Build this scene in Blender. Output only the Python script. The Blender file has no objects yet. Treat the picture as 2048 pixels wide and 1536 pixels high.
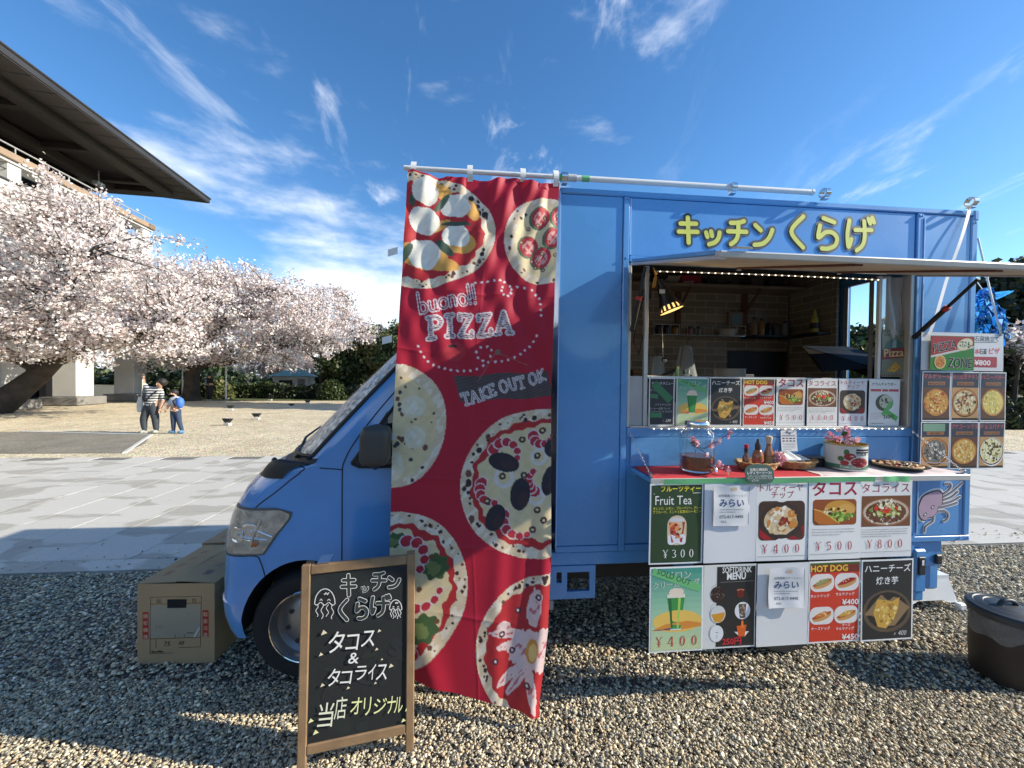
import bpy, bmesh, math, random
import numpy as np
from mathutils import Matrix, Vector
from math import sin, cos, pi, radians

sc = bpy.context.scene
COL = sc.collection
# ---------------------------------------------------------------- camera
cam = bpy.data.cameras.new('camera'); camo = bpy.data.objects.new('camera', cam); COL.objects.link(camo)
cam.sensor_width = 36; cam.lens = 769/2048*36; cam.clip_start = .05; cam.clip_end = 2000
camo.matrix_world = (Matrix.Translation((0, 0, 1.62)) @ Matrix.Rotation(radians(90-.826), 4, 'X')
                     @ Matrix.Rotation(radians(.666), 4, 'Z'))
sc.camera = camo
# ---------------------------------------------------------------- sky and sun
SUN_DIR = Vector((.9965, -.084, .512)).normalized()      # towards the sun
SUN_EL = math.asin(SUN_DIR.z)
world = bpy.data.worlds.new('World'); sc.world = world; world.use_nodes = True
nt = world.node_tree; N = nt.nodes; L = nt.links
for n in list(N): N.remove(n)
def nd(t, **k):
    n = N.new(t)
    for a, b in k.items(): setattr(n, a, b)
    return n
def mth(op, a, b=None, c=None):
    n = nd('ShaderNodeMath', operation=op)
    for i, x in enumerate((a, b, c)):
        if x is None: continue
        if isinstance(x, (int, float)): n.inputs[i].default_value = x
        else: L.new(x, n.inputs[i])
    return n.outputs[0]
sky = nd('ShaderNodeTexSky'); sky.sky_type = 'NISHITA'; sky.sun_disc = False
sky.sun_elevation = SUN_EL; sky.sun_rotation = math.atan2(SUN_DIR.x, SUN_DIR.y)
sky.altitude = 300; sky.air_density = 1.0; sky.dust_density = .25; sky.ozone_density = 2.0
tc = nd('ShaderNodeTexCoord'); sep = nd('ShaderNodeSeparateXYZ'); L.new(tc.outputs['Generated'], sep.inputs[0])
zc = mth('MAXIMUM', sep.outputs[2], 0.0)
zz = mth('ADD', zc, .16)
px = mth('DIVIDE', sep.outputs[0], zz); py = mth('DIVIDE', sep.outputs[1], zz)
cmb = nd('ShaderNodeCombineXYZ'); L.new(px, cmb.inputs[0]); L.new(py, cmb.inputs[1])
mp = nd('ShaderNodeMapping'); mp.inputs['Rotation'].default_value = (0, 0, radians(24)); mp.inputs['Scale'].default_value = (1.5, .62, 1)
mp.inputs['Location'].default_value = (4.3, 2.2, 0)
L.new(cmb.outputs[0], mp.inputs[0])
n1 = nd('ShaderNodeTexNoise'); n1.inputs['Scale'].default_value = 3.3; n1.inputs['Detail'].default_value = 9; n1.inputs['Roughness'].default_value = .6; n1.inputs['Distortion'].default_value = .45
L.new(mp.outputs[0], n1.inputs['Vector'])
n2 = nd('ShaderNodeTexNoise'); n2.inputs['Scale'].default_value = .55; n2.inputs['Detail'].default_value = 2
L.new(mp.outputs[0], n2.inputs['Vector'])
def sstep(x, a, b):
    n = nd('ShaderNodeMapRange', interpolation_type='SMOOTHSTEP')
    L.new(x, n.inputs['Value']); n.inputs['From Min'].default_value = a; n.inputs['From Max'].default_value = b
    return n.outputs[0]
w1 = mth('MULTIPLY', sstep(n1.outputs[0], .53, .76), sstep(n2.outputs[0], .37, .58))
# soft bank of cloud, denser towards the horizon
mp3 = nd('ShaderNodeMapping'); mp3.inputs['Scale'].default_value = (1.2, 1.2, 3.6); mp3.inputs['Location'].default_value = (.35, 1.9, .4)
L.new(tc.outputs['Generated'], mp3.inputs[0])
n3 = nd('ShaderNodeTexNoise'); n3.inputs['Scale'].default_value = 2.3; n3.inputs['Detail'].default_value = 8; n3.inputs['Roughness'].default_value = .56
L.new(mp3.outputs[0], n3.inputs['Vector'])
low = mth('MULTIPLY', sstep(zc, .50, .14), sstep(sep.outputs[0], .22, -.30))
b1 = sstep(mth('ADD', n3.outputs[0], mth('MULTIPLY', low, .31)), .60, .86)
cl = mth('MINIMUM', mth('ADD', mth('MULTIPLY', w1, .66), mth('MULTIPLY', b1, .85)), .93)
mix = nd('ShaderNodeMix', data_type='RGBA'); L.new(cl, mix.inputs['Factor'])
hs = nd('ShaderNodeHueSaturation'); hs.inputs['Saturation'].default_value = 1.22; hs.inputs['Value'].default_value = 1.0
L.new(sky.outputs[0], hs.inputs['Color']); tint = nd('ShaderNodeVectorMath', operation='MULTIPLY'); tint.inputs[1].default_value = (.93, 1.06, 1.14); L.new(hs.outputs[0], tint.inputs[0]); L.new(tint.outputs[0], mix.inputs[6]); mix.inputs[7].default_value = (6.6, 7.0, 7.6, 1)
bg = nd('ShaderNodeBackground'); bg.inputs[1].default_value = .128
L.new(mix.outputs[2], bg.inputs[0]); wo = nd('ShaderNodeOutputWorld'); L.new(bg.outputs[0], wo.inputs[0])
sun = bpy.data.lights.new('sun', 'SUN'); suno = bpy.data.objects.new('sun', sun); COL.objects.link(suno)
sun.energy = 5.0; sun.angle = radians(.5); sun.color = (1, .915, .77)
suno.rotation_euler = SUN_DIR.to_track_quat('Z', 'Y').to_euler(); suno.location = (20, -1, 14)
vs = sc.view_settings; vs.view_transform = 'Standard'; vs.look = 'None'; vs.exposure = .6; vs.gamma = 1
sc.render.film_transparent = False
try:
    sc.cycles.max_bounces = 8; sc.cycles.use_denoising = True
except Exception: pass

# ---------------------------------------------------------------- materials
MATS = {}
def mk(name, base, rough=.5, metal=0, var=.10, scale=6, bump=0, bscale=60, coat=0, trans=0, emit=None, estr=0, spec=.5, alpha=1, sheen=0, sub=None):
    """Principled material whose colour wanders with noise and which may carry fine relief."""
    if name in MATS: return MATS[name]
    m = bpy.data.materials.new(name); m.use_nodes = True
    t = m.node_tree; b = t.nodes['Principled BSDF']
    b.inputs['Roughness'].default_value = rough; b.inputs['Metallic'].default_value = metal
    b.inputs['Specular IOR Level'].default_value = spec; b.inputs['Coat Weight'].default_value = coat; b.inputs['Coat Roughness'].default_value = .06
    b.inputs['Transmission Weight'].default_value = trans; b.inputs['Alpha'].default_value = alpha
    c = (*base, 1)
    tcn = t.nodes.new('ShaderNodeTexCoord')
    if var > 0:
        no = t.nodes.new('ShaderNodeTexNoise'); no.inputs['Scale'].default_value = scale; no.inputs['Detail'].default_value = 5
        t.links.new(tcn.outputs['Object'], no.inputs['Vector'])
        mr = t.nodes.new('ShaderNodeMapRange'); mr.inputs['To Min'].default_value = 1-var; mr.inputs['To Max'].default_value = 1+var
        mr.inputs['From Min'].default_value = .3; mr.inputs['From Max'].default_value = .7
        t.links.new(no.outputs[0], mr.inputs[0])
        mx = t.nodes.new('ShaderNodeVectorMath'); mx.operation = 'SCALE'; mx.inputs[0].default_value = base
        t.links.new(mr.outputs[0], mx.inputs['Scale']); t.links.new(mx.outputs[0], b.inputs['Base Color'])
        rr = t.nodes.new('ShaderNodeMapRange'); rr.inputs['To Min'].default_value = max(0, rough-.06); rr.inputs['To Max'].default_value = min(1, rough+.08)
        t.links.new(no.outputs[0], rr.inputs[0]); t.links.new(rr.outputs[0], b.inputs['Roughness'])
    else: b.inputs['Base Color'].default_value = c
    if bump:
        nb = t.nodes.new('ShaderNodeTexNoise'); nb.inputs['Scale'].default_value = bscale; nb.inputs['Detail'].default_value = 4
        t.links.new(tcn.outputs['Object'], nb.inputs['Vector'])
        bu = t.nodes.new('ShaderNodeBump'); bu.inputs['Strength'].default_value = bump; bu.inputs['Distance'].default_value = .01
        t.links.new(nb.outputs[0], bu.inputs['Height']); t.links.new(bu.outputs[0], b.inputs['Normal'])
    if emit: b.inputs['Emission Color'].default_value = (*emit, 1); b.inputs['Emission Strength'].default_value = estr
    MATS[name] = m
    return m
def mk_attr(name, rough=.5, coat=0, bump=0, bscale=200, transl=0):
    """Material coloured by the print laid down in the mesh's 'Col' attribute."""
    m = bpy.data.materials.new(name); m.use_nodes = True; t = m.node_tree; b = t.nodes['Principled BSDF']
    a = t.nodes.new('ShaderNodeAttribute'); a.attribute_name = 'Col'; t.links.new(a.outputs[0], b.inputs['Base Color'])
    b.inputs['Roughness'].default_value = rough; b.inputs['Coat Weight'].default_value = coat; b.inputs['Coat Roughness'].default_value = .12
    if bump:
        tcn = t.nodes.new('ShaderNodeTexCoord'); nb = t.nodes.new('ShaderNodeTexNoise'); nb.inputs['Scale'].default_value = bscale
        t.links.new(tcn.outputs['Object'], nb.inputs['Vector'])
        bu = t.nodes.new('ShaderNodeBump'); bu.inputs['Strength'].default_value = bump; bu.inputs['Distance'].default_value = .004
        t.links.new(nb.outputs[0], bu.inputs['Height']); t.links.new(bu.outputs[0], b.inputs['Normal'])
    if transl:
        tr = t.nodes.new('ShaderNodeBsdfTranslucent'); t.links.new(a.outputs[0], tr.inputs[0])
        ms = t.nodes.new('ShaderNodeMixShader'); ms.inputs[0].default_value = transl
        t.links.new(b.outputs[0], ms.inputs[1]); t.links.new(tr.outputs[0], ms.inputs[2])
        t.links.new(ms.outputs[0], t.nodes['Material Output'].inputs[0])
    MATS[name] = m
    return m
def srgb(r, g, b):
    f = lambda x: ((x/255+.055)/1.055)**2.4 if x > 10 else x/255/12.92
    return (f(r), f(g), f(b))

PAINT = mk('blue_paint', (.102, .305, .62), .26, var=.10, scale=2.2, coat=.6, spec=.5, bump=.05, bscale=2.2)
PAINT2 = mk('blue_cab_paint', (.094, .292, .63), .20, var=.08, scale=3.5, coat=.9)
BLACKP = mk('black_plastic', (.016, .016, .018), .5, bump=.08, bscale=300)
RUBBER = mk('tyre_rubber', (.018, .018, .018), .85, bump=.15, bscale=90)
DARKM = mk('dark_chassis_metal', (.02, .022, .026), .6)
STEEL = mk('wheel_steel', (.30, .30, .30), .4, metal=.75)
ALU = mk('aluminium', (.62, .63, .64), .35, metal=.85, var=.06)
ALUW = mk('pale_aluminium_frame', (.52, .52, .50), .42, metal=.3, var=.06)
CHROME = mk('chrome', (.75, .75, .74), .12, metal=1, var=0)
WHITEP = mk('white_plastic', (.74, .74, .72), .4, var=.05)
PAPER = mk('white_paper', (.72, .72, .72), .6, var=.04)
GLASS = mk('clear_glass', (.95, .97, .97), .03, trans=1, var=0)
DGLASS = mk('dark_window_glass', (.012, .015, .018), .05, var=0, coat=.6)
GREENT = mk('green_tape', (.16, .50, .22), .5, var=.08)
CARD = mk('cardboard', (.40, .265, .135), .8, var=.10, scale=3, bump=.10, bscale=40)
CARDIN = mk('carton_shade', (.01, .009, .008), .9)  # near-black stand-in for the shade inside the carton
WOODF = mk('board_frame_wood', (.23, .145, .075), .6, var=.25, scale=9, bump=.1, bscale=80)
BARK = mk('cherry_bark', (.055, .043, .033), .9, var=.4, scale=3, bump=.6, bscale=14)
BARKD = mk('evergreen_bark', (.06, .048, .036), .9, var=.3, scale=5, bump=.4, bscale=20)
CONC = mk('pale_concrete', (.58, .57, .53), .8, var=.12, scale=.8, bump=.12, bscale=12)
CONCD = mk('grey_concrete', (.22, .21, .195), .85, var=.18, scale=1.2, bump=.12, bscale=12)
ROOFM = mk('dark_copper_roof', (.035, .033, .032), .5, var=.15, scale=.6)
SOFFIT = mk('bronze_soffit_panel', (.045, .039, .035), .55, var=.15, scale=.35)
COPING = mk('tan_coping_stone', (.33, .235, .16), .75, var=.1, scale=1)
PRINT = mk_attr('laminated_print', .38, coat=.3)
CHALKM = mk_attr('chalk_on_board', .75)

# ---------------------------------------------------------------- mesh helpers
class MB:
    def __init__(s): s.v = []; s.f = []; s.m = []; s.c = []; s.mi = 0; s.ci = None
    def add(s, vs_, fs):
        o = len(s.v); s.v += [tuple(p) for p in vs_]
        for f in fs: s.f.append(tuple(i+o for i in f)); s.m.append(s.mi); s.c.append(s.ci)
        return s
    def box(s, c, d, bev=0, M=None):
        x, y, z = [k/2 for k in d]; b = min(bev, x*.9, y*.9, z*.9)
        P = []; F = []
        if b <= 0:
            P = [(i*x, j*y, k*z) for i in (-1, 1) for j in (-1, 1) for k in (-1, 1)]
            F = [(0, 1, 3, 2), (4, 6, 7, 5), (0, 4, 5, 1), (2, 3, 7, 6), (0, 2, 6, 4), (1, 5, 7, 3)]
        else:
            idx = {}
            for i in (-1, 1):
                for j in (-1, 1):
                    for k in (-1, 1):
                        for a in range(3):
                            idx[i, j, k, a] = len(P)
                            P.append((i*(x-(b if a != 0 else 0)), j*(y-(b if a != 1 else 0)), k*(z-(b if a != 2 else 0))))
            for a in range(3):
                for sg in (-1, 1):
                    q = []
                    for (u, w) in ((-1, -1), (1, -1), (1, 1), (-1, 1)):
                        k = [0, 0, 0]; k[a] = sg; k[(a+1) % 3] = u; k[(a+2) % 3] = w; q.append(idx[(*k, a)])
                    F.append(tuple(q if sg > 0 else q[::-1]))
            for a in range(3):
                b1, c1 = (a+1) % 3, (a+2) % 3
                for sb in (-1, 1):
                    for s2 in (-1, 1):
                        def K(sa, ax):
                            k = [0, 0, 0]; k[a] = sa; k[b1] = sb; k[c1] = s2; return idx[(*k, ax)]
                        q = (K(-1, b1), K(1, b1), K(1, c1), K(-1, c1)); F.append(q if sb*s2 > 0 else q[::-1])
            for i in (-1, 1):
                for j in (-1, 1):
                    for k in (-1, 1):
                        q = tuple(idx[i, j, k, a] for a in range(3)); F.append(q if i*j*k > 0 else q[::-1])
        if M is not None: P = [M @ Vector(p) for p in P]
        return s.add([(p[0]+c[0], p[1]+c[1], p[2]+c[2]) for p in P], F)
    def bx(s, a, b, bev=0):
        """box from corner a to corner b"""
        return s.box([(a[i]+b[i])/2 for i in range(3)], [abs(b[i]-a[i]) for i in range(3)], bev)
    def tube(s, pts, r, n=8, cap=True):
        pts = [Vector(p) for p in pts]; rs = r if isinstance(r, (list, tuple)) else [r]*len(pts)
        rings = []; up = None
        for i, p in enumerate(pts):
            t = (pts[min(i+1, len(pts)-1)]-pts[max(i-1, 0)])
            t = t.normalized() if t.length > 1e-9 else Vector((0, 0, 1))
            if up is None: up = t.orthogonal().normalized()
            up = (up-t*up.dot(t)); up = up.normalized() if up.length > 1e-6 else t.orthogonal().normalized()
            w = t.cross(up)
            rings.append([p+(up*cos(2*pi*k/n)+w*sin(2*pi*k/n))*rs[i] for k in range(n)])
        V = [p for g in rings for p in g]; F = []
        for i in range(len(rings)-1):
            for k in range(n):
                F.append((i*n+k, i*n+(k+1) % n, (i+1)*n+(k+1) % n, (i+1)*n+k))
        if cap: F.append(tuple(range(n))[::-1]); F.append(tuple((len(rings)-1)*n+k for k in range(n)))
        return s.add(V, F)
    def lathe(s, prof, c=(0, 0, 0), n=24, M=None, cap=True):
        """profile of (r, z) turned round local z"""
        V = []; F = []
        for r, z in prof:
            for k in range(n):
                p = Vector((r*cos(2*pi*k/n), r*sin(2*pi*k/n), z))
                if M is not None: p = M @ p
                V.append((p[0]+c[0], p[1]+c[1], p[2]+c[2]))
        for i in range(len(prof)-1):
            for k in range(n): F.append((i*n+k, i*n+(k+1) % n, (i+1)*n+(k+1) % n, (i+1)*n+k))
        if cap:
            if prof[0][0] > 1e-5: F.append(tuple(range(n))[::-1])
            if prof[-1][0] > 1e-5: F.append(tuple((len(prof)-1)*n+k for k in range(n)))
        return s.add(V, F)
    def ball(s, c, r, n=10, m=6, M=None):
        r = (r, r, r) if not isinstance(r, (tuple, list)) else r
        V = []; F = []
        for i in range(m+1):
            a = pi*i/m
            for k in range(n):
                p = Vector((r[0]*sin(a)*cos(2*pi*k/n), r[1]*sin(a)*sin(2*pi*k/n), r[2]*cos(a)))
                if M is not None: p = M @ p
                V.append((p[0]+c[0], p[1]+c[1], p[2]+c[2]))
        for i in range(m):
            for k in range(n): F.append((i*n+k, (i+1)*n+k, (i+1)*n+(k+1) % n, i*n+(k+1) % n))
        return s.add(V, F)
    def prism(s, poly, y0, y1, axis='y'):
        """2D polygon (x,z) extruded along y (or (x,y) along z)"""
        n = len(poly)
        if axis == 'y': V = [(p[0], y0, p[1]) for p in poly]+[(p[0], y1, p[1]) for p in poly]
        elif axis == 'x': V = [(y0, p[0], p[1]) for p in poly]+[(y1, p[0], p[1]) for p in poly]
        else: V = [(p[0], p[1], y0) for p in poly]+[(p[0], p[1], y1) for p in poly]
        F = [tuple(range(n)), tuple(range(n, 2*n))[::-1]]+[(i, i+n, (i+1) % n+n, (i+1) % n) for i in range(n)]
        return s.add(V, F)
    def grid(s, fn, nu, nv):
        V = [fn(i/nu, j/nv) for j in range(nv+1) for i in range(nu+1)]
        F = [(j*(nu+1)+i, j*(nu+1)+i+1, (j+1)*(nu+1)+i+1, (j+1)*(nu+1)+i) for j in range(nv) for i in range(nu)]
        return s.add(V, F)

def tag(o, label=None, cat=None, group=None, kind=None):
    if label: o['label'] = label
    if cat: o['category'] = cat
    if group: o['group'] = group
    if kind: o['kind'] = kind
    return o
PSI = radians(5.23)
TM = Matrix.Translation((0, 2.078, 0)) @ Matrix.Rotation(PSI, 4, 'Z')   # truck frame: x along the truck, y into it, z up
ID = Matrix.Identity(4)
def fixnormals(me):
    bm = bmesh.new(); bm.from_mesh(me); bmesh.ops.recalc_face_normals(bm, faces=bm.faces); bm.to_mesh(me); bm.free()
def obj(name, mb, mat, parent=None, M=None, smooth=0, label=None, cat=None, group=None, kind=None, recalc=True):
    me = bpy.data.meshes.new(name); me.from_pydata(mb.v, [], mb.f)
    mats = mat if isinstance(mat, (list, tuple)) else [mat]
    for x in mats: me.materials.append(x)
    if len(mats) > 1: me.polygons.foreach_set('material_index', mb.m)
    if any(c is not None for c in mb.c):
        at = me.attributes.new('Col', 'FLOAT_COLOR', 'CORNER'); arr = []
        for f, c in zip(mb.f, mb.c): arr += [*(c or (1, 1, 1)), 1.0]*len(f)
        at.data.foreach_set('color', arr)
    if recalc: fixnormals(me)
    if smooth:
        me.polygons.foreach_set('use_smooth', [True]*len(me.polygons))
        try: me.set_sharp_from_angle(angle=radians(smooth))
        except Exception: pass
    o = bpy.data.objects.new(name, me); COL.objects.link(o)
    if parent: o.parent = parent
    if M is not None:
        if parent: o.matrix_local = M
        else: o.matrix_world = M
    return tag(o, label, cat, group, kind)
def thing(name, label, cat, M=ID, group=None, kind=None):
    o = bpy.data.objects.new(name, None); COL.objects.link(o); o.empty_display_size = .1
    o.matrix_world = M
    return tag(o, label, cat, group, kind)
def at(x, y, z=0, rz=0): return Matrix.Translation((x, y, z)) @ Matrix.Rotation(rz, 4, 'Z')
def tr(s, d, z=0, rz=0): return TM @ at(s, -d, z, rz)          # d: metres out of the truck's side
# ================================================================ THE SETTING
rng = np.random.default_rng(7); R = random.Random(7)
def raw_mesh(name, V, F, mat, cols=None, parent=None, M=None, smooth=False, **k):
    """big mesh from numpy arrays: F is (n, 3) or (n, 4); cols per vertex"""
    me = bpy.data.meshes.new(name); n, q = F.shape
    me.vertices.add(len(V)); me.vertices.foreach_set('co', np.asarray(V, np.float32).ravel())
    me.loops.add(n*q); me.loops.foreach_set('vertex_index', F.astype(np.int32).ravel())
    me.polygons.add(n); me.polygons.foreach_set('loop_start', np.arange(0, n*q, q, dtype=np.int32))
    if smooth: me.polygons.foreach_set('use_smooth', np.ones(n, bool))
    if cols is not None:
        a = me.attributes.new('Col', 'FLOAT_COLOR', 'POINT')
        a.data.foreach_set('color', np.concatenate([cols, np.ones((len(V), 1))], 1).astype(np.float32).ravel())
    me.update(calc_edges=True); me.validate()
    for m_ in (mat if isinstance(mat, list) else [mat]): me.materials.append(m_)
    o = bpy.data.objects.new(name, me); COL.objects.link(o)
    if parent: o.parent = parent
    if M is not None: o.matrix_local = M
    return tag(o, k.get('label'), k.get('cat'), k.get('group'), k.get('kind'))

def ground_mat(name, c1, c2, scale, bump, bscale, c3=None):
    m = bpy.data.materials.new(name); m.use_nodes = True; t = m.node_tree; b = t.nodes['Principled BSDF']; b.inputs['Roughness'].default_value = .9
    g = t.nodes.new('ShaderNodeNewGeometry')
    def noise(s, d=6):
        n = t.nodes.new('ShaderNodeTexNoise'); n.inputs['Scale'].default_value = s; n.inputs['Detail'].default_value = d; n.inputs['Roughness'].default_value = .65
        t.links.new(g.outputs['Position'], n.inputs['Vector']); return n
    n1_ = noise(scale); vo = t.nodes.new('ShaderNodeTexVoronoi'); vo.inputs['Scale'].default_value = bscale; t.links.new(g.outputs['Position'], vo.inputs['Vector'])
    cr = t.nodes.new('ShaderNodeValToRGB'); cr.color_ramp.elements[0].color = (*c1, 1); cr.color_ramp.elements[1].color = (*c2, 1)
    cr.color_ramp.elements[0].position = .3; cr.color_ramp.elements[1].position = .7
    t.links.new(n1_.outputs[0], cr.inputs[0])
    mx = t.nodes.new('ShaderNodeMix'); mx.data_type = 'RGBA'; mx.blend_type = 'MULTIPLY'; mx.inputs[0].default_value = .75
    hv = t.nodes.new('ShaderNodeHueSaturation'); hv.inputs['Saturation'].default_value = .25; hv.inputs['Value'].default_value = 1.6; t.links.new(vo.outputs['Color'], hv.inputs['Color'])
    t.links.new(cr.outputs[0], mx.inputs[6]); t.links.new(hv.outputs[0], mx.inputs[7]); t.links.new(mx.outputs[2], b.inputs['Base Color'])
    bu = t.nodes.new('ShaderNodeBump'); bu.inputs['Strength'].default_value = bump; bu.inputs['Distance'].default_value = .02; bu.invert = True
    t.links.new(vo.outputs['Distance'], bu.inputs['Height']); t.links.new(bu.outputs[0], b.inputs['Normal'])
    return m
GRAVELB = ground_mat('gravel_bed_fines', (.11, .10, .085), (.19, .17, .14), 3, .8, 70)
PALEG = ground_mat('pale_gravel', (.45, .375, .245), (.66, .565, .395), .9, 1.0, 22)
SOIL = ground_mat('park_ground', (.10, .095, .05), (.19, .16, .10), .5, .6, 12)
ASPH = ground_mat('old_asphalt', (.16, .145, .115), (.26, .235, .185), 1.2, .4, 60)

PM = Matrix.Rotation(PSI, 4, 'Z')            # plaza frame
m = MB(); m.add([(-900, -900, -.06), (900, -900, -.06), (900, 900, -.06), (-900, 900, -.06)], [(0, 1, 2, 3)])
obj('ground', m, SOIL, kind='structure')
def sheet(name, pts, z, mat, M=ID):
    m = MB(); m.add([(x, y, z) for x, y in pts], [tuple(range(len(pts)))]); return obj(name, m, mat, M=M, kind='structure', recalc=False)
sheet('gravel_ground', [(-14, -12), (14, -12), (14, 3.415), (-14, 3.415)], -.016, GRAVELB, PM)
sheet('pale_gravel_bed', [(-40, 5.5), (1.5, 7.3), (40, 8.0), (40, 25), (-6, 27), (-16.5, 25), (-40, 21)], -.02, PALEG)
sheet('asphalt_path', [(-40, 5.6), (-10.4, 7.72), (-8.05, 7.93), (-8.6, 9.0), (-9.7, 10.3), (-13.6, 10.6), (-40, 9.6)], -.014, ASPH)
for a, b in (((-8.0, 7.93), (-9.72, 10.36)), ((-9.72, 10.36), (-13.6, 10.64))):
    m = MB(); dx, dy = b[0]-a[0], b[1]-a[1]; l = math.hypot(dx, dy)
    m.box((0, 0, -.01), (l, .07, .03), .004); obj('edging_strip', m, CONC, M=at((a[0]+b[0])/2, (a[1]+b[1])/2, 0, math.atan2(dy, dx)), kind='structure')

# --- pebbles of the near gravel: one mass nobody could count
def ico():
    t = (1+5**.5)/2
    V = np.array([(-1, t, 0), (1, t, 0), (-1, -t, 0), (1, -t, 0), (0, -1, t), (0, 1, t), (0, -1, -t), (0, 1, -t), (t, 0, -1), (t, 0, 1), (-t, 0, -1), (-t, 0, 1)], float)
    F = np.array([(0, 11, 5), (0, 5, 1), (0, 1, 7), (0, 7, 10), (0, 10, 11), (1, 5, 9), (5, 11, 4), (11, 10, 2), (10, 7, 6), (7, 1, 8), (3, 9, 4), (3, 4, 2), (3, 2, 6), (3, 6, 8), (3, 8, 9), (4, 9, 5), (2, 4, 11), (6, 2, 10), (8, 6, 7), (9, 8, 1)])
    return V/np.linalg.norm(V[0]), F
OCT = (np.array([(1, 0, 0), (-1, 0, 0), (0, 1, 0), (0, -1, 0), (0, 0, 1), (0, 0, -1)], float),
       np.array([(0, 2, 4), (2, 1, 4), (1, 3, 4), (3, 0, 4), (2, 0, 5), (1, 2, 5), (3, 1, 5), (0, 3, 5)]))
def pebbles(P, shape, rad):
    V0, F0 = shape; n = len(P)
    r = rad*np.exp(rng.normal(0, .40, n)); r = np.clip(r, rad*.45, rad*2.1)
    sc_ = np.stack([r*rng.uniform(.9, 1.5, n), r*rng.uniform(.7, 1.05, n), r*rng.uniform(.45, .8, n)], 1)
    V = V0[None]*(1+rng.normal(0, .13, (n, len(V0), 1)))*sc_[:, None]
    a = rng.uniform(0, 2*pi, n); tl = rng.normal(0, .35, n)
    y = V[..., 1]*np.cos(tl)[:, None]-V[..., 2]*np.sin(tl)[:, None]; z = V[..., 1]*np.sin(tl)[:, None]+V[..., 2]*np.cos(tl)[:, None]
    x = V[..., 0]*np.cos(a)[:, None]-y*np.sin(a)[:, None]; y = V[..., 0]*np.sin(a)[:, None]+y*np.cos(a)[:, None]
    W = np.stack([x+P[:, :1], y+P[:, 1:2], z+P[:, 2:3]], -1).reshape(-1, 3)
    F = (F0[None]+np.arange(n)[:, None, None]*len(V0)).reshape(-1, 3)
    pal = np.array([(.40, .37, .31), (.30, .28, .24), (.50, .47, .40), (.19, .18, .165), (.25, .26, .265), (.38, .32, .23), (.62, .60, .55), (.33, .24, .17), (.12, .12, .118)])
    c = pal[rng.choice(len(pal), n, p=[.22, .18, .16, .13, .09, .09, .06, .03, .04])]*rng.uniform(.75, 1.25, (n, 1))*np.array([1.40, 1.30, 1.08])
    return W, F, np.repeat(c, len(V0), 0)
def scatter(n, y0, y1):
    Y = np.sqrt(rng.uniform(y0*y0, y1*y1, n)); X = rng.uniform(-1, 1, n)*(1.38*Y+.55)
    P = np.stack([X, Y, rng.uniform(-.012, .009, n)+.007*np.sin(X*1.7+Y*2.3)*np.sin(Y*3.1-X*.8)+.004*np.sin(X*5.1+1)*np.sin(Y*6.3)], 1)
    return P[(P[:, 1]*cos(PSI)-P[:, 0]*sin(PSI)) < 3.40]
PEBM = mk_attr('pebble_stone', .75)
sets = [pebbles(scatter(108000, .85, 2.0), OCT, .0059), pebbles(scatter(88000, 2.0, 3.95), OCT, .0077)]
off = len(sets[0][0])
V = np.concatenate([sets[0][0], sets[1][0]]); F = np.concatenate([sets[0][1], sets[1][1]+off]); Cc = np.concatenate([sets[0][2], sets[1][2]])
raw_mesh('gravel', V, F, PEBM, Cc, smooth=True, kind='stuff', label='loose grey and tan pebble gravel around the truck', cat='gravel')
# stray pebbles kicked onto the paving
n = 420; Y = 3.45+np.abs(rng.normal(0, .22, n)); X = rng.uniform(-5.5, 7.5, n)
P = np.stack([X*cos(PSI)-Y*sin(PSI), X*sin(PSI)+Y*cos(PSI), np.full(n, .012)], 1)
V, F, Cc = pebbles(P, OCT, .009); raw_mesh('stray_pebbles', V, F, PEBM, Cc, kind='stuff', label='stray dark pebbles scattered on the paving edge', cat='pebbles')

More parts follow.
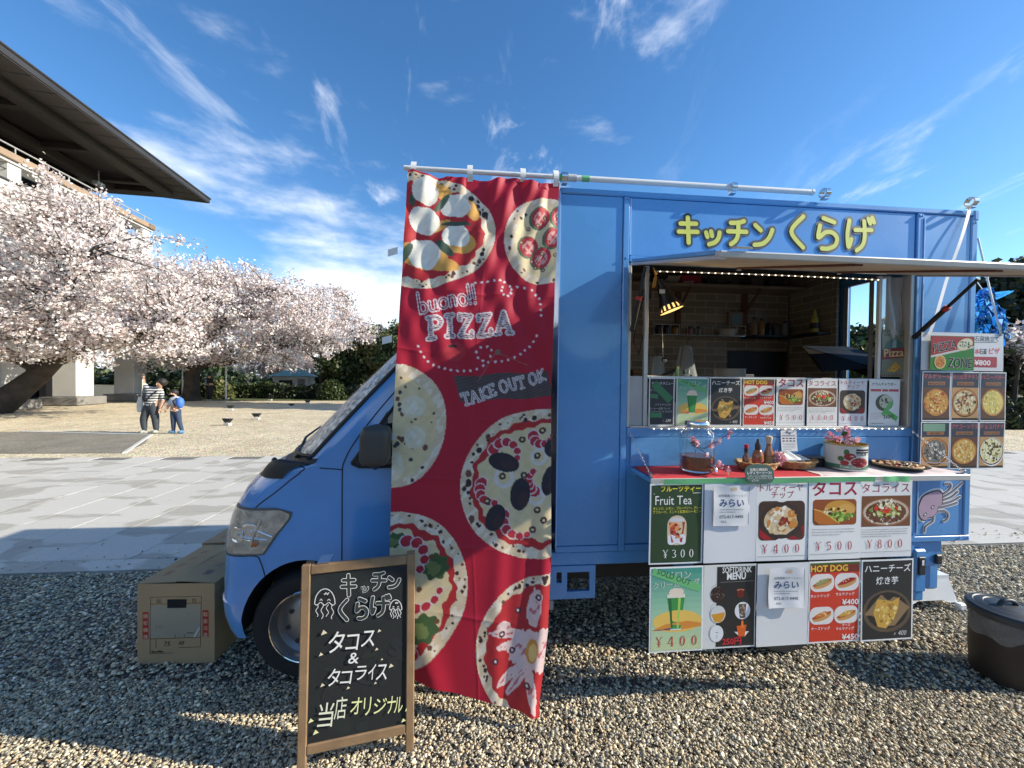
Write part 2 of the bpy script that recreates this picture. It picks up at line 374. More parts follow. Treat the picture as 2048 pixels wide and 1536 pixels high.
# --- granite slab paving
def slab_mat():
    m = bpy.data.materials.new('pale_granite_slab'); m.use_nodes = True; t = m.node_tree; b = t.nodes['Principled BSDF']; b.inputs['Roughness'].default_value = .75
    tcn = t.nodes.new('ShaderNodeTexCoord'); oi = t.nodes.new('ShaderNodeObjectInfo'); g = t.nodes.new('ShaderNodeNewGeometry')
    def M_(op, a, b_=None):
        n = t.nodes.new('ShaderNodeMath'); n.operation = op
        for i, x in enumerate((a, b_)):
            if x is None: continue
            if isinstance(x, (int, float)): n.inputs[i].default_value = x
            else: t.links.new(x, n.inputs[i])
        return n.outputs[0]
    no = t.nodes.new('ShaderNodeTexNoise'); no.inputs['Scale'].default_value = 1.25; no.inputs['Detail'].default_value = 3; no.inputs['Distortion'].default_value = .7
    mpn = t.nodes.new('ShaderNodeMapping'); mpn.inputs['Scale'].default_value = (1, 1.9, 1); t.links.new(g.outputs['Position'], mpn.inputs[0]); t.links.new(mpn.outputs[0], no.inputs['Vector'])
    sp = t.nodes.new('ShaderNodeSeparateXYZ'); t.links.new(tcn.outputs['Object'], sp.inputs[0])
    ed = M_('MAXIMUM', M_('ABSOLUTE', sp.outputs[0]), M_('MULTIPLY', M_('ABSOLUTE', sp.outputs[1]), 1.0))
    v = M_('SUBTRACT', M_('ADD', M_('MULTIPLY', no.outputs[0], 1.35), M_('MULTIPLY', oi.outputs['Random'], .10)), M_('MULTIPLY', ed, .75))
    mr = t.nodes.new('ShaderNodeMapRange'); mr.interpolation_type = 'SMOOTHSTEP'; mr.inputs['From Min'].default_value = .45; mr.inputs['From Max'].default_value = .55; t.links.new(v, mr.inputs[0])
    mx = t.nodes.new('ShaderNodeMix'); mx.data_type = 'RGBA'; mx.inputs[6].default_value = (.385, .365, .315, 1); mx.inputs[7].default_value = (.53, .51, .455, 1); t.links.new(mr.outputs[0], mx.inputs[0])
    fn = t.nodes.new('ShaderNodeTexNoise'); fn.inputs['Scale'].default_value = 130; fn.inputs['Detail'].default_value = 3; t.links.new(g.outputs['Position'], fn.inputs['Vector'])
    sc2 = t.nodes.new('ShaderNodeVectorMath'); sc2.operation = 'SCALE'; t.links.new(mx.outputs[2], sc2.inputs[0])
    t.links.new(M_('ADD', M_('MULTIPLY', fn.outputs[0], .5), M_('ADD', M_('MULTIPLY', oi.outputs['Random'], .10), .68)), sc2.inputs['Scale'])
    t.links.new(sc2.outputs[0], b.inputs['Base Color'])
    bu = t.nodes.new('ShaderNodeBump'); bu.inputs['Strength'].default_value = .25; bu.inputs['Distance'].default_value = .003; t.links.new(fn.outputs[0], bu.inputs['Height']); t.links.new(bu.outputs[0], b.inputs['Normal'])
    return m
SLAB = slab_mat()
JOINT = mk('paving_joint_mortar', (.17, .165, .15), .9, var=.2, scale=5)
pv = sheet('paving', [(-22, 3.43), (24, 3.43), (24, 8.1), (-22, 8.1)], -.004, JOINT, PM)
sm = MB(); sm.box((0, 0, 0), (.594, .594, .03), .003)
kb = MB(); kb.box((0, 0, 0), (1.194, .194, .03), .003)
sme = None; kme = None; nsl = 0
for i in range(-22, 28):
    for j in range(-1, 8):
        cx = (i+.5)*.6; cy = 3.63+.3+(j+(.5 if i % 2 else 0))*.6
        if cy < 3.9 or cy > 7.95: continue
        X = cx*cos(PSI)-cy*sin(PSI); Yw = cx*sin(PSI)+cy*cos(PSI)
        if abs(X) > 1.42*Yw+.6 or (-.30*Yw < X < 1.02*Yw): continue
        if sme is None:
            o = obj('slab', sm, SLAB, parent=pv); sme = o.data
        else:
            o = bpy.data.objects.new('slab', sme); COL.objects.link(o); o.parent = pv
        o.location = (cx, cy, -.012+R.uniform(0, .0025)); nsl += 1
for i in range(-8, 11):
    cx = (i+.5)*1.2; X = cx*cos(PSI)
    if -1.3 < X < 2.6: continue
    if kme is None: o = obj('edge_slab', kb, SLAB, parent=pv); kme = o.data
    else: o = bpy.data.objects.new('edge_slab', kme); COL.objects.link(o); o.parent = pv
    o.location = (cx, 3.53, -.012)
# half slabs that square off every other row at both borders
for i in range(-22, 28):
    if i % 2 == 0: continue
    cx = (i+.5)*.6
    for cy in (3.78,):
        X = cx*cos(PSI)-cy*sin(PSI); Yw = cx*sin(PSI)+cy*cos(PSI)
        if abs(X) > 1.42*Yw+.6 or (-.30*Yw < X < 1.02*Yw): continue
        m = MB(); m.box((0, 0, 0), (.594, .294, .03), .003)
        o = obj('half_slab', m, SLAB, parent=pv); o.location = (cx, cy, -.011)

# ---------------------------------------------------------------- museum building on the left
BM = at(-22.3, 16.9, 0, radians(9.2))
bl = thing('museum_building', 'large museum with dark overhanging roof and white upper wall', 'building', BM)
def part(name, mb, mat, par, smooth=0, label=None): return obj(name, mb, mat, parent=par, smooth=smooth, label=label)
WW = -26                                      # near end, out of the picture
m = MB(); z0 = 13.42
m.prism([(2.93, z0), (2.93, z0+.34), (-9, z0+4.2), (-20, z0+4.2), (-20, z0+.3), (-3.2, z0+.42)], WW, 9.35)
roof = part('roof', m, ROOFM, bl)
m = MB(); m.prism([(2.90, z0-.02), (-2.9, z0+.34), (-2.9, z0+.30), (2.90, z0-.05)], WW, 9.30); part('soffit', m, SOFFIT, bl)
for k in range(-14, 10):                      # soffit board joints, recessed as thin dark battens
    m = MB(); m.prism([(2.88, z0-.055), (1.52, z0+.03), (1.52, z0+.018), (2.88, z0-.067)], k*1.0-.012, k*1.0+.012); part('soffit_batten', m, ROOFM, bl)
m = MB(); m.prism([(1.5, z0+.06), (1.5, z0-.30), (.75, z0-.26), (.75, z0+.08)], WW, 8.0); part('eave_beam', m, SOFFIT, bl)
m = MB(); m.box((-4.7, 8.0, z0-.09), (12, .75, .34), .02); part('end_beam', m, SOFFIT, bl)
m = MB(); m.bx((-1.9, WW, z0-.5), (-1.45, 7.6, z0+.02)); part('inner_beam', m, SOFFIT, bl)
for k in range(-5, 3):
    m = MB(); m.bx((-3.2, k*3.35-.16, z0-.22), (.74, k*3.35+.16, z0+.02)); part('cross_beam', m, SOFFIT, bl)
m = MB(); m.tube([(2.93, WW, z0+.30), (2.93, 9.4, z0+.30)], .06, 6); m.tube([(2.93, 9.37, z0+.30), (-18, 9.37, z0+.30)], .06, 6); part('gutter', m, ROOFM, bl)
# upper storey set back, glazed
m = MB(); m.bx((-14, WW, 10.9), (-2.6, 6.2, z0+.3)); part('upper_storey_wall', m, mk('dark_bronze_cladding', (.03, .029, .03), .4), bl)
for k in range(-7, 4):
    m = MB(); m.bx((-2.6, k*1.6+.06, 11.0), (-2.57, k*1.6+1.5, 13.1)); g_ = part('window_pane', m, DGLASS, bl)
# parapet, coping and rail of the terrace
m = MB(); m.bx((-.35, WW, 10.82), (.62, 7.9, 11.12), .02); m.bx((-12, 7.3, 10.82), (.62, 7.9, 11.12)); part('coping', m, COPING, bl)
m = MB(); m.bx((-.3, WW, 10.70), (.5, 7.8, 10.82)); part('coping_underside', m, CONC, bl)
for k in range(-7, 5):
    m = MB(); m.bx((-.05, k*1.85-.27, 9.95), (.42, k*1.85+.27, 10.70), .015); part('parapet_post', m, CONC, bl)
    m = MB(); m.tube([(.35, k*1.85+.27, 10.4), (.35, k*1.85+1.58, 10.4)], .025, 5); part('loggia_rail', m, DARKM, bl)
m = MB()
m.tube([(.45, WW, 11.45), (.45, 7.8, 11.45)], .035, 6); rl = part('handrail', m, ALUW, bl)
for k in range(-10, 7):
    m = MB(); m.tube([(.45, k*1.2, 11.1), (.45, k*1.2, 11.44)], .022, 5); obj('rail_post', m, ALUW, parent=rl)
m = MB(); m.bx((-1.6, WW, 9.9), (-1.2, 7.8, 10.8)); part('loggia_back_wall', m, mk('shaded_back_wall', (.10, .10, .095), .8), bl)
m = MB(); m.bx((-1.2, WW, 4.7), (.42, 7.8, 9.93), .02); part('white_wall', m, CONC, bl)
m = MB(); m.bx((.42, WW, 9.88), (.47, 7.82, 9.96)); part('wall_ledge', m, ROOFM, bl)
m = MB(); m.bx((-12, 7.0, 4.7), (-1.2, 7.8, 9.93)); part('end_wall', m, CONC, bl)
m = MB(); m.bx((-1.3, WW, 4.3), (.5, 7.9, 4.7), .02); part('soffit_band', m, CONCD, bl)
for y_ in (-7.2, -3.7, -.2, 3.15, 6.75):
    m = MB(); m.bx((-.52, y_-.5, .42), (.52, y_+.5, 4.3), .03); part('pillar', m, CONC, bl)
    m = MB(); m.bx((-.85, y_-.85, 0), (.85, y_+.85, .42), .03); part('pillar_base', m, CONCD, bl)
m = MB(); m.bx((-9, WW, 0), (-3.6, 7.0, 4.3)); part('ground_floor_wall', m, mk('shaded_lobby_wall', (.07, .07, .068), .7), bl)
for k in range(-4, 4):
    m = MB(); m.bx((-3.6, k*1.75+.1, .3), (-3.56, k*1.75+1.6, 3.6)); part('lobby_window', m, DGLASS, bl)
m = MB(); m.prism([(3.9, 0), (6.2, 0), (6.2, .9), (3.9, 2.9)], -2.2, -1.9, axis='x'); part('stair_wall', m, CONCD, bl)
m = MB(); m.bx((-3.4, WW, .0), (-.9, 7.0, .22), .02); part('terrace_step', m, CONCD, bl)
m = MB(); m.box((-.6, 5.4, 12.45), (.32, .5, .22), .03); m.tube([(-.6, 5.4, 12.55), (-.6, 5.4, 13.2)], .03, 6); part('floodlight', m, mk('floodlight_grey', (.3, .3, .3), .4), bl)

# ---------------------------------------------------------------- trees
def bez(a, b, c, n):
    return [(a*(1-t)**2+b*2*t*(1-t)+c*t*t) for t in np.linspace(0, 1, n)]
def quads(P, size, rg, flat=0):
    """n randomly turned leaf quads at P, sized size (n,)"""
    n = len(P); a = rg.normal(size=(n, 3)); a[:, 2] *= (1-flat); a /= np.linalg.norm(a, axis=1)[:, None]
    b = np.cross(a, rg.normal(size=(n, 3))); b /= np.linalg.norm(b, axis=1)[:, None]
    s = size[:, None]
    V = np.stack([P-a*s-b*s*.45, P+a*s*.2-b*s*.8, P+a*s+b*s*.3, P-a*s*.2+b*s*.8], 1).reshape(-1, 3)
    return V, np.arange(4*n).reshape(-1, 4)
BLOSSOM = mk_attr('cherry_blossom', .7, transl=.32)
LEAF = mk_attr('evergreen_leaf', .55, transl=.18)
def branchy(name, label, base, trunk, limbs, ells, ntw, per, seed, leaf, pal, size, bark=BARK, group='trees', cat='tree', tw=.03, spread=.10, hollow=.35, crown='blossom_crown', low=-9):
    """tree: hand-set trunk and limbs, twigs grown out to points inside the crown's lobes, leaf quads along the twigs"""
    rg = np.random.default_rng(seed)
    t = thing(name, label, cat, at(*base), group)
    mb = MB()
    mb.tube([p[:3] for p in trunk], [p[3] for p in trunk], 9); obj('trunk', mb, bark, parent=t, smooth=60)
    lp = [np.array(p[:3], float) for p in trunk[len(trunk)//2:]]; mb = MB()
    for lb in limbs:
        mb.tube([p[:3] for p in lb], [p[3] for p in lb], 7)
        for i in range(len(lb)-1):
            for q_ in np.linspace(0, 1, 6): lp.append(np.array(lb[i][:3])*(1-q_)+np.array(lb[i+1][:3])*q_)
    lp = np.array(lp)
    w = np.array([e[1][0]*e[1][1]*e[1][2] for e in ells])**.8; w /= w.sum(); pts = []
    for k in range(ntw):
        e = ells[rg.choice(len(ells), p=w)]
        d = rg.normal(size=3); d /= np.linalg.norm(d); r = (hollow+(1-hollow)*rg.uniform()**.6)*rg.uniform(.86, 1.12)
        a = np.array(e[0])+d*r*np.array(e[1])
        if a[2] < low: continue
        dd = np.linalg.norm(lp-a, axis=1)+.3*np.maximum(0, lp[:, 2]-a[2]); b = lp[rg.choice(np.argsort(dd)[:6])]
        mid = (a+b)/2+rg.normal(0, .12*np.linalg.norm(a-b)+.05, 3)+np.array([0, 0, .1*np.linalg.norm(a-b)])
        path = bez(b, mid, a, 5); mb.tube(path, [tw, tw*.8, tw*.6, tw*.45, tw*.2], 4, cap=False)
        L_ = np.linalg.norm(a-b)
        for q_ in np.linspace(.35 if L_ > 1.2 else .1, 1, max(4, int(L_*5))):
            i = min(int(q_*4), 3); f_ = q_*4-i; pts.append(path[i]*(1-f_)+path[i+1]*f_)
        for _ in range(3):
            i = rg.integers(1, 5); d2 = rg.normal(size=3); d2[2] = abs(d2[2])*.7; d2 /= np.linalg.norm(d2); l2 = rg.uniform(.35, .9)
            e2 = path[i]+d2*l2; mb.tube([path[i], (path[i]+e2)/2+rg.normal(0, .04, 3), e2], [tw*.4, tw*.3, tw*.12], 3, cap=False)
            for q_ in np.linspace(.1, 1, 5): pts.append(path[i]*(1-q_)+e2*q_)
    if mb.v: obj('limbs', mb, bark, parent=t, smooth=60)
    C_ = np.array(pts); C_ = np.repeat(C_, per, 0); C_ = C_+rg.normal(0, spread, C_.shape)
    sz = size*rg.uniform(.6, 1.3, len(C_)); V, F = quads(C_, sz, rg)
    pal = np.array(pal); c = pal[rg.integers(0, len(pal), len(C_))]*rg.uniform(.85, 1.12, (len(C_), 1))
    raw_mesh(crown, V, F, leaf, np.repeat(c, 4, 0), parent=t)
    return t
CH = [(.88, .80, .77), (.92, .87, .84), (.82, .72, .69), (.94, .91, .88), (.64, .50, .47)]
# foreground cherry, leaning trunk by the pillars, wide low crown
branchy('cherry_tree', 'cherry tree with leaning trunk beside the museum pillars, broad blossom crown', (-20.0, 15.6, 0),
        [(-1.1, -.4, -.1, .62), (-.4, -.1, .5, .46), (.5, .2, 1.5, .36), (1.2, .3, 2.3, .31)],
        [[(1.2, .3, 2.2, .28), (2.6, .2, 2.75, .22), (4.6, -.3, 3.0, .15), (7.0, -.9, 3.5, .07)],
         [(1.0, .3, 2.2, .22), (1.0, .8, 4.2, .16), (1.8, 1.0, 6.2, .10), (2.6, .8, 8.2, .04)],
         [(.6, .2, 1.7, .2), (-1.5, -.8, 3.4, .14), (-3.5, -1.6, 5.0, .07)],
         [(1.3, .3, 2.4, .16), (3.2, -1.2, 4.4, .12), (5.2, -2.0, 6.0, .05)],
         [(1.3, .4, 2.4, .16), (3.6, 1.6, 4.2, .12), (6.2, 2.6, 5.4, .05)]],
        [((0.8, -.2, 5.6), (4.6, 3.4, 2.9)), ((4.8, -.3, 4.8), (3.9, 3.2, 2.2)), ((1.2, .4, 8.2), (2.6, 2.2, 2.0)), ((-3.2, -1, 5.6), (3, 2.6, 3.0)), ((4.4, -1, 2.8), (4.8, 2.6, 1.1)), ((0, -1.2, 3.2), (3.4, 2.0, 1.3))],
        560, 6, 3, BLOSSOM, CH, .054, group='cherry trees in blossom', tw=.036, low=1.35)
# second cherry with the dark upright trunk
branchy('cherry_tree', 'cherry tree with dark upright trunk behind the two strollers, long low limb', (-20.2, 24.2, 0),
        [(0, 0, -.1, .58), (0, 0, .6, .42), (.1, 0, 1.8, .36), (.2, 0, 2.8, .33)],
        [[(.2, 0, 2.2, .22), (2.4, 0, 2.4, .19), (5.4, -.4, 3.3, .14), (8.6, -1, 3.7, .06)],
         [(.2, 0, 2.8, .26), (1.0, .5, 5, .18), (1.4, .6, 8, .06)],
         [(.1, 0, 2.8, .24), (-2.6, .3, 4.4, .15), (-5, .3, 6, .06)],
         [(.2, 0, 2.8, .22), (3.2, -1, 5.2, .13), (6.0, -1.6, 6.6, .05)]],
        [((1.5, 0, 6.0), (5.6, 3.8, 3.2)), ((6.6, -.6, 5.0), (4.0, 3, 2.2)), ((-3.5, 0, 5.6), (4, 3, 2.6)), ((8.6, -1, 3.9), (2.6, 2, 1.2)), ((3.5, -1, 3.0), (6.5, 2.6, 1.2)), ((-2, -.6, 3.1), (4, 2.6, 1.3))],
        600, 5, 5, BLOSSOM, CH, .066, group='cherry trees in blossom', tw=.035, spread=.13, low=1.7)
# third cherry, thinner, further right
branchy('cherry_tree', 'sparser cherry tree above the teal roofed hut, right end of the blossom', (-14.6, 29.5, 0),
        [(0, 0, -.1, .3), (.1, 0, 1.5, .24), (.2, 0, 2.6, .2)],
        [[(.2, 0, 2.4, .14), (1.8, -.4, 4.0, .09), (4.4, -.8, 4.6, .04)], [(.2, 0, 2.5, .14), (-1, .3, 5.2, .08), (-.6, .3, 8.2, .03)],
         [(.2, 0, 2.5, .12), (1.0, .3, 5.2, .08), (2.0, .3, 7.6, .03)], [(.2, 0, 2.4, .12), (-2.2, 0, 4.2, .07), (-4, 0, 5.6, .03)]],
        [((0, 0, 6.4), (2.8, 2.6, 2.5)), ((2.6, -.4, 4.5), (2.7, 2, 1.35)), ((-2.6, 0, 5.0), (2.6, 2.2, 1.7))],
        150, 4, 8, BLOSSOM, CH, .085, group='cherry trees in blossom', tw=.032, spread=.13, low=3.0)
branchy('cherry_tree', 'far low cherry tree whose blossom droops behind the clipped hedge', (-20.0, 33, 0),
        [(0, 0, -.1, .25), (0, 0, 1.3, .2), (.1, 0, 2.2, .16)], [[(.1, 0, 2.0, .12), (2, 0, 3, .07)], [(.1, 0, 2.0, .12), (-2, 0, 3.2, .07)], [(.1, 0, 2.0, .12), (.2, 0, 4, .06)]],
        [((0, 0, 2.9), (4.6, 2, 1.7))], 110, 4, 9, BLOSSOM, CH, .095, group='cherry trees in blossom', spread=.15, low=.9)
GR = [(.045, .075, .022), (.07, .105, .03), (.03, .05, .018), (.10, .13, .045)]
GR2 = [(.15, .18, .055), (.20, .22, .08), (.10, .125, .04), (.25, .24, .11)]
GD = [(.025, .042, .02), (.04, .06, .028), (.018, .03, .015), (.055, .075, .03)]
def green(label, base, h, rx, seed, pal, n=90, group='evergreen trees at the far edge', name='evergreen_tree', size=.13, low=.6, lobes=4):
    rg = random.Random(seed); e = [((0, 0, h*.58), (rx*.9, rx*.9, h*.36))]
    for k in range(lobes):
        a = rg.uniform(0, 6.28); e.append(((rx*.55*cos(a), rx*.55*sin(a), h*rg.uniform(.4, .8)), (rx*.5, rx*.5, h*.2)))
    branchy(name, label, base, [(0, 0, -.1, h*.035), (0, 0, h*.3, h*.028), (.05, 0, h*.62, h*.016)],
            [[(0, 0, h*.3, h*.015), (rx*.5, .1, h*.55, .03)], [(0, 0, h*.3, h*.015), (-rx*.5, .1, h*.6, .03)], [(0, 0, h*.5, h*.012), (.1, 0, h*.92, .02)]],
            e, n, 6, seed, LEAF, pal, size, bark=BARKD, group=group, crown='leaf_crown', spread=.16, low=low)
green('olive green bushy tree just left of the red banner', (-11.2, 31, 0), 6.2, 2.4, 21, GR2, 140)
green('tall feathery bamboo-like tree behind the windscreen', (-9.6, 30, 0), 5.8, 2.0, 22, GR2, 130, size=.11)
green('dark rounded evergreen against the banner edge', (-7.6, 28.5, 0), 5.3, 2.0, 23, GR, 120)
green('dark evergreen in front of the teal hut', (-12.9, 29.2, 0), 3.4, 1.6, 24, GR, 90)
green('dark evergreen between hut and cherry blossom', (-14.4, 35, 0), 4.0, 2.2, 25, GD, 80, size=.15)
green('large dark evergreen at the right picture edge', (23.6, 17.2, 0), 7.6, 2.8, 31, GD, 200, group='trees beyond the rear of the truck', low=1.0)
green('lower dark evergreen behind the hanging pizza menus', (19.6, 16.4, 0), 3.6, 2.2, 32, GD, 130, group='trees beyond the rear of the truck', low=.3)
branchy('cherry_tree', 'small cherry spray in front of the dark evergreen at right', (19.4, 14.9, 0), [(0, 0, -.1, .1), (.1, 0, 1.6, .08), (.2, 0, 2.6, .06)],
        [[(.2, 0, 2.2, .05), (.8, 0, 3.6, .02)], [(.2, 0, 2.2, .05), (-.3, 0, 3.4, .02)]], [((.5, 0, 3.3), (1.3, .8, .7))], 26, 3, 33, BLOSSOM, CH, .06, group='cherry trees in blossom', low=2.5)
green('round green tree seen through the truck window', (27.6, 31, 0), 6.2, 3.4, 34, GR, 130, group='trees beyond the rear of the truck', size=.17)
green('lower olive tree seen through the truck window', (31.5, 33, 0), 5.2, 3.0, 35, GR2, 90, group='trees beyond the rear of the truck', size=.17)
green('tall evergreen added unseen behind the truck to cast the long shadow', (-.6, 19.9, 0), 10.2, 2.3, 51, GD, 130, group='added shadow trees behind the truck', low=.4, size=.2)  # hidden tree added to throw the shadow band across the pale gravel
green('second tall evergreen added out of sight behind the truck box', (7.2, 20.8, 0), 10.0, 2.6, 52, GD, 110, group='added shadow trees behind the truck', low=.4, size=.2)  # another unseen tree, put in for the same shadow band
sheet('grass_strip', [(-30, 24.6), (-16, 25.6), (-6, 26.4), (3, 27), (3, 29.5), (-30, 28)], -.012, ground_mat('mown_grass', (.05, .075, .02), (.10, .13, .045), 2, .6, 30))
# hedges and shrubs
def hedge(label, M, lx, ly, h, n, pal, seed, name='clipped_hedge', round_=0, cat='hedge', size=.085):
    rg = np.random.default_rng(seed); u = rg.uniform(-1, 1, (n, 3)); k = rg.integers(0, 3, n)
    if round_:
        d = rg.normal(size=(n, 3)); d /= np.linalg.norm(d, axis=1)[:, None]; d[:, 2] = np.abs(d[:, 2])*1.0
        P = d*np.array([lx/2, ly/2, h])*rg.uniform(.8, 1.06, (n, 1))
    else:
        u[np.arange(n), k] = np.sign(u[np.arange(n), k])*rg.uniform(.82, 1.05, n)
        P = u*np.array([lx/2, ly/2, h/2])+np.array([0, 0, h/2]); P[:, 2] += .08*np.sin(P[:, 0]*2.1)+.05*np.sin(P[:, 0]*5.3)
    V, F = quads(P, size*rg.uniform(.6, 1.4, n), rg); pal = np.array(pal); c = pal[rg.integers(0, len(pal), n)]*rg.uniform(.8, 1.2, (n, 1))
    t = thing(name, label, cat, M, 'hedges along the far edge')
    raw_mesh('foliage', V, F, LEAF, np.repeat(c, 4, 0), parent=t)
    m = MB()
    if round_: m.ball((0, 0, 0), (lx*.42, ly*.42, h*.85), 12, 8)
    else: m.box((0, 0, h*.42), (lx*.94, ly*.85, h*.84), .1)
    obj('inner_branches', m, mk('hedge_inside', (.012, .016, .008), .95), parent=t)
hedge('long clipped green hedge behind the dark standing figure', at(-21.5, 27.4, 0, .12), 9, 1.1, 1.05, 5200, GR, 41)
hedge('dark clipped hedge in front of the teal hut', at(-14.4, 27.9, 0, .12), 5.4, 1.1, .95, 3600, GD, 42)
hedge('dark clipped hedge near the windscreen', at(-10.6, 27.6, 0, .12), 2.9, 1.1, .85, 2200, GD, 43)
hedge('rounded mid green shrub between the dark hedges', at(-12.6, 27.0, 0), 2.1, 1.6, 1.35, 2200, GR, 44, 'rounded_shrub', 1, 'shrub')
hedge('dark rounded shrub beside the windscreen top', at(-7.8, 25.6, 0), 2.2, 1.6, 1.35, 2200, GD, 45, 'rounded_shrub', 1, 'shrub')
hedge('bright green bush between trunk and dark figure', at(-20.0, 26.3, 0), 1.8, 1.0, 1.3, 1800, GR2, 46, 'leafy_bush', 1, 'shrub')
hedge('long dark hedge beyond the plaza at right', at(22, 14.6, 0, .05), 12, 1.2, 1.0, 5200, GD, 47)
# far woods reading as one mass
n = 40000; X = rng.uniform(-135, 135, n); Hh = 3.2+1.3*np.sin(X*.21)+.9*np.sin(X*.53+1)+.6*np.sin(X*1.3)
Z = Hh*rng.uniform(0, 1, n)**.7; P = np.stack([X, 58+rng.normal(0, 1.6, n)+.001*X*X, Z], 1)
V, F = quads(P, .34*rng.uniform(.6, 1.4, n), rng); pal = np.array(GD+GR); c = pal[rng.integers(0, len(pal), n)]
raw_mesh('far_woods', V, F, LEAF, np.repeat(c, 4, 0), kind='stuff', label='far dark line of woods behind the park', cat='woods')
n = 14000; a_ = rng.uniform(3.3, 6.1, n); rd = 46+rng.normal(0, 2, n); P = np.stack([rd*np.cos(a_), rd*np.sin(a_), 5.5*rng.uniform(0, 1, n)**.7*(1+.3*np.sin(a_*23))], 1)  # unseen woods added behind the camera to reflect in the truck paint
V, F = quads(P, .45*rng.uniform(.6, 1.4, n), rng); c = pal[rng.integers(0, len(pal), n)]
raw_mesh('far_woods', V, F, LEAF, np.repeat(c, 4, 0), kind='stuff', label='unseen woods added behind the viewer for paint reflections', cat='woods')
# small hut with a teal roof
t = thing('park_hut', 'small pale hut with teal hipped roof behind the hedge', 'hut', at(-16.9, 29.9, 0, .25))
m = MB(); m.box((0, 0, .8), (2.4, 1.8, 1.6), .02); obj('wall', m, CONC, parent=t)
m = MB(); m.add([(-1.45, -1.15, 1.6), (1.45, -1.15, 1.6), (1.45, 1.15, 1.6), (-1.45, 1.15, 1.6), (-.35, 0, 2.2), (.35, 0, 2.2)], [(0, 1, 5, 4), (1, 2, 5), (2, 3, 4, 5), (3, 0, 4), (3, 2, 1, 0)])
m.box((0, 0, 2.25), (.8, .25, .2), .03); obj('roof', m, mk('teal_roof_sheet', (.16, .38, .42), .5, var=.1), parent=t)
m = MB(); m.bx((.45, -.93, .1), (.95, -.905, 1.4)); obj('door', m, CONCD, parent=t)
m = MB(); m.bx((-.8, -.93, .7), (.1, -.905, 1.3)); obj('window', m, DGLASS, parent=t)
# poles
def pole(label, x, y, h, r, mat, name='lamp_post'):
    t = thing(name, label, 'pole', at(x, y), 'thin poles in the park')
    m = MB(); m.tube([(0, 0, 0), (0, 0, h)], [r, r*.7], 8); obj('shaft', m, mat, parent=t)
    m = MB(); m.box((0, 0, .05), (r*4, r*4, .1), .01); obj('foot_plate', m, CONCD, parent=t)
    m = MB(); m.ball((0, 0, h), r*1.5, 8, 5); obj('finial', m, mat, parent=t)
pole('thin bare flagpole rising above the blossom', -21.1, 40, 9.2, .10, ALU, 'flagpole')
pole('white post right of the dark standing figure', -18.3, 24.6, 3.2, .05, WHITEP)
pole('white post seen between striped stroller and tree trunk', -21.6, 25.2, 3.0, .045, WHITEP)
# ground floodlights for the blossom
def uplight(label, x, y, rz, s=1.0):
    t = thing('ground_floodlight', label, 'floodlight', at(x, y, -.02, rz), 'small floodlights on the pale gravel')
    m = MB(); m.box((0, 0, .09*s), (.46*s, .30*s, .18*s), .015); obj('base_block', m, CONC, parent=t)
    m = MB(); m.prism([(-.14*s, .24*s), (.14*s, .24*s), (.34*s, .50*s), (-.34*s, .50*s)], -.13*s, .13*s); obj('lamp_housing', m, BLACKP, parent=t)
    m = MB(); m.bx((-.31*s, -.11*s, .50*s), (.31*s, .11*s, .512*s)); obj('lamp_glass', m, DGLASS, parent=t)
    for k in (-1, 1): obj('bracket', MB().bx((k*.14*s, -.02, .16*s), (k*.17*s, .02, .3*s)), BLACKP, parent=t)
for lb, x, y, rz in (('black floodlight nearest the paving on the pale gravel', -9.25, 12.5, -.1), ('black floodlight on white block, second nearest the paving', -9.5, 14.3, .1),
                     ('floodlight on white block left of the others', -13.1, 17.9, .2), ('black floodlight inside the long shadow band', -11.3, 19.7, .4),
                     ('black floodlight by the hedge right of the shadow band', -11.85, 22.3, 0), ('farthest small white floodlight near the hedge', -15.9, 25.3, 0)):
    uplight(lb, x, y, rz, .46)
# ================================================================ THE FOOD TRUCK
W = 1.42
truck = thing('food_truck', 'blue kitchen food truck with open serving hatch and yellow lettering', 'food truck', TM)
def tp(name, mb, mat, par=None, smooth=0, label=None): return obj(name, mb, mat, parent=par or truck, smooth=smooth, label=label)
def sub(name, mb, mat, par, smooth=0): return obj(name, mb, mat, parent=par, smooth=smooth)
# ---- cargo box skin. side face at y = 0
S0, S1, ZB, ZT = .249, 2.807, .665, 2.66
HL, HR, HB, HT = .655, 2.385, 1.356, 2.27          # serving opening
def slabp(name, x0, x1, z0, z1, y0, y1, bev=.003, mat=None, par=None): m = MB(); m.bx((x0, y0, z0), (x1, y1, z1), bev); return tp(name, m, mat or PAINT, par)
slabp('top_rail', S0, S1, 2.628, ZT, -.006, .06, .006)
slabp('front_side_panel', S0+.004, .604, .70, 2.626, 0, .03)
slabp('front_bottom_rail', S0, .604, ZB, .698, -.004, .05)
st = slabp('hatch_stile', .606, .640, ZB, 2.626, -.008, .04, .004)
slabp('header_panel', .652, 2.395, 2.305, 2.626, .002, .03)
hr = slabp('header_rail', .642, 2.40, 2.27, 2.303, -.007, .04, .004)
st2 = slabp('hatch_stile', 2.402, 2.438, ZB, 2.626, -.008, .04, .004)
slabp('rear_side_panel', 2.442, 2.762, .70, 2.626, 0, .03)
slabp('corner_post', 2.764, S1, .70, 2.626, -.006, .06, .006)
slabp('rear_bottom_rail', 2.42, S1, ZB, .698, -.006, .05)
slabp('lower_side_panel', .642, 2.40, .70, 1.30, .004, .03)
slabp('lower_bottom_rail', .642, 2.40, ZB, .698, -.004, .05)
slabp('hatch_sill', .642, 2.40, 1.30, 1.352, -.010, .05, .005)
cap = slabp('corner_cap', 2.775, S1+.004, 2.60, 2.664, -.010, .07, .008)
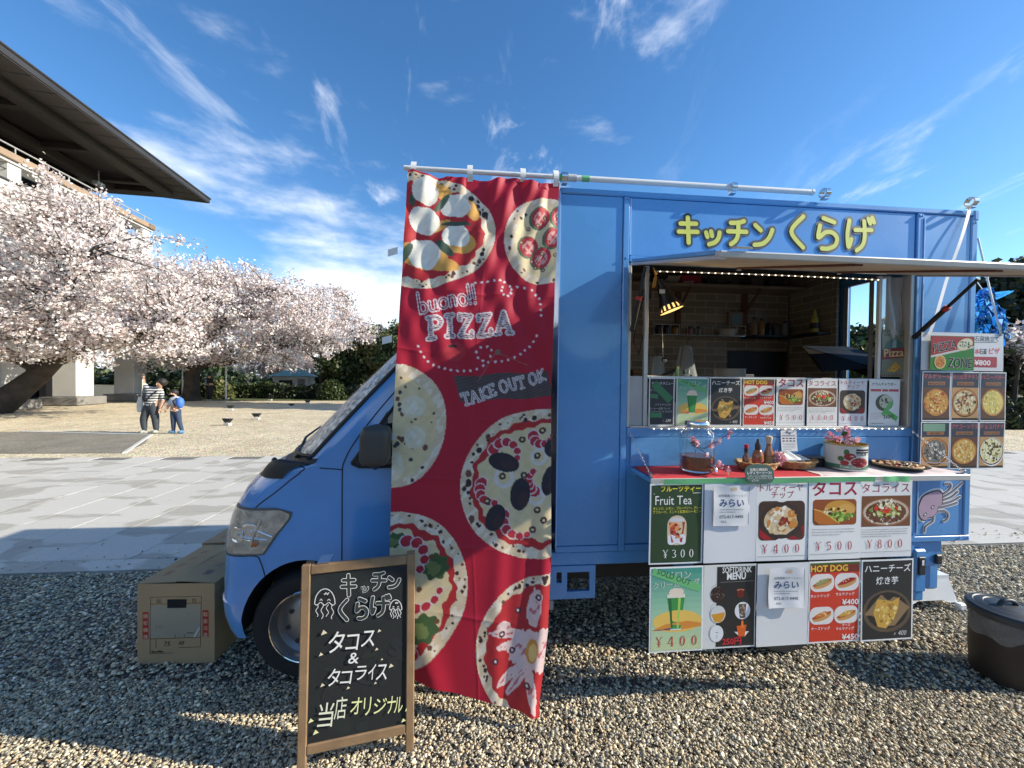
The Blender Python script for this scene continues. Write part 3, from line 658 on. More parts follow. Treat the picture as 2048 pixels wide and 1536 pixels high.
for a_, b_ in (((.6435, -.004, 2.31), (.6515, .0, 2.62)), ((2.4405, -.012, .72), (2.4455, -.001, 2.60))): tp('pale_edge_trim', MB().bx(a_, b_), mk('pale_blue_edge', (.35, .55, .85), .3))
m = MB(); m.bx((S0, -.004, .68), (S0+.006, 0, 2.64)); tp('front_edge_trim', m, mk('pale_blue_edge', (.35, .55, .85), .3))
RIV = MB(); RIV.lathe([(.0, -.005), (.006, -.004), (.0075, 0)], n=10, M=Matrix.Rotation(radians(-90), 4, 'X'))
first = None
for (x, z) in [(.614, 2.615), (.632, 2.615), (.622, 2.29), (2.412, 2.612), (2.428, 2.612), (2.785, 2.588), (.622, .69), (2.42, .715), (2.735, .683), (2.79, .683), (.622, 1.33)]:
    if first is None: o = tp('bolt', RIV, CHROME if False else PAINT2, smooth=50); first = o.data
    else: o = bpy.data.objects.new('bolt', first); COL.objects.link(o); o.parent = truck
    o.location = (x, -.0085, z)
# roof, far wall, front wall, floor, rear wall with its window
slabp('roof', S0+.01, S1-.01, 2.612, 2.645, .061, W)
slabp('far_wall', S0+.01, S1-.01, ZB, 2.61, W-.03, W)
slabp('front_wall', S0+.006, S0+.03, ZB, 2.61, .031, W-.031)
slabp('floor', S0+.031, S1-.031, ZB-.02, ZB+.02, .052, W-.031, mat=DARKM)
RX0, RX1 = S1-.03, S1-.003
slabp('rear_wall', RX0, RX1, ZB, 1.50, .062, W-.031); slabp('rear_wall', RX0, RX1, 2.385, 2.61, .062, W-.031)
slabp('rear_wall', RX0, RX1, 1.50, 2.385, .062, .49); slabp('rear_wall', RX0, RX1, 1.50, 2.385, .775, W-.031)  # unseen near strip widened to keep the sun off the oven
slabp('rear_window_frame', RX0-.012, RX0, 1.50, 2.385, .765, .80, mat=ALU); slabp('rear_window_frame', RX0-.03, RX0-.012, 1.48, 2.385, .83, .86, mat=ALU)
# interior lining printed with bricks
def brick_mat():
    m = bpy.data.materials.new('brick_print_wallpaper'); m.use_nodes = True; t = m.node_tree; b = t.nodes['Principled BSDF']; b.inputs['Roughness'].default_value = .6
    tcn = t.nodes.new('ShaderNodeTexCoord'); mp_ = t.nodes.new('ShaderNodeMapping'); mp_.inputs['Rotation'].default_value = (radians(90), 0, 0)
    br = t.nodes.new('ShaderNodeTexBrick'); br.inputs['Scale'].default_value = 1; br.inputs['Brick Width'].default_value = .20; br.inputs['Row Height'].default_value = .062; br.inputs['Mortar Size'].default_value = .004
    br.inputs['Color1'].default_value = (.38, .31, .23, 1); br.inputs['Color2'].default_value = (.25, .205, .155, 1); br.inputs['Mortar'].default_value = (.52, .46, .39, 1); br.inputs['Mortar Smooth'].default_value = .3
    t.links.new(tcn.outputs['Object'], mp_.inputs[0]); t.links.new(mp_.outputs[0], br.inputs['Vector']); t.links.new(br.outputs[0], b.inputs['Base Color'])
    return m
BRICK = brick_mat()
DB = 1.30
slabp('back_lining', S0+.04, 2.72, ZB+.03, 2.60, DB, DB+.02, mat=BRICK)
m = MB(); m.bx((-(DB-.82)/2, -.01, -.97), ((DB-.82)/2, .01, .97)); o = tp('rear_lining', m, BRICK); o.matrix_local = at(2.735, (DB+.82)/2, 1.64, radians(90))
slabp('front_lining', S0+.031, S0+.045, ZB+.03, 2.60, .07, DB, mat=mk('interior_dark_lining', (.10, .085, .07), .7))
slabp('ceiling_lining', S0+.04, 2.74, 2.585, 2.60, .07, DB-.002, mat=mk('ceiling_lining', (.16, .15, .14), .7))
# hatch opening frame
slabp('opening_frame', .642, .66, 1.354, 2.268, .0, .045, mat=ALUW); slabp('opening_frame', 2.375, 2.401, 1.354, 2.268, .0, .05, mat=ALUW)
slabp('opening_sill', .66, 2.375, 1.352, 1.362, -.008, .10, mat=ALUW)
slabp('inner_post', .744, .766, 1.362, 2.26, .012, .034, .002, ALUW)
slabp('low_screen', .664, .742, 1.362, 1.642, .02, .026, mat=mk('grey_acrylic', (.42, .42, .43), .3))
slabp('screen_rail', .766, 2.372, 1.628, 1.644, .022, .04, .002, ALU)
slabp('inner_post', 2.205, 2.225, 1.362, 2.26, .03, .05, .002, WHITEP)
slabp('curtain_edge', 2.165, 2.195, 1.40, 2.26, .05, .058, mat=mk('brown_curtain', (.10, .075, .06), .8))
m = MB()
def vf(u, v): return (2.235+u*.135, .04+.012*sin(u*7+v*3)+.008*sin(v*9), 1.66+v*.60)
m.grid(vf, 8, 12)
VIN = mk('clear_vinyl_sheet', (.72, .74, .74), .18, var=.1, alpha=.55); tp('vinyl_curtain', m, VIN, smooth=60)
# ---- awning hatch
HY, HZ, AD, AZ = -.012, 2.262, .785, 2.055
ang = math.atan2(HZ-AZ, AD)
AM = Matrix.Translation((0, HY, HZ)) @ Matrix.Rotation(ang, 4, 'X')      # local -y runs out and down along the flap
AL = math.hypot(AD, HZ-AZ)
flap = obj('awning_flap', MB().bx((.645, -AL+.03, .004), (2.40, -.005, .022), .003), PAINT, parent=truck, M=AM)
PLY = mk('plywood_underside', (.56, .46, .33), .7, var=.18, scale=2.5)
def ap(name, a, b, mat, bev=.002): return obj(name, MB().bx(a, b, bev), mat, parent=flap)
ap('underside_board', (.675, -AL+.04, -.004), (2.37, -.02, .0035), PLY)
ap('side_channel', (.645, -AL, -.012), (.673, -.008, .003), ALUW); ap('side_channel', (2.372, -AL, -.012), (2.40, -.008, .003), ALUW)
ap('front_edge_channel', (.645, -AL-.004, -.006), (2.40, -AL+.03, .018), ALUW, .004)
RIB = mk('brown_rib', (.16, .07, .045), .6)
ap('brace', (1.20, -AL+.035, -.013), (1.235, -.10, -.0045), RIB); ap('brace', (1.79, -AL+.035, -.013), (1.825, -.10, -.0045), RIB)
ap('brace_bracket', (1.205, -.098, -.02), (1.23, -.06, -.005), CHROME); ap('brace_bracket', (1.795, -.098, -.02), (1.82, -.06, -.005), CHROME)
ap('latch', (.70, -AL-.006, .026), (.76, -AL+.02, .034), CHROME); ap('latch', (1.92, -AL-.006, .026), (1.97, -AL+.02, .034), CHROME); ap('latch', (2.13, -AL-.006, .026), (2.18, -AL+.02, .034), CHROME)
def strut(x, za, yb, zb):
    m = MB(); a = Vector((x, -.02, za)); b = Vector((x, yb, zb)); c = a.lerp(b, .52)
    m.tube([a, c], .013, 10); s_ = tp('gas_strut', m, BLACKP, smooth=50)
    m = MB(); m.tube([c, b], .009, 8); obj('strut_rod', m, BLACKP, parent=s_, smooth=50)
    m = MB(); m.tube([a.lerp(b, .49), a.lerp(b, .55)], .0165, 10); obj('strut_collar', m, mk('red_plastic', (.45, .03, .025), .4), parent=s_, smooth=50)
    m = MB(); m.ball(a, .016, 8, 6); obj('ball_joint', m, DARKM, parent=s_, smooth=50)
strut(2.388, 1.895, -.30, HZ-.30*math.tan(ang)-.02); strut(.66, 1.90, -.17, HZ-.17*math.tan(ang)-.02)
# ---- serving shelf with chains
shelf = tp('serving_shelf', MB().bx((.665, -.262, 1.112), (2.42, -.012, 1.134), .004), PAINT)
sub('shelf_edge', MB().bx((.662, -.268, 1.108), (2.423, -.263, 1.138), .002), ALUW, shelf)
slabp('flap_panel', .665, 2.378, 1.14, 1.299, -.0115, -.001, .002)
def chain(x):
    p0 = Vector((x, -.012, 1.335)); p1 = Vector((x+.02, -.245, 1.15)); n = 22
    c = thing('c', '', '') if False else None
    m = MB()
    for i in range(n):
        a = p0.lerp(p1, i/n); b = p0.lerp(p1, (i+1.15)/n); d = (b-a).normalized(); s1 = d.orthogonal().normalized()
        if i % 2: s1 = d.cross(s1)
        c_ = (a+b)/2; hl = (b-a).length/2
        m.tube([c_+d*hl*cos(t_)+s1*.004*sin(t_) for t_ in np.linspace(0, 2*pi, 9)], .0013, 4, cap=False)
    o = tp('support_chain', m, CHROME, smooth=60); o['kind'] = 'stuff'
    h = MB(); h.box(p1, (.014, .02, .02), .003); sub('chain_hook', h, CHROME, o)
chain(.652); chain(2.392)
# ---- lettering on the header
GLY = {'キ': [[(.15, .72), (.85, .74)], [(.08, .42), (.92, .44)], [(.47, .96), (.53, .03)]], 'ッ': [[(.12, .52), (.2, .33)], [(.40, .58), (.46, .38)], [(.88, .55), (.82, .3), (.62, .1), (.3, .0)]],
       'チ': [[(.2, .84), (.55, .86), (.8, .93)], [(.08, .52), (.92, .53)], [(.54, .86), (.54, .45), (.44, .2), (.22, .04)]], 'ン': [[(.12, .86), (.38, .66)], [(.92, .70), (.76, .36), (.48, .13), (.1, .06)]],
       'く': [[(.72, .97), (.2, .5), (.74, .03)]], 'ら': [[(.34, .95), (.74, .84)], [(.22, .72), (.17, .36), (.42, .52), (.68, .52), (.85, .36), (.78, .14), (.52, .03), (.3, .03)]],
       'げ': [[(.13, .92), (.07, .5), (.12, .12), (.22, .36)], [(.36, .64), (.96, .66)], [(.68, .92), (.71, .45), (.63, .18), (.42, .02)], [(.83, 1.0), (.90, .86)], [(.97, 1.04), (1.04, .9)]]}
def capsule(a, b, r, n=7):
    ax = math.atan2(b[1]-a[1], b[0]-a[0]); P = []
    for k in range(n+1): t_ = ax+pi/2+pi*k/n; P.append((a[0]+r*cos(t_), a[1]+r*sin(t_)))
    for k in range(n+1): t_ = ax-pi/2+pi*k/n; P.append((b[0]+r*cos(t_), b[1]+r*sin(t_)))
    return P
def smooth_line(p, n=5):
    if len(p) < 3: return p
    out = []; q_ = [p[0]]+list(p)+[p[-1]]
    for i in range(1, len(q_)-2):
        for k in range(n):
            t_ = k/n; c0, c1, c2, c3 = (np.array(q_[j], float) for j in (i-1, i, i+1, i+2))
            out.append(tuple(.5*((2*c1)+(-c0+c2)*t_+(2*c0-5*c1+4*c2-c3)*t_**2+(-c0+3*c1-3*c2+c3)*t_**3)))
    return out+[p[-1]]
DK = mk('dark_sign_outline', (.035, .042, .045), .4); YL = mk('yellow_sign_film', (.72, .68, .09), .4)
x = .905; ZL = 2.388
for ch, w_, h_ in (('キ', .150, .150), ('ッ', .125, .125), ('チ', .150, .150), ('ン', .150, .140), (' ', .03, 0), ('く', .160, .190), ('ら', .192, .190), ('げ', .192, .190)):
    if ch == ' ': x += .05; continue
    for mat, rad, yy, nm in ((DK, .0255, -.0012, 'letter'), (YL, .0125, -.0030, 'letter_face')):
        m = MB(); k = 0
        for strk in GLY[ch]:
            pl = smooth_line([(x+.01+p[0]*(w_-.02), ZL+p[1]*h_) for p in strk])
            for a, b in zip(pl, pl[1:]):
                P = capsule(a, b, rad); y1 = yy-k*.00002; k += 1
                m.add([(p[0], y1, p[1]) for p in P], [tuple(range(len(P)))])
        if nm == 'letter': lo = obj('letter', m, mat, parent=truck, recalc=False)
        else: obj('letter_face', m, mat, parent=lo, recalc=False)
    x += w_+.008
# ---- jellyfish emblem
def flat(name, poly, y, mat, par): m = MB(); m.add([(p[0], y, p[1]) for p in poly], [tuple(range(len(poly)))]); return obj(name, m, mat, parent=par, recalc=False)
def jpt(u, v): return (2.443+(u-1832)*.00349, 1.023-(v-965)*.00309)   # emblem drawn on a small grid
head = smooth_line([jpt(*p) for p in [(1836, 1012), (1843, 994), (1858, 984), (1873, 981), (1881, 986), (1882, 997), (1881, 1008), (1874, 1014), (1872, 1024), (1864, 1032), (1855, 1034), (1850, 1039), (1842, 1036), (1837, 1026), (1836, 1012)]], 4)
tents = [[(1881, 990), (1893, 982), (1899, 974), (1897, 968), (1889, 968)], [(1881, 996), (1900, 985), (1912, 975), (1920, 967)], [(1881, 1001), (1900, 994), (1912, 984)], [(1880, 1008), (1900, 1003), (1917, 994)],
         [(1873, 1015), (1895, 1011), (1911, 1006)], [(1873, 1022), (1888, 1022), (1895, 1030), (1892, 1038), (1887, 1041)], [(1866, 1031), (1866, 1040), (1858, 1046), (1851, 1052), (1850, 1061)]]
JW = mk('emblem_white_border', (.78, .78, .78), .4); JP = mk('emblem_pink', (.48, .33, .42), .4); JK = mk('emblem_line', (.02, .02, .025), .4); JG = mk('emblem_grey_pink', (.33, .29, .32), .4)
cxh = sum(p[0] for p in head)/len(head); czh = sum(p[1] for p in head)/len(head)
def grow(poly, g): return [(cxh+(p[0]-cxh)*(1+g), czh+(p[1]-czh)*(1+g)) for p in poly]
em = flat('jellyfish_emblem', grow(head, .16), -.0012, JW, truck)
for lv, (mat, rad) in enumerate(((JW, .012), (JK, .0062), (JG, .0034))):
    m = MB(); k = 0
    for tn in tents:
        pl = smooth_line([jpt(*p) for p in tn])
        for a, b in zip(pl, pl[1:]): P = capsule(a, b, rad, 5); m.add([(p[0], -.0013-lv*.0012-k*.00001, p[1]) for p in P], [tuple(range(len(P)))]); k += 1
    obj('tentacles', m, mat, parent=em, recalc=False)
flat('head_outline', grow(head, .035), -.0054, JK, em); flat('head_fill', grow(head, -.035), -.0058, JP, em)
for (u, v) in ((1863, 1013), (1849, 1027)):
    a = jpt(u, v); P = [(a[0]+.013*cos(t_)*.8+.006*sin(t_), a[1]+.012*sin(t_)) for t_ in np.linspace(0, 6.28, 12)[:-1]]; flat('eye_rim', P, -.0062, JK, em)
    P = [(a[0]+.006*cos(t_)+.003*sin(t_), a[1]+.007*sin(t_)) for t_ in np.linspace(0, 6.28, 12)[:-1]]; flat('eye', P, -.0066, JW, em)
# ---- chassis, underrun plate, rear brackets
m = MB(); m.bx((-1.2, .30, .36), (2.62, .42, .56)); m.bx((-1.2, 1.0, .36), (2.62, 1.12, .56)); m.bx((.25, .1, .565), (2.7, 1.34, .64)); o = tp('chassis_frame', m, DARKM); o['kind'] = 'stuff'
slabp('side_sill_rail', .205, 2.45, .590, .662, .003, .05, .004)
BLP = [(.210, .588), (.478, .588), (.478, .43), (.455, .405), (.210, .405)]
def plate(name, outer, holes, y0, y1, mat):
    """flat plate with rectangular holes, built from strips"""
    (x0, x1, z0, z1) = outer; xs = sorted({x0, x1, *[h[0] for h in holes], *[h[1] for h in holes]}); zs = sorted({z0, z1, *[h[2] for h in holes], *[h[3] for h in holes]})
    bmx = bmesh.new(); vd = {}
    def vv(x_, z_):
        if (x_, z_) not in vd: vd[x_, z_] = bmx.verts.new((x_, y0, z_))
        return vd[x_, z_]
    for i in range(len(xs)-1):
        for j in range(len(zs)-1):
            c = ((xs[i]+xs[i+1])/2, (zs[j]+zs[j+1])/2)
            if any(h[0] < c[0] < h[1] and h[2] < c[1] < h[3] for h in holes): continue
            bmx.faces.new([vv(xs[i], zs[j]), vv(xs[i+1], zs[j]), vv(xs[i+1], zs[j+1]), vv(xs[i], zs[j+1])])
    g = bmesh.ops.extrude_face_region(bmx, geom=bmx.faces[:]); bmesh.ops.translate(bmx, vec=(0, y1-y0, 0), verts=[v for v in g['geom'] if isinstance(v, bmesh.types.BMVert)])
    bmesh.ops.recalc_face_normals(bmx, faces=bmx.faces); me = bpy.data.meshes.new(name); bmx.to_mesh(me); bmx.free(); me.materials.append(mat)
    o = bpy.data.objects.new(name, me); COL.objects.link(o); o.parent = truck; return o
plate('underrun_plate', (.210, .478, .405, .588), [(.258, .288, .495, .555), (.318, .445, .445, .553)], .0, .02, PAINT)
tp('mudflap', MB().bx((.185, .0, .28), (.212, .3, .62), .004), PAINT); tp('mudflap_bracket', MB().bx((.95, .02, .42), (1.06, .04, .588)), PAINT)
tp('tape_patch', MB().bx((.213, -.002, .35), (.243, .0005, .40)), mk('grey_tape', (.33, .34, .33), .5))
slabp('rear_bumper_bracket', 2.43, 2.66, .50, .660, .02, .10, .008); slabp('tail_lamp_mount', 2.44, 2.52, .36, .62, -.01, .02, .01)
slabp('tail_lamp', 2.455, 2.50, .47, .58, -.02, -.011, .004, BLACKP); slabp('rear_hinge_block', 2.60, 2.64, .52, .58, .0, .019, .006, BLACKP); slabp('reflector', 2.47, 2.485, .53, .56, -.0225, -.0205, .001, WHITEP)
slabp('rear_bumper', 2.62, 2.70, .33, .50, .06, W-.06, .015); slabp('rear_step_corner', 2.45, 2.52, .30, .38, .0, .06, .012)
# ---- wheels
def wheel(x, y, par, dual=False):
    r = .288; MR = Matrix.Rotation(radians(-90), 4, 'X')         # axle along y, face towards the viewer
    m = MB(); prof = [(.185, -.065), (.235, -.082), (.268, -.080), (.283, -.060), (.288, -.03), (.288, .05), (.268, .085), (.185, .075)]
    m.lathe(prof, n=40, M=MR, cap=False); w = tp('wheel', m, RUBBER, smooth=35); w.location = (x, y, r)
    for k in range(4):
        mm = MB(); ro = [.2885, .2885]; mm.lathe([(.2875, -.028+k*.024-.003), (.2895, -.028+k*.024), (.2875, -.028+k*.024+.003)], n=40, M=MR, cap=False); obj('tread_rib', mm, RUBBER, parent=w, smooth=35)
    m = MB(); m.lathe([(.190, -.066), (.192, -.074), (.184, -.077), (.178, -.066), (.172, -.030), (.150, -.012), (.125, -.030), (.075, -.046), (.0, -.046)], n=40, M=MR, cap=False)
    rim = obj('rim', m, STEEL, parent=w, smooth=40)
    m = MB(); m.lathe([(.187, -.080), (.1915, -.082), (.195, -.078), (.1915, -.073)], n=40, M=MR, cap=False); obj('rim_flange', m, CHROME, parent=w, smooth=40)
    for k in range(8):
        a = 2*pi*k/8+.2; mm = MB(); mm.lathe([(.0, -.001), (.013, -.001)], c=(.115*cos(a), -.0395, .115*sin(a)), n=10, M=MR, cap=False); obj('vent_hole', mm, DARKM, parent=w)
    m = MB(); m.lathe([(.038, -.046), (.036, -.062), (.0, -.066)], n=20, M=MR, cap=False); obj('hub_cap', m, CHROME, parent=w, smooth=40)
for (x, y) in ((-1.075, .12), (1.65, .105), (-1.075, W-.12), (1.65, W-.105)): wheel(x, y, truck)
m = MB(); m.tube([(1.65, .2, .29), (1.65, W-.2, .29)], .05, 10); tp('rear_axle', m, DARKM); m = MB(); m.tube([(-1.075, .2, .29), (-1.075, W-.2, .29)], .045, 10); tp('front_axle', m, DARKM)
# ---- cab: lofted nose and side panels
PROF = [(.25, -1.55, -1.372), (.29, -1.585, -1.382), (.36, -1.61, -1.390), (.44, -1.62, -1.392), (.445, -1.61, -1.385), (.56, -1.61, -1.386), (.66, -1.605, -1.378), (.72, -1.60, -1.368), (.80, -1.59, -1.348), (.88, -1.575, -1.318),
        (.95, -1.55, -1.283), (1.02, -1.51, -1.232), (1.08, -1.455, -1.170), (1.125, -1.385, -1.105), (1.15, -1.33, -1.045), (1.158, -1.29, -1.0),
        (1.18, -1.265, -.985), (1.32, -1.13, -.868), (1.46, -1.00, -.745), (1.60, -.86, -.625), (1.74, -.72, -.505), (1.85, -.60, -.405), (1.915, -.48, -.315), (1.945, -.30, -.19), (1.955, 0, .05), (1.955, .2, .2)]
pz = np.array([p[0] for p in PROF])
def ycurve(z): return .012+.095*max(0, (z-1.16)/.8)**1.4+.03*max(0, (.45-z)/.25)**2
PP = 2.5
def nose(th, i_s, i_z, i_c):
    t_ = math.copysign(abs(sin(th))**(2/PP), th); back = 1-abs(cos(th))**(2/PP)
    hw = W/2-ycurve(i_z); return (i_c+(i_s-i_c)*back, W/2+hw*t_, i_z)
ths = np.linspace(-pi/2, pi/2, 49)
def nose_patch(k0, k1, nm, mat):
    m = MB(); V = [nose(t_, p[2], p[0], p[1]) for p in PROF[k0:k1+1] for t_ in ths]; n = len(ths)
    m.add(V, [(j*n+i, j*n+i+1, (j+1)*n+i+1, (j+1)*n+i) for j in range(k1-k0) for i in range(n-1)]); return tp(nm, m, mat, smooth=40)
nose_patch(0, 3, 'bumper_lip', PAINT2); nose_patch(3, 15, 'nose_and_hood', PAINT2)
nose_patch(15, 21, 'windscreen_surround', PAINT2); nose_patch(21, 25, 'cab_roof', PAINT2)
upz = [p for p in PROF if p[0] >= .56]
def ztop(s): return float(np.interp(s, [p[2] for p in upz], [p[0] for p in upz]))
def sfront(z): return float(np.interp(z, pz, [p[2] for p in PROF]))
def scent(z): return float(np.interp(z, pz, [p[1] for p in PROF]))
AC, ARX, ARZ = -1.075, .318, .365
def zbot(s):
    if s < AC-ARX: return .262
    if s < AC+ARX: return max(.262, .295+ARZ*math.sqrt(max(0, 1-((s-AC)/ARX)**2)))
    return .34
cols = sorted(set(np.concatenate([np.linspace(-1.386, AC-ARX, 4), AC+ARX*np.cos(np.linspace(pi, 0, 25)), np.linspace(AC+ARX, .2, 20), [p[2] for p in upz if p[2] < .2]]).round(4)))
for side in (0, 1):
    m = MB(); V = []; nr = 22
    for s_ in cols:
        a, b = zbot(s_), max(ztop(s_), zbot(s_)+.001)
        for j in range(nr+1): z_ = a+(b-a)*j/nr; y_ = ycurve(z_); V.append((s_, y_ if side == 0 else W-y_, z_))
    m.add(V, [(i*(nr+1)+j, (i+1)*(nr+1)+j, (i+1)*(nr+1)+j+1, i*(nr+1)+j+1) for i in range(len(cols)-1) for j in range(nr)])
    tp('cab_side', m, PAINT2, smooth=40)
    m = MB(); P = [(AC+ARX*cos(a), .295+ARZ*sin(a)) for a in np.linspace(pi+.05, -.05, 24)]
    f_ = (lambda y_: y_) if side == 0 else (lambda y_: W-y_)
    V = [(p[0], f_(ycurve(p[1])), p[1]) for p in P]+[(p[0], f_(.30), p[1]) for p in P]; m.add(V, [(i, i+1, i+25, i+24) for i in range(23)]); tp('wheel_arch', m, BLACKP, smooth=50)
tp('cab_back', MB().bx((.196, .07, .34), (.20, W-.07, 1.93)), PAINT2); tp('cab_floor', MB().bx((-.74, .06, .34), (.19, W-.06, .40)), DARKM); tp('arch_bulkhead', MB().bx((-1.38, .31, .30), (-.74, W-.31, .72)), DARKM)
tp('dashboard', MB().bx((-1.0, .12, .80), (-.62, W-.12, 1.12), .05), BLACKP); tp('seat', MB().bx((-.2, .15, .40), (.12, .6, 1.45), .06), mk('seat_cloth', (.03, .03, .035), .9))
def skin(a, z, off=.004):
    """point on the near side: a > 0 metres-like round the corner to the front, a < 0 back along the side"""
    def P(a_, z_):
        if a_ <= 0: return Vector((sfront(z_)-a_, ycurve(z_), z_))
        th = pi/2-a_; x_, y_, zz_ = nose(-th, sfront(z_), z_, scent(z_)); return Vector((x_, y_, zz_))
    e = .004; p = P(a, z); n_ = (P(a+e, z)-P(a-e, z)).cross(P(a, z+e)-P(a, z-e))
    n_ = n_.normalized() if n_.length > 1e-9 else Vector((0, -1, 0))
    if n_.dot(Vector((-.6, -1, .2))) < 0: n_ = -n_
    return p+n_*off
def skin_patch(name, left, right, z0, z1, off, mat, par, n=14, k=10, smooth=50):
    m = MB(); m.grid(lambda u, v: tuple(skin(left(z0+(z1-z0)*v)*(1-u)+right(z0+(z1-z0)*v)*u, z0+(z1-z0)*v, off)), n, k); return obj(name, m, mat, parent=par, smooth=smooth)
# headlight: dark rim, silvery bowl, lens
def hl(z): return .62+(.93-z)*.1
def hrr(z): return float(np.interp(z, [.69, .72, .88, .915, .935], [-.085, -.10, -.165, -.155, -.06]))
hlt = skin_patch('headlight', lambda z: hl(z)+.02, lambda z: hrr(z)-.012, .693, .938, .003, mk('headlight_rim', (.10, .11, .115), .4), truck)
skin_patch('reflector_bowl', hl, hrr, .705, .926, .006, mk('headlight_silver', (.50, .49, .43), .2, metal=.8, var=.45, scale=22, bump=.8, bscale=30), hlt)
def lens_mat():
    m = mk('headlight_lens', (.9, .9, .88), .05, alpha=.12, var=0, coat=1); return m
for (a_, z_, r_) in ((.16, .80, .040), (.0, .815, .047)):     # round reflector cups behind the lens
    c_ = skin(a_, z_, .007); n_ = (skin(a_, z_, .02)-c_).normalized(); Mq = Matrix.Translation(c_) @ n_.to_track_quat('Z', 'Y').to_matrix().to_4x4()
    obj('reflector_cup', MB().lathe([(r_, .0015), (r_*.92, .0035), (r_*.7, .0005), (r_*.25, -.001), (r_*.2, .006), (0, .007)], n=22, M=Mq, cap=False), mk('mirror_cup', (.72, .72, .70), .1, metal=1, var=.1, scale=30), parent=hlt, smooth=40)
skin_patch('lens', hl, hrr, .703, .928, .014, lens_mat(), hlt)
m = MB(); m.ball(tuple(skin(-.045, .755, .010)), (.016, .008, .016), 10, 6); obj('amber_bulb', m, mk('amber_lens', (.45, .12, .03), .3), parent=hlt, smooth=60)
for (a0, z0_, a1, z1_) in ((-.02, .83, -.12, .79), (.10, .80, -.10, .775)):
    m = MB(); m.tube([tuple(skin(a0+(a1-a0)*k/6, z0_+(z1_-z0_)*k/6, .010)) for k in range(7)], .004, 5); obj('bowl_rib', m, CHROME, parent=hlt, smooth=60)
m = MB(); m.tube([tuple(skin(-.03, .74+.02*k, .010)) for k in range(8)], .006, 6); obj('bulb_shield', m, CHROME, parent=hlt, smooth=60)
def seam(name, pts, r=.0032):
    m = MB(); m.tube(pts, r, 5); return tp(name, m, DARKM, smooth=60)
def sidep(s_, z_, o=.001): return (s_, ycurve(z_)-o, z_)
seam('door_seam', [sidep(-.887+.004*k/9*0, 1.14-.80*k/9) for k in range(10)])
seam('pillar_seam', [sidep(*p) for p in smooth_line([(-.887, 1.14), (-.872, 1.19), (-.83, 1.27), (-.74, 1.40), (-.62, 1.55), (-.45, 1.74), (-.33, 1.84), (-.1, 1.87), (.15, 1.87)])])
seam('fender_seam', [sidep(s_, 1.142-.002*k) for k, s_ in enumerate(np.linspace(-1.0, -.887, 6))])
seam('hood_seam', [tuple(skin(a, z, .001)) for a, z in smooth_line([(.06, .94), (-.005, 1.0), (-.02, 1.05), (-.022, 1.09), (-.015, 1.12), (.02, 1.142), (.15, 1.152)])])
seam('bumper_seam', [tuple(skin(a, z, .001)) for a, z in smooth_line([(.6, .685), (.2, .69), (.02, .69), (-.06, .688), (-.085, .66), (-.105, .61), (-.115, .58)])], .0028)
# side window, mirror, quarter trim
def sidepoly(name, pts, off, mat, par=None):
    lo, hi = min(p[1] for p in pts), max(p[1] for p in pts); n = len(pts); m = MB(); rows = 16
    def cut(z):
        xs_ = [pts[i][0]+(pts[(i+1) % n][0]-pts[i][0])*(z-pts[i][1])/(pts[(i+1) % n][1]-pts[i][1]) for i in range(n) if (pts[i][1]-z)*(pts[(i+1) % n][1]-z) < 0]
        return min(xs_), max(xs_)
    V = []
    for k in range(rows+1):
        z = lo+(hi-lo)*(.004+.992*k/rows); a, b = cut(z); V += [sidep(a, z, off), sidep(b, z, off)]
    m.add(V, [(2*k, 2*k+1, 2*k+3, 2*k+2) for k in range(rows)]); return tp(name, m, mat, par, smooth=60)
win = sidepoly('door_window', [(-.838, 1.165), (-.80, 1.148), (-.2, 1.15), (.14, 1.15), (.14, 1.82), (-.28, 1.82), (-.42, 1.70), (-.60, 1.50)], .003, DGLASS)
m = MB(); wl = [(-.838, 1.165), (-.80, 1.146), (-.2, 1.148), (.14, 1.148), (.14, 1.82), (-.28, 1.82), (-.42, 1.70), (-.60, 1.50), (-.838, 1.165)]
m.tube([sidep(p[0], p[1], .005) for p in wl], .009, 6); obj('window_seal', m, BLACKP, parent=win, smooth=60)
sidepoly('quarter_trim', [(-.835, 1.168), (-.80, 1.150), (-.66, 1.152), (-.66, 1.44)], .008, BLACKP)
mr = tp('wing_mirror', MB(), BLACKP); bpy.data.objects.remove(mr)
m = MB()
def mirf(u, v):
    a = 2*pi*u; z_ = -.105+.21*v; e = (1-abs(2*v-1)**5)**.35; x_ = .070*math.copysign(abs(cos(a))**.55, cos(a)); y_ = .055*math.copysign(abs(sin(a))**.6, sin(a))
    return (-.682+x_*e*(1+.04*v)+.01*v, -.150+y_*e, 1.286+z_)
m.grid(mirf, 28, 16); mir = tp('wing_mirror', m, mk('mirror_black', (.045, .043, .038), .45), smooth=60)
sub('mirror_arm', MB().tube([(-.70, .02, 1.17), (-.70, -.06, 1.165), (-.69, -.12, 1.19)], .02, 8), BLACKP, mir, 60)
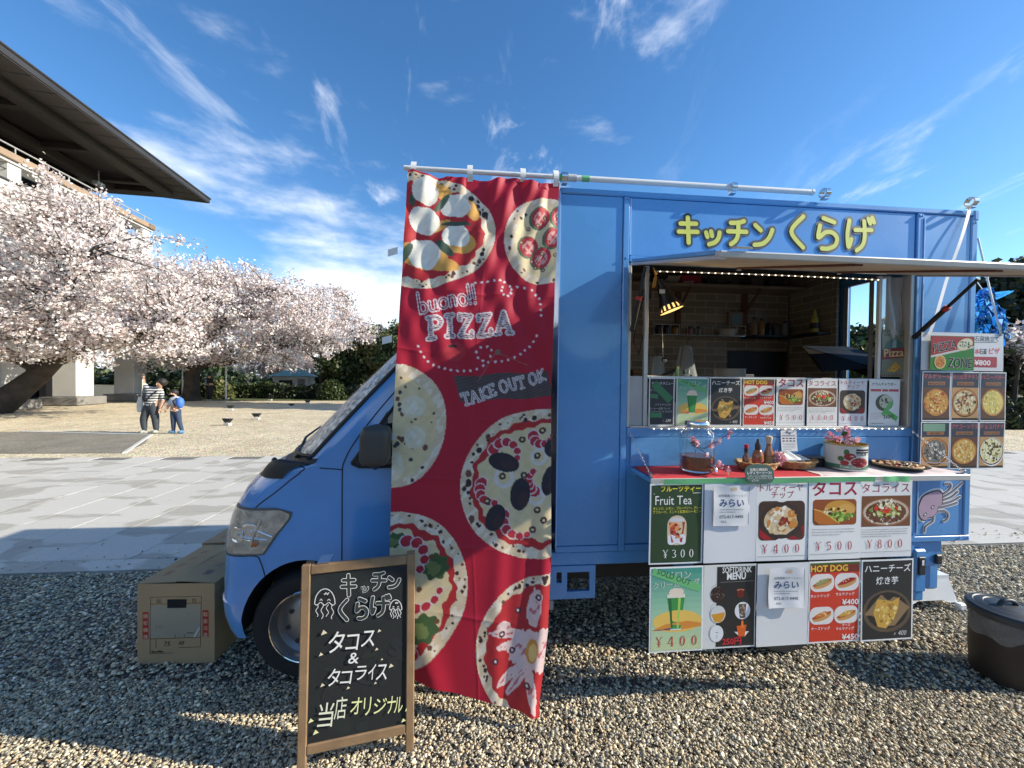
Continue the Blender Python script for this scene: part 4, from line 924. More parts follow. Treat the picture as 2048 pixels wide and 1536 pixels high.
# windscreen with silver sunshade
def wsf(off):
    def f(u, v):
        z_ = 1.195+(1.865-1.195)*v; th = (-pi/2+.16)+(pi-.32)*u; x_, y_, zz_ = nose(th, sfront(z_), z_, scent(z_)); return (x_-off*.72, y_, zz_+off*.68)
    return f
m = MB(); m.grid(wsf(.004), 30, 12)
SHADE = mk('crinkled_silver_sunshade', (.52, .51, .48), .32, metal=.45, var=.75, scale=34, bump=1.0, bscale=40); ws = tp('windscreen', m, SHADE, smooth=50, label='windscreen with crinkled silver sunshade behind the glass')
m = MB(); m.grid(wsf(.012), 30, 12); sub('glass', m, mk('windscreen_glass', (.85, .9, .9), .04, alpha=.10, var=0, coat=1), ws, 50)
m = MB(); e_ = [wsf(.010)(0, v) for v in np.linspace(0, 1, 9)]; m.tube(e_, .011, 6); sub('edge_seal', m, BLACKP, ws, 60)
m = MB(); e_ = [wsf(.010)(u, 0) for u in np.linspace(0, 1, 20)]; m.tube(e_, .012, 6); sub('base_seal', m, BLACKP, ws, 60)
# cowl panel, black corner fin, wipers
def hoodp(u, z_, off=0):
    th = (-pi/2+.05)+(pi-.1)*u; x_, y_, zz_ = nose(th, sfront(z_), z_, scent(z_)); return (x_-off*.4, y_, zz_+off)
m = MB(); m.grid(lambda u, v: hoodp(u, 1.152+.034*v, .004), 30, 3); cw = tp('cowl_panel', m, BLACKP, smooth=50)
m = MB()
def fin(u, v):
    th = -pi/2+.02+.62*v; z_ = 1.085+.075*u; x_, y_, zz_ = nose(th, sfront(z_), z_, scent(z_)); b_ = sin(pi*u)**.7*sin(pi*min(1, v*.9+.1))*.05
    return (x_-b_*.3-.006, y_-.012*(1-v), zz_+b_*1.0+.005)
m.grid(fin, 10, 14); sub('corner_fin', m, BLACKP, cw, 60)
for (u0, u1) in ((.12, .42), (.52, .85)):
    a = Vector(hoodp(u0, 1.17, .02)); b = Vector(wsf(.03)(u1, .12)); m = MB(); m.tube([a, a.lerp(b, .5)+Vector((-.02, 0, .02)), b], [.010, .007, .006], 6); w_ = sub('wiper_arm', m, BLACKP, cw, 60)
m = MB(); a = Vector(hoodp(.03, 1.165, .012)); m.tube([a+Vector((.0, 0, .01)), a+Vector((.02, .05, .05)), a+Vector((-.03, .14, .06))], .012, 6); sub('wiper_pivot', m, BLACKP, cw, 60)
m = MB(); p = nose(-.35, sfront(1.09), 1.09, scent(1.09)); m.box((p[0], p[1], p[2]+.012), (.03, .03, .03), .01); tp('washer_nozzle', m, BLACKP)
m = MB(); m.bx((-1.618, .45, .47), (-1.59, W-.45, .60), .01); tp('front_grille', m, BLACKP)
m = MB(); m.bx((-1.630, .55, .36), (-1.624, .87, .435)); tp('number_plate', m, WHITEP)
hl2 = skin_patch('headlight', lambda z: hl(z)+.02, lambda z: hrr(z)-.012, .693, .938, .003, MATS['headlight_silver'], truck); hl2.matrix_local = Matrix.Translation((0, W, 0)) @ Matrix.Scale(-1, 4, (0, 1, 0))
# ---- roof clamps on the top rail
def clamp(x):
    m = MB(); pts = [(x+.026*cos(a), -.03, 2.70+.026*sin(a)) for a in np.linspace(-pi/2+.35, 1.5*pi-.35, 14)]
    V = []; 
    for a in np.linspace(0, 2*pi, 21)[:-1]:
        for (r_, y_) in ((.022, -.045), (.027, -.045), (.027, -.015), (.022, -.015)): V.append((x, y_+r_*0, 2.692+0)) if False else V.append((x-.015+(y_+.045), -.03+r_*sin(a), 2.698+r_*cos(a)))
    F = []
    for i in range(20):
        for k in range(4): F.append((i*4+k, ((i+1) % 20)*4+k, ((i+1) % 20)*4+(k+1) % 4, i*4+(k+1) % 4))
    m.add(V, F); c = tp('roof_clamp', m, CHROME, smooth=40); sub('clamp_foot', MB().bx((x-.016, -.045, 2.661), (x+.016, -.012, 2.672), .002), CHROME, c)
for x in (.264, 1.219, 1.779, 2.722): clamp(x)
# ---- hanging gap: interior fittings that are built in
ISH = tp('overhead_shelf', MB().bx((.30, DB-.24, 2.425), (2.68, DB-.001, 2.45), .004), mk('shelf_wood', (.30, .22, .15), .6))
for x in (1.60, 2.24): sub('shelf_bracket', MB().bx((x, DB-.03, 2.10), (x+.05, DB-.002, 2.424), .004), RIB, ISH); sub('shelf_brace', MB().tube([(x+.02, DB-.22, 2.42), (x+.02, DB-.04, 2.25)], .012, 6), RIB, ISH)
rk = tp('wall_rack', MB().bx((1.36, DB-.10, 2.022), (2.22, DB-.001, 2.028)), ALU)
sub('rack_front_rail', MB().tube([(1.36, DB-.10, 2.115), (2.22, DB-.10, 2.115)], .004, 6), ALU, rk)
for k in range(12): sub('rack_wire', MB().tube([(1.36+k*.078, DB-.10, 2.028), (1.36+k*.078, DB-.10, 2.115)], .0025, 5), ALU, rk)
tp('work_counter', MB().bx((.31, .16, ZB+.03), (2.4, DB-.01, 1.50), .005), mk('steel_counter', (.25, .25, .26), .4, metal=.6))
# ================================================================ PRINTED SHEETS
TXT = {}
def tmesh(body, bold=0.0):
    k = (body, bold)
    if k not in TXT:
        cu = bpy.data.curves.new('t', 'FONT'); cu.body = body; cu.resolution_u = 2; cu.offset = bold; cu.size = 1
        o = bpy.data.objects.new('t', cu); me = o.to_mesh()
        V = np.array([v.co[:2] for v in me.vertices]).reshape(-1, 2); F = [tuple(p.vertices) for p in me.polygons]
        o.to_mesh_clear(); bpy.data.objects.remove(o); bpy.data.curves.remove(cu)
        if len(V): V = V-np.array([V[:, 0].min(), 0])
        TXT[k] = (V, F)
    return TXT[k]
C = srgb
WHITE = C(235, 235, 233); INK = C(30, 28, 30); CRIM = C(165, 25, 60); REDP = C(205, 60, 40); BLKP = C(38, 40, 42)
class Sheet:
    """printed sheet w x h in metres; x right, z up, viewer on -y; print laid down as thin coloured films"""
    def __init__(s, w, h, bg=WHITE, border=None, bend=None):
        s.w, s.h = w, h; s.P = []; s.k = 0; s.bend = bend or (lambda x, z: 0.0); s.bg = bg; s.r = random.Random(int(w*1e4+h*1e3))
        if border: s.rect(border, border, w-2*border, h-2*border, bg); s.bg = WHITE
    def poly(s, pts, c): s.P.append(([tuple(p) for p in pts], [tuple(range(len(pts)))], c, s.k)); s.k += 1
    def rect(s, x, z, w, h, c, rot=0):
        nx, nz = max(1, int(w/.012)), max(1, int(h/.012)); V = []; cx, cz = x+w/2, z+h/2
        for j in range(nz+1):
            for i in range(nx+1):
                a, b = x+w*i/nx-cx, z+h*j/nz-cz; V.append((cx+a*cos(rot)-b*sin(rot), cz+a*sin(rot)+b*cos(rot)))
        F = [(j*(nx+1)+i, j*(nx+1)+i+1, (j+1)*(nx+1)+i+1, (j+1)*(nx+1)+i) for j in range(nz) for i in range(nx)]
        s.P.append((V, F, c, s.k)); s.k += 1
    def ell(s, x, z, rx, rz, c, rot=0, n=20, wob=0):
        P = []
        for k in range(n):
            a = 2*pi*k/n; f = 1+s.r.uniform(-wob, wob); u, v = rx*cos(a)*f, rz*sin(a)*f; P.append((x+u*cos(rot)-v*sin(rot), z+u*sin(rot)+v*cos(rot)))
        s.poly(P, c)
    def ring(s, x, z, rx, rz, ix, iz, c, n=20):
        V = [(x+rx*cos(2*pi*k/n), z+rz*sin(2*pi*k/n)) for k in range(n)]+[(x+ix*cos(2*pi*k/n), z+iz*sin(2*pi*k/n)) for k in range(n)]
        s.P.append((V, [(k, (k+1) % n, n+(k+1) % n, n+k) for k in range(n)], c, s.k)); s.k += 1
    def rrect(s, x, z, w, h, r, c, n=5):
        P = []
        for (cx, cz, a0) in ((x+w-r, z+h-r, 0), (x+r, z+h-r, pi/2), (x+r, z+r, pi), (x+w-r, z+r, 1.5*pi)):
            for k in range(n+1): a = a0+pi/2*k/n; P.append((cx+r*cos(a), cz+r*sin(a)))
        s.poly(P, c)
    def line(s, pts, wd, c):
        ws = wd if isinstance(wd, (list, tuple)) else [wd]*len(pts); L_, R_ = [], []
        for i, p in enumerate(pts):
            a, b = pts[max(i-1, 0)], pts[min(i+1, len(pts)-1)]; dx, dz = b[0]-a[0], b[1]-a[1]; l = math.hypot(dx, dz) or 1; nx, nz = -dz/l*ws[i]/2, dx/l*ws[i]/2
            L_.append((p[0]+nx, p[1]+nz)); R_.append((p[0]-nx, p[1]-nz))
        n = len(pts); s.P.append((L_+R_, [(i, i+1, n+i+1, n+i) for i in range(n-1)], c, s.k)); s.k += 1
    def text(s, body, x, z, size, c, bold=0.0, maxw=None, rot=0, align='l', sx=1.0, slant=0):
        V, F = tmesh(body, bold)
        if not len(V): return
        V = V*size; w = V[:, 0].max()
        f = sx if not maxw else min(sx, maxw/w)
        V = V*np.array([f, 1]); V[:, 0] += V[:, 1]*slant; w = V[:, 0].max()
        if align == 'c': V[:, 0] -= w/2
        elif align == 'r': V[:, 0] -= w
        s.P.append(([(x+a*cos(rot)-b*sin(rot), z+a*sin(rot)+b*cos(rot)) for a, b in V], F, c, s.k)); s.k += 1
    def bits(s, x, z, rx, rz, n, s0, s1, pal, flat=.7, edge=1.0):
        for _ in range(n):
            a = s.r.uniform(0, 2*pi); q = math.sqrt(s.r.uniform(0, 1))*edge; e = s.r.uniform(s0, s1)
            s.ell(x+rx*q*cos(a), z+rz*q*sin(a), e, e*s.r.uniform(flat*.5, 1), s.r.choice(pal), s.r.uniform(0, 3.1), 7, .18); s.k -= .6
    def lines_of_text(s, x, z, w, n, dz, c, h=.0022):
        for k in range(n):
            x0 = x
            while x0 < x+w*(.92 if k < n-1 else .6):
                l = s.r.uniform(.003, .009); k0 = s.k; s.rect(x0, z-k*dz, l, h*s.r.uniform(.6, 1), c); s.k = k0; x0 += l+.0018
    def price(s, txt, x, z, h, c, gap=.74):
        """figures with thick and thin strokes and small serifs"""
        def P(px, pz): return (x0+px*h, z+pz*h)
        x0 = x
        for ch in txt:
            if ch == '0': s.ring(*P(.3, .5), .27*h, .5*h, .15*h, .45*h, c)
            elif ch == '8': s.ring(*P(.3, .74), .22*h, .26*h, .12*h, .2*h, c); s.ring(*P(.3, .26), .26*h, .28*h, .15*h, .22*h, c)
            elif ch == '4': s.line([P(.42, 1), P(.02, .3)], .06*h, c); s.line([P(.0, .28), P(.6, .28)], .06*h, c); s.line([P(.44, 1), P(.44, 0)], .12*h, c); s.line([P(.28, .02), P(.6, .02)], .05*h, c)
            elif ch == '5': s.line([P(.1, .95), P(.52, .95)], .11*h, c); s.line([P(.12, .98), P(.1, .52)], .05*h, c); s.line([P(.1, .53), P(.28, .62), P(.46, .54), P(.52, .34), P(.44, .12), P(.26, .02), P(.06, .1)], [.03*h, .06*h, .11*h, .13*h, .1*h, .06*h, .08*h], c)
            elif ch == '3': s.line([P(.06, .88), P(.26, .98), P(.45, .88), P(.46, .68), P(.24, .53)], [.08*h, .05*h, .1*h, .1*h, .04*h], c); s.line([P(.24, .53), P(.5, .4), P(.5, .15), P(.27, .02), P(.05, .12)], [.04*h, .12*h, .12*h, .05*h, .08*h], c)
            elif ch == '¥': s.line([P(.04, .98), P(.3, .5)], .10*h, c); s.line([P(.56, .98), P(.3, .5)], .05*h, c); s.line([P(.3, .52), P(.3, 0)], .10*h, c); s.line([P(.1, .42), P(.5, .42)], .05*h, c); s.line([P(.1, .27), P(.5, .27)], .05*h, c); s.line([P(.16, .015), P(.44, .015)], .04*h, c); s.line([P(-.06, .975), P(.16, .975)], .04*h, c); s.line([P(.46, .975), P(.66, .975)], .04*h, c)
            x0 += gap*h
    def build(s, name, label, cat, M, group=None, mat=None, parent=None):
        m = MB(); nx, nz = 18, 22
        B = s.bend
        m.ci = s.bg; m.grid(lambda u, v: (u*s.w, B(u*s.w, v*s.h), v*s.h), nx, nz)
        m.ci = C(215, 215, 212); m.grid(lambda u, v: (u*s.w, B(u*s.w, v*s.h)+.0012, v*s.h), nx, nz)
        for pts, F, c, k in s.P:
            m.ci = c; y = -.0005-k*.00003
            if len(F) == 1 and len(pts) > 4:         # films follow the curl of the sheet
                n = len(pts); gx = sum(p[0] for p in pts)/n; gz = sum(p[1] for p in pts)/n; pts = list(pts)+[(gx+(p[0]-gx)*f, gz+(p[1]-gz)*f) for f in (.66, .33) for p in pts]+[(gx, gz)]
                F = [(r*n+i, r*n+(i+1) % n, (r+1)*n+(i+1) % n, (r+1)*n+i) for r in (0, 1) for i in range(n)]+[(2*n+i, 2*n+(i+1) % n, 3*n) for i in range(n)]
            m.add([(p[0], B(p[0], p[1])+y, p[1]) for p in pts], F)
        return obj(name, m, mat or PRINT, M=M, label=label, cat=cat, group=group, parent=parent, recalc=False)
def bendf(seed, amp=.0015, w=.2, h=.3):
    amp = min(amp, .0016) if w > .1 else amp
    r = random.Random(seed); a, b, c, d = (r.uniform(-1, 1) for _ in range(4))
    return lambda x, z: amp*(sin(x/w*3+a*3)*.6+sin(z/h*3.4+b*3)*.7+sin(x/w*4+z/h*3+c*3)*.2)-abs(d)*amp*1.2*(1-z/h)**2
# ---- food pictures
def taco(p, x, z, w, h):
    p.rrect(x, z, w, h, h*.14, C(150, 75, 35)); cx, cz = x+w/2, z+h/2
    p.ell(cx+w*.12, cz+h*.12, w*.36, h*.34, C(205, 150, 60)); p.ell(cx+w*.25, cz+h*.02, w*.2, h*.3, C(218, 165, 85))
    p.bits(cx-w*.02, cz+h*.02, w*.3, h*.14, 40, w*.015, w*.05, [C(60, 32, 20), C(95, 55, 30), C(235, 225, 180), C(240, 215, 120)])
    p.bits(cx+w*.12, cz-h*.16, w*.3, h*.16, 45, w*.02, w*.05, [C(110, 150, 50), C(150, 185, 70), C(80, 120, 40), C(185, 205, 100)])
    p.poly([(x+w*.02, z+h*.62), (x+w*.16, z+h*.55), (x+w*.40, z+h*.28), (x+w*.58, z+h*.06), (x+w*.4, z+h*.02), (x+w*.14, z+h*.03), (x+w*.02, z+h*.2)], C(190, 110, 40))
    p.line([(x+w*.02, z+h*.63), (x+w*.18, z+h*.55), (x+w*.42, z+h*.29), (x+w*.6, z+h*.06)], w*.018, C(235, 190, 95))
def bowl(p, x, z, w, h):
    p.rect(x, z, w, h, C(120, 75, 45)); cx, cz = x+w*.5, z+h*.46
    p.ell(cx, cz, w*.50, h*.46, C(150, 95, 65)); p.ell(cx, cz+h*.01, w*.47, h*.42, C(200, 180, 160)); p.ell(cx, cz, w*.42, h*.36, C(110, 65, 40))
    p.bits(cx, cz-h*.02, w*.42, h*.36, 70, w*.015, w*.035, [C(235, 230, 215), C(220, 205, 185), C(90, 50, 35), C(130, 80, 50)])
    p.bits(cx, cz+h*.05, w*.34, h*.2, 50, w*.018, w*.045, [C(150, 175, 65), C(190, 205, 95), C(110, 140, 50), C(215, 215, 150)])
    p.bits(cx, cz+h*.1, w*.24, h*.1, 14, w*.03, w*.055, [C(205, 50, 35), C(225, 80, 50)]); p.bits(cx, cz+h*.27, w*.2, h*.14, 30, w*.015, w*.035, [C(240, 230, 195), C(225, 205, 160), C(245, 240, 220)])
def chips(p, x, z, w, h):
    p.rrect(x, z, w, h, h*.13, C(70, 50, 42)); cx, cz = x+w*.5, z+h*.5
    p.poly([(x+w*.62, z+h*.02), (x+w*.86, z+h*.01), (x+w*.985, z+h*.12), (x+w*.99, z+h*.4)], C(150, 25, 40)); p.poly([(x+w*.02, z+h*.3), (x+w*.02, z+h*.12), (x+w*.14, z+h*.01), (x+w*.3, z+h*.02)], C(165, 30, 40))
    p.ell(cx, cz, w*.46, h*.46, C(58, 46, 44)); p.ell(cx-w*.02, cz, w*.36, h*.36, C(215, 195, 160), wob=.05)
    p.bits(cx-w*.02, cz, w*.34, h*.34, 55, w*.03, w*.085, [C(232, 215, 180), C(205, 135, 60), C(240, 232, 215), C(190, 150, 100), C(220, 190, 140)]); p.bits(cx+w*.04, cz-h*.06, w*.12, h*.12, 16, w*.02, w*.05, [C(140, 45, 30), C(165, 60, 40)])
def dog(p, x, z, w, h, top):
    p.rrect(x, z, w, h, h*.42, C(225, 220, 216)); a = .38; cx, cz = x+w/2, z+h/2
    p.ell(cx+w*.02, cz-h*.08, w*.40, h*.20, C(200, 150, 90), a*.8); p.ell(cx, cz+h*.02, w*.42, h*.11, C(170, 70, 45), a*.8); p.ell(cx, cz+h*.06, w*.30, h*.13, top, a*.8, wob=.12); p.bits(cx, cz+h*.08, w*.2, h*.08, 8, w*.02, w*.04, [top, C(235, 215, 160)])
def potato(p, x, z, r):
    p.ell(x, z, r*1.08, r*.86, C(92, 78, 62)); p.ell(x, z+r*.03, r*.94, r*.74, C(36, 34, 34)); p.poly([(x-r*1.0, z-r*.1), (x-r*.3, z+r*.66), (x+r*.4, z+r*.55), (x+r*1.0, z+r*.12), (x+r*.35, z-r*.6), (x-r*.3, z-r*.62)], C(140, 115, 82))
    p.poly([(x-r*.62, z-r*.05), (x-r*.45, z+r*.5), (x-r*.1, z+r*.45), (x+r*.2, z+r*.38), (x+r*.55, z+r*.55), (x+r*.48, z+r*.05), (x+r*.3, z-r*.35), (x-r*.05, z-r*.7), (x-r*.42, z-r*.62)], C(205, 160, 70))
    p.bits(x-r*.05, z-r*.05, r*.42, r*.48, 40, r*.04, r*.11, [C(222, 185, 95), C(190, 140, 55), C(235, 210, 140), C(160, 120, 50)])
def pizza_pic(p, x, z, rx, rz, base, pal, crust=C(185, 120, 60), n=80):
    p.ell(x, z, rx*1.06, rz*1.06, C(60, 45, 38)); p.ell(x, z+rz*.03, rx, rz, crust, wob=.015, n=26); p.ell(x, z+rz*.03, rx*.88, rz*.88, base, n=24); p.bits(x, z+rz*.03, rx*.86, rz*.86, n, rx*.05, rx*.14, pal)
# ---- poster layouts
def p_taco(p):
    w, h = p.w, p.h; p.text('タコス', w*.5, h*.83, w*.30, CRIM, .018, maxw=w*.86, align='c'); taco(p, w*.08, h*.44, w*.84, h*.33)
    p.lines_of_text(w*.06, h*.385, w*.9, 3, h*.035, C(95, 95, 100), w*.009); p.price('¥500', w*.14, h*.12, h*.11, CRIM, 1.32); p.line([(w*.02, h*.07), (w*.98, h*.075)], w*.006, C(110, 110, 115))
def p_rice(p):
    w, h = p.w, p.h; p.text('タコライス', w*.03, h*.85, w*.19, CRIM, .0, maxw=w*.96); bowl(p, w*.03, h*.40, w*.94, h*.40)
    p.lines_of_text(w*.03, h*.36, w*.95, 4, h*.03, C(85, 85, 90), w*.009); p.price('¥800', w*.14, h*.12, h*.11, CRIM, 1.32); p.line([(w*.02, h*.07), (w*.98, h*.075)], w*.006, C(110, 110, 115))
def p_chip(p):
    w, h = p.w, p.h; p.text('トルティーヤ', w*.06, h*.89, w*.15, CRIM, maxw=w*.92); p.text('チップ', w*.5, h*.80, w*.15, CRIM, align='c'); chips(p, w*.04, h*.26, w*.90, h*.50); p.price('¥400', w*.12, h*.10, h*.11, CRIM, 1.32); p.line([(w*.02, h*.055), (w*.98, h*.06)], w*.006, C(110, 110, 115))
def p_hot(p):
    w, h = p.w, p.h; p.rect(w*.02, h*.86, w*.96, h*.12, C(120, 45, 35)); p.rect(w*.02, h*.955, w*.96, h*.025, C(60, 95, 40))
    p.text('HOT DOG', w*.03, h*.875, w*.155, C(235, 190, 60), .03, maxw=w*.95)
    for (i, j, c) in ((0, 0, C(150, 150, 95)), (1, 0, C(160, 30, 38)), (0, 1, C(205, 115, 40)), (1, 1, C(205, 155, 65))): dog(p, w*(.02+.48*i), h*(.63-.40*j), w*.47, h*.215, c)
    p.text('ホットドッグ', w*.03, h*.565, w*.062, WHITE, .01); p.text('サルサドッグ', w*.52, h*.575, w*.062, WHITE, .01); p.text('¥400', w*.97, h*.46, w*.135, WHITE, .02, align='r', sx=1.15)
    p.text('チーズドッグ', w*.06, h*.165, w*.062, WHITE, .01); p.text('チーズ', w*.66, h*.195, w*.055, WHITE, .01); p.text('サルサドッグ', w*.54, h*.15, w*.06, WHITE, .01); p.text('¥450', w*.98, h*.03, w*.135, WHITE, .02, align='r', sx=1.15)
def p_honey(p):
    w, h = p.w, p.h; p.text('ハニーチーズ', w*.06, h*.85, w*.15, WHITE, .012, maxw=w*.9); p.text('焼き芋', w*.28, h*.70, w*.145, WHITE, .012); potato(p, w*.5, h*.36, w*.43); p.text('¥', w*.63, h*.06, w*.06, C(200, 200, 200), slant=.2); p.text('400', w*.71, h*.055, w*.12, C(215, 215, 212), slant=.2, sx=.9)
def p_melon(p, tape='SOLD OUT'):
    w, h = p.w, p.h; b = w*.03
    n = 14; top, mid, bot = np.array(C(70, 150, 135)), np.array(C(150, 195, 165)), np.array(C(190, 205, 160))
    for k in range(n):
        t_ = k/(n-1); c = top*(1-t_*2)+mid*t_*2 if t_ < .5 else mid*(2-t_*2)+bot*(t_*2-1); p.rect(b, b+(h-2*b)*(1-(k+1)/n), w-2*b, (h-2*b)/n+.0002, tuple(c))
    p.ell(w*.52, h*.36, w*.46, h*.13, C(228, 190, 95)); p.poly([(b, h*.26), (w*.3, h*.33), (w*.7, h*.36), (w-b, h*.33), (w-b, h*.29), (w*.5, h*.25)], C(215, 140, 60)); p.poly([(b, h*.26), (w*.45, h*.29), (w*.45, h*.265)], C(90, 75, 110))
    p.poly([(w*.33, h*.64), (w*.65, h*.64), (w*.58, h*.27), (w*.40, h*.27)], C(60, 145, 75)); p.poly([(w*.53, h*.64), (w*.58, h*.64), (w*.54, h*.28), (w*.51, h*.28)], C(165, 205, 95)); p.poly([(w*.34, h*.63), (w*.40, h*.63), (w*.43, h*.28), (w*.405, h*.28)], C(35, 105, 60))
    p.rect(w*.325, h*.635, w*.33, h*.045, C(225, 220, 205)); p.ell(w*.49, h*.70, w*.14, h*.05, C(232, 215, 195), wob=.08); p.rect(w*.39, h*.255, w*.2, h*.018, C(205, 215, 205))
    for off, c in ((0.02, C(240, 238, 220)), (0.0, C(120, 165, 140))): p.text('メロン', w*.30, h*.86, w*.16, c, .022 if off else .0); p.text('クリームソーダ', w*.06, h*.75, w*.125, c, .022 if off else 0, maxw=w*.88, rot=.06)
    if tape:
        p.rect(w*.02, h*.80, w*.95, h*.085, C(110, 185, 120), -.36); p.text(tape, w*.12, h*.925, w*.135, C(20, 60, 60), .006, rot=-.36, maxw=w*.78)
def p_melon_price(p): p_melon(p); p.price('¥400', p.w*.13, p.h*.07, p.h*.115, C(190, 60, 50), 1.25)
def p_tea(p):
    w, h = p.w, p.h; p.text('フルーツティー', w*.20, h*.905, w*.12, C(235, 220, 60), .02, maxw=w*.75); p.line([(w*.07, h*.875), (w*.95, h*.88)], w*.01, WHITE); p.text('Fruit Tea', w*.10, h*.74, w*.23, WHITE, .0, maxw=w*.86, sx=.82)
    p.text('オレンジ、レモン、ブルーベリー、グレー', w*.06, h*.68, w*.06, C(215, 205, 60), .012, maxw=w*.9); p.text('プフルーツ、ミントと紅茶のハーモニー', w*.06, h*.635, w*.06, C(215, 205, 60), .012, maxw=w*.9)
    p.rrect(w*.33, h*.235, w*.36, h*.37, w*.17, C(205, 190, 160)); p.rrect(w*.34, h*.24, w*.34, h*.13, w*.06, C(225, 225, 232)); p.poly([(w*.36, h*.52), (w*.66, h*.52), (w*.61, h*.27), (w*.41, h*.27)], C(170, 55, 45)); p.ell(w*.46, h*.46, w*.10, h*.06, C(225, 150, 95), wob=.1); p.ell(w*.5, h*.55, w*.14, h*.025, C(205, 205, 215)); p.bits(w*.5, h*.42, w*.11, h*.1, 14, w*.02, w*.05, [C(190, 70, 55), C(215, 130, 90), C(120, 40, 35)])
    p.price('¥300', w*.26, h*.08, h*.10, WHITE, 1.12)
def note(label, M, seed):
    """clear sleeve with a crumpled notice inside"""
    p = Sheet(.19, .20, C(225, 226, 228), bend=bendf(seed, .0028, .09, .10)); w, h = p.w, p.h
    p.ell(w*.55, h*.91, w*.09, h*.05, C(215, 190, 165)); p.text('訪問看護ステーション', w*.14, h*.72, w*.075, C(70, 85, 105), maxw=w*.78); p.text('みらい', w*.16, h*.49, w*.23, C(50, 75, 120), .02, maxw=w*.72); p.lines_of_text(w*.16, h*.40, w*.7, 2, h*.06, C(110, 110, 115), .003)
    p.text('072-817-9490', w*.17, h*.19, w*.115, C(70, 75, 85), .004, maxw=w*.75); p.text('FAX', w*.22, h*.08, w*.08, C(90, 92, 100)); p.line([(w*.97, h*.02), (w*.97, h*.98)], w*.012, C(60, 95, 130))
    return p.build('notice_sheet', label, 'notice', M, 'crumpled notices taped over posters')
def p_blank(p): pass
def p_soft(p):
    w, h = p.w, p.h; p.rect(w*.25, h*.02, w*.73, h*.955, BLKP); p.ring(w*.62, h*.9, 0, 0, 0, 0, BLKP)
    p.text('SOFTDRINK', w*.63, h*.90, w*.15, WHITE, .012, maxw=w*.56, align='c'); p.text('MENU', w*.62, h*.82, w*.17, WHITE, .03, maxw=w*.36, align='c'); p.line([(w*.31, h*.79), (w*.95, h*.795)], w*.006, C(150, 150, 150))
    p.ell(w*.27, h*.645, w*.14, h*.10, C(50, 38, 36)); p.bits(w*.27, h*.645, w*.13, h*.09, 36, w*.008, w*.02, [C(105, 85, 78), C(30, 22, 22), C(145, 125, 118)])
    p.ell(w*.28, h*.41, w*.145, h*.105, C(205, 208, 208)); p.poly([(w*.15, h*.41), (w*.41, h*.43), (w*.40, h*.37), (w*.33, h*.31), (w*.22, h*.32)], C(210, 150, 50)); p.ell(w*.26, h*.18, w*.13, h*.10, C(222, 224, 226)); p.rect(w*.24, h*.19, w*.05, h*.006, C(60, 70, 75)); p.rect(w*.265, h*.12, w*.008, h*.05, C(90, 130, 170))
    p.poly([(w*.63, h*.69), (w*.78, h*.69), (w*.76, h*.60), (w*.65, h*.60)], C(110, 30, 25)); p.ell(w*.705, h*.69, w*.075, h*.012, C(190, 120, 95)); p.ell(w*.75, h*.44, w*.15, h*.105, C(225, 226, 230)); p.poly([(w*.67, h*.52), (w*.82, h*.52), (w*.80, h*.35), (w*.70, h*.35)], C(95, 80, 70)); p.bits(w*.75, h*.44, w*.05, h*.07, 10, w*.015, w*.028, [C(205, 195, 185), C(170, 150, 135)])
    p.poly([(w*.60, h*.19), (w*.88, h*.19), (w*.80, h*.13), (w*.70, h*.13)], C(220, 222, 225)); p.poly([(w*.64, h*.26), (w*.83, h*.27), (w*.80, h*.13), (w*.68, h*.13)], C(215, 95, 35)); p.poly([(w*.73, h*.32), (w*.77, h*.32), (w*.78, h*.2), (w*.72, h*.2)], C(230, 120, 50)); p.text('250円', w*.37, h*.045, w*.15, C(205, 50, 60), .02, maxw=w*.42)
    for (cx, cz) in ((.13, .66), (.11, .43), (.10, .18)):
        for k in range(7): a = 1.7+k*.28; p.rect(w*cx+w*.10*cos(a)+w*.10, h*cz+h*.10*sin(a), w*.012, h*.006, INK)
def p_drink(p):
    w, h = p.w, p.h; p.text('ドリンクメニュー', w*.12, h*.86, w*.12, WHITE, maxw=w*.82); p.text('ソフトドリンク', w*.25, h*.42, w*.09, C(215, 215, 215)); p.text('コーヒー 紅茶 コーラ', w*.04, h*.34, w*.085, C(210, 210, 210), maxw=w*.9); p.text('ジンジャーエール カルピス', w*.03, h*.28, w*.08, C(210, 210, 210), maxw=w*.9); p.text('ビール', w*.07, h*.72, w*.09, C(215, 215, 215))
    p.rect(w*.06, h*.62, w*.92, h*.16, C(55, 120, 80), -.75); p.rect(w*.06, h*.57, w*.3, h*.09, C(60, 125, 85), -.1); p.rect(w*.03, h*.17, w*.48, h*.10, C(65, 130, 85)); p.text('¥', w*.56, h*.09, w*.07, C(215, 215, 215)); p.text('250', w*.66, h*.085, w*.14, C(225, 225, 222), slant=.2)
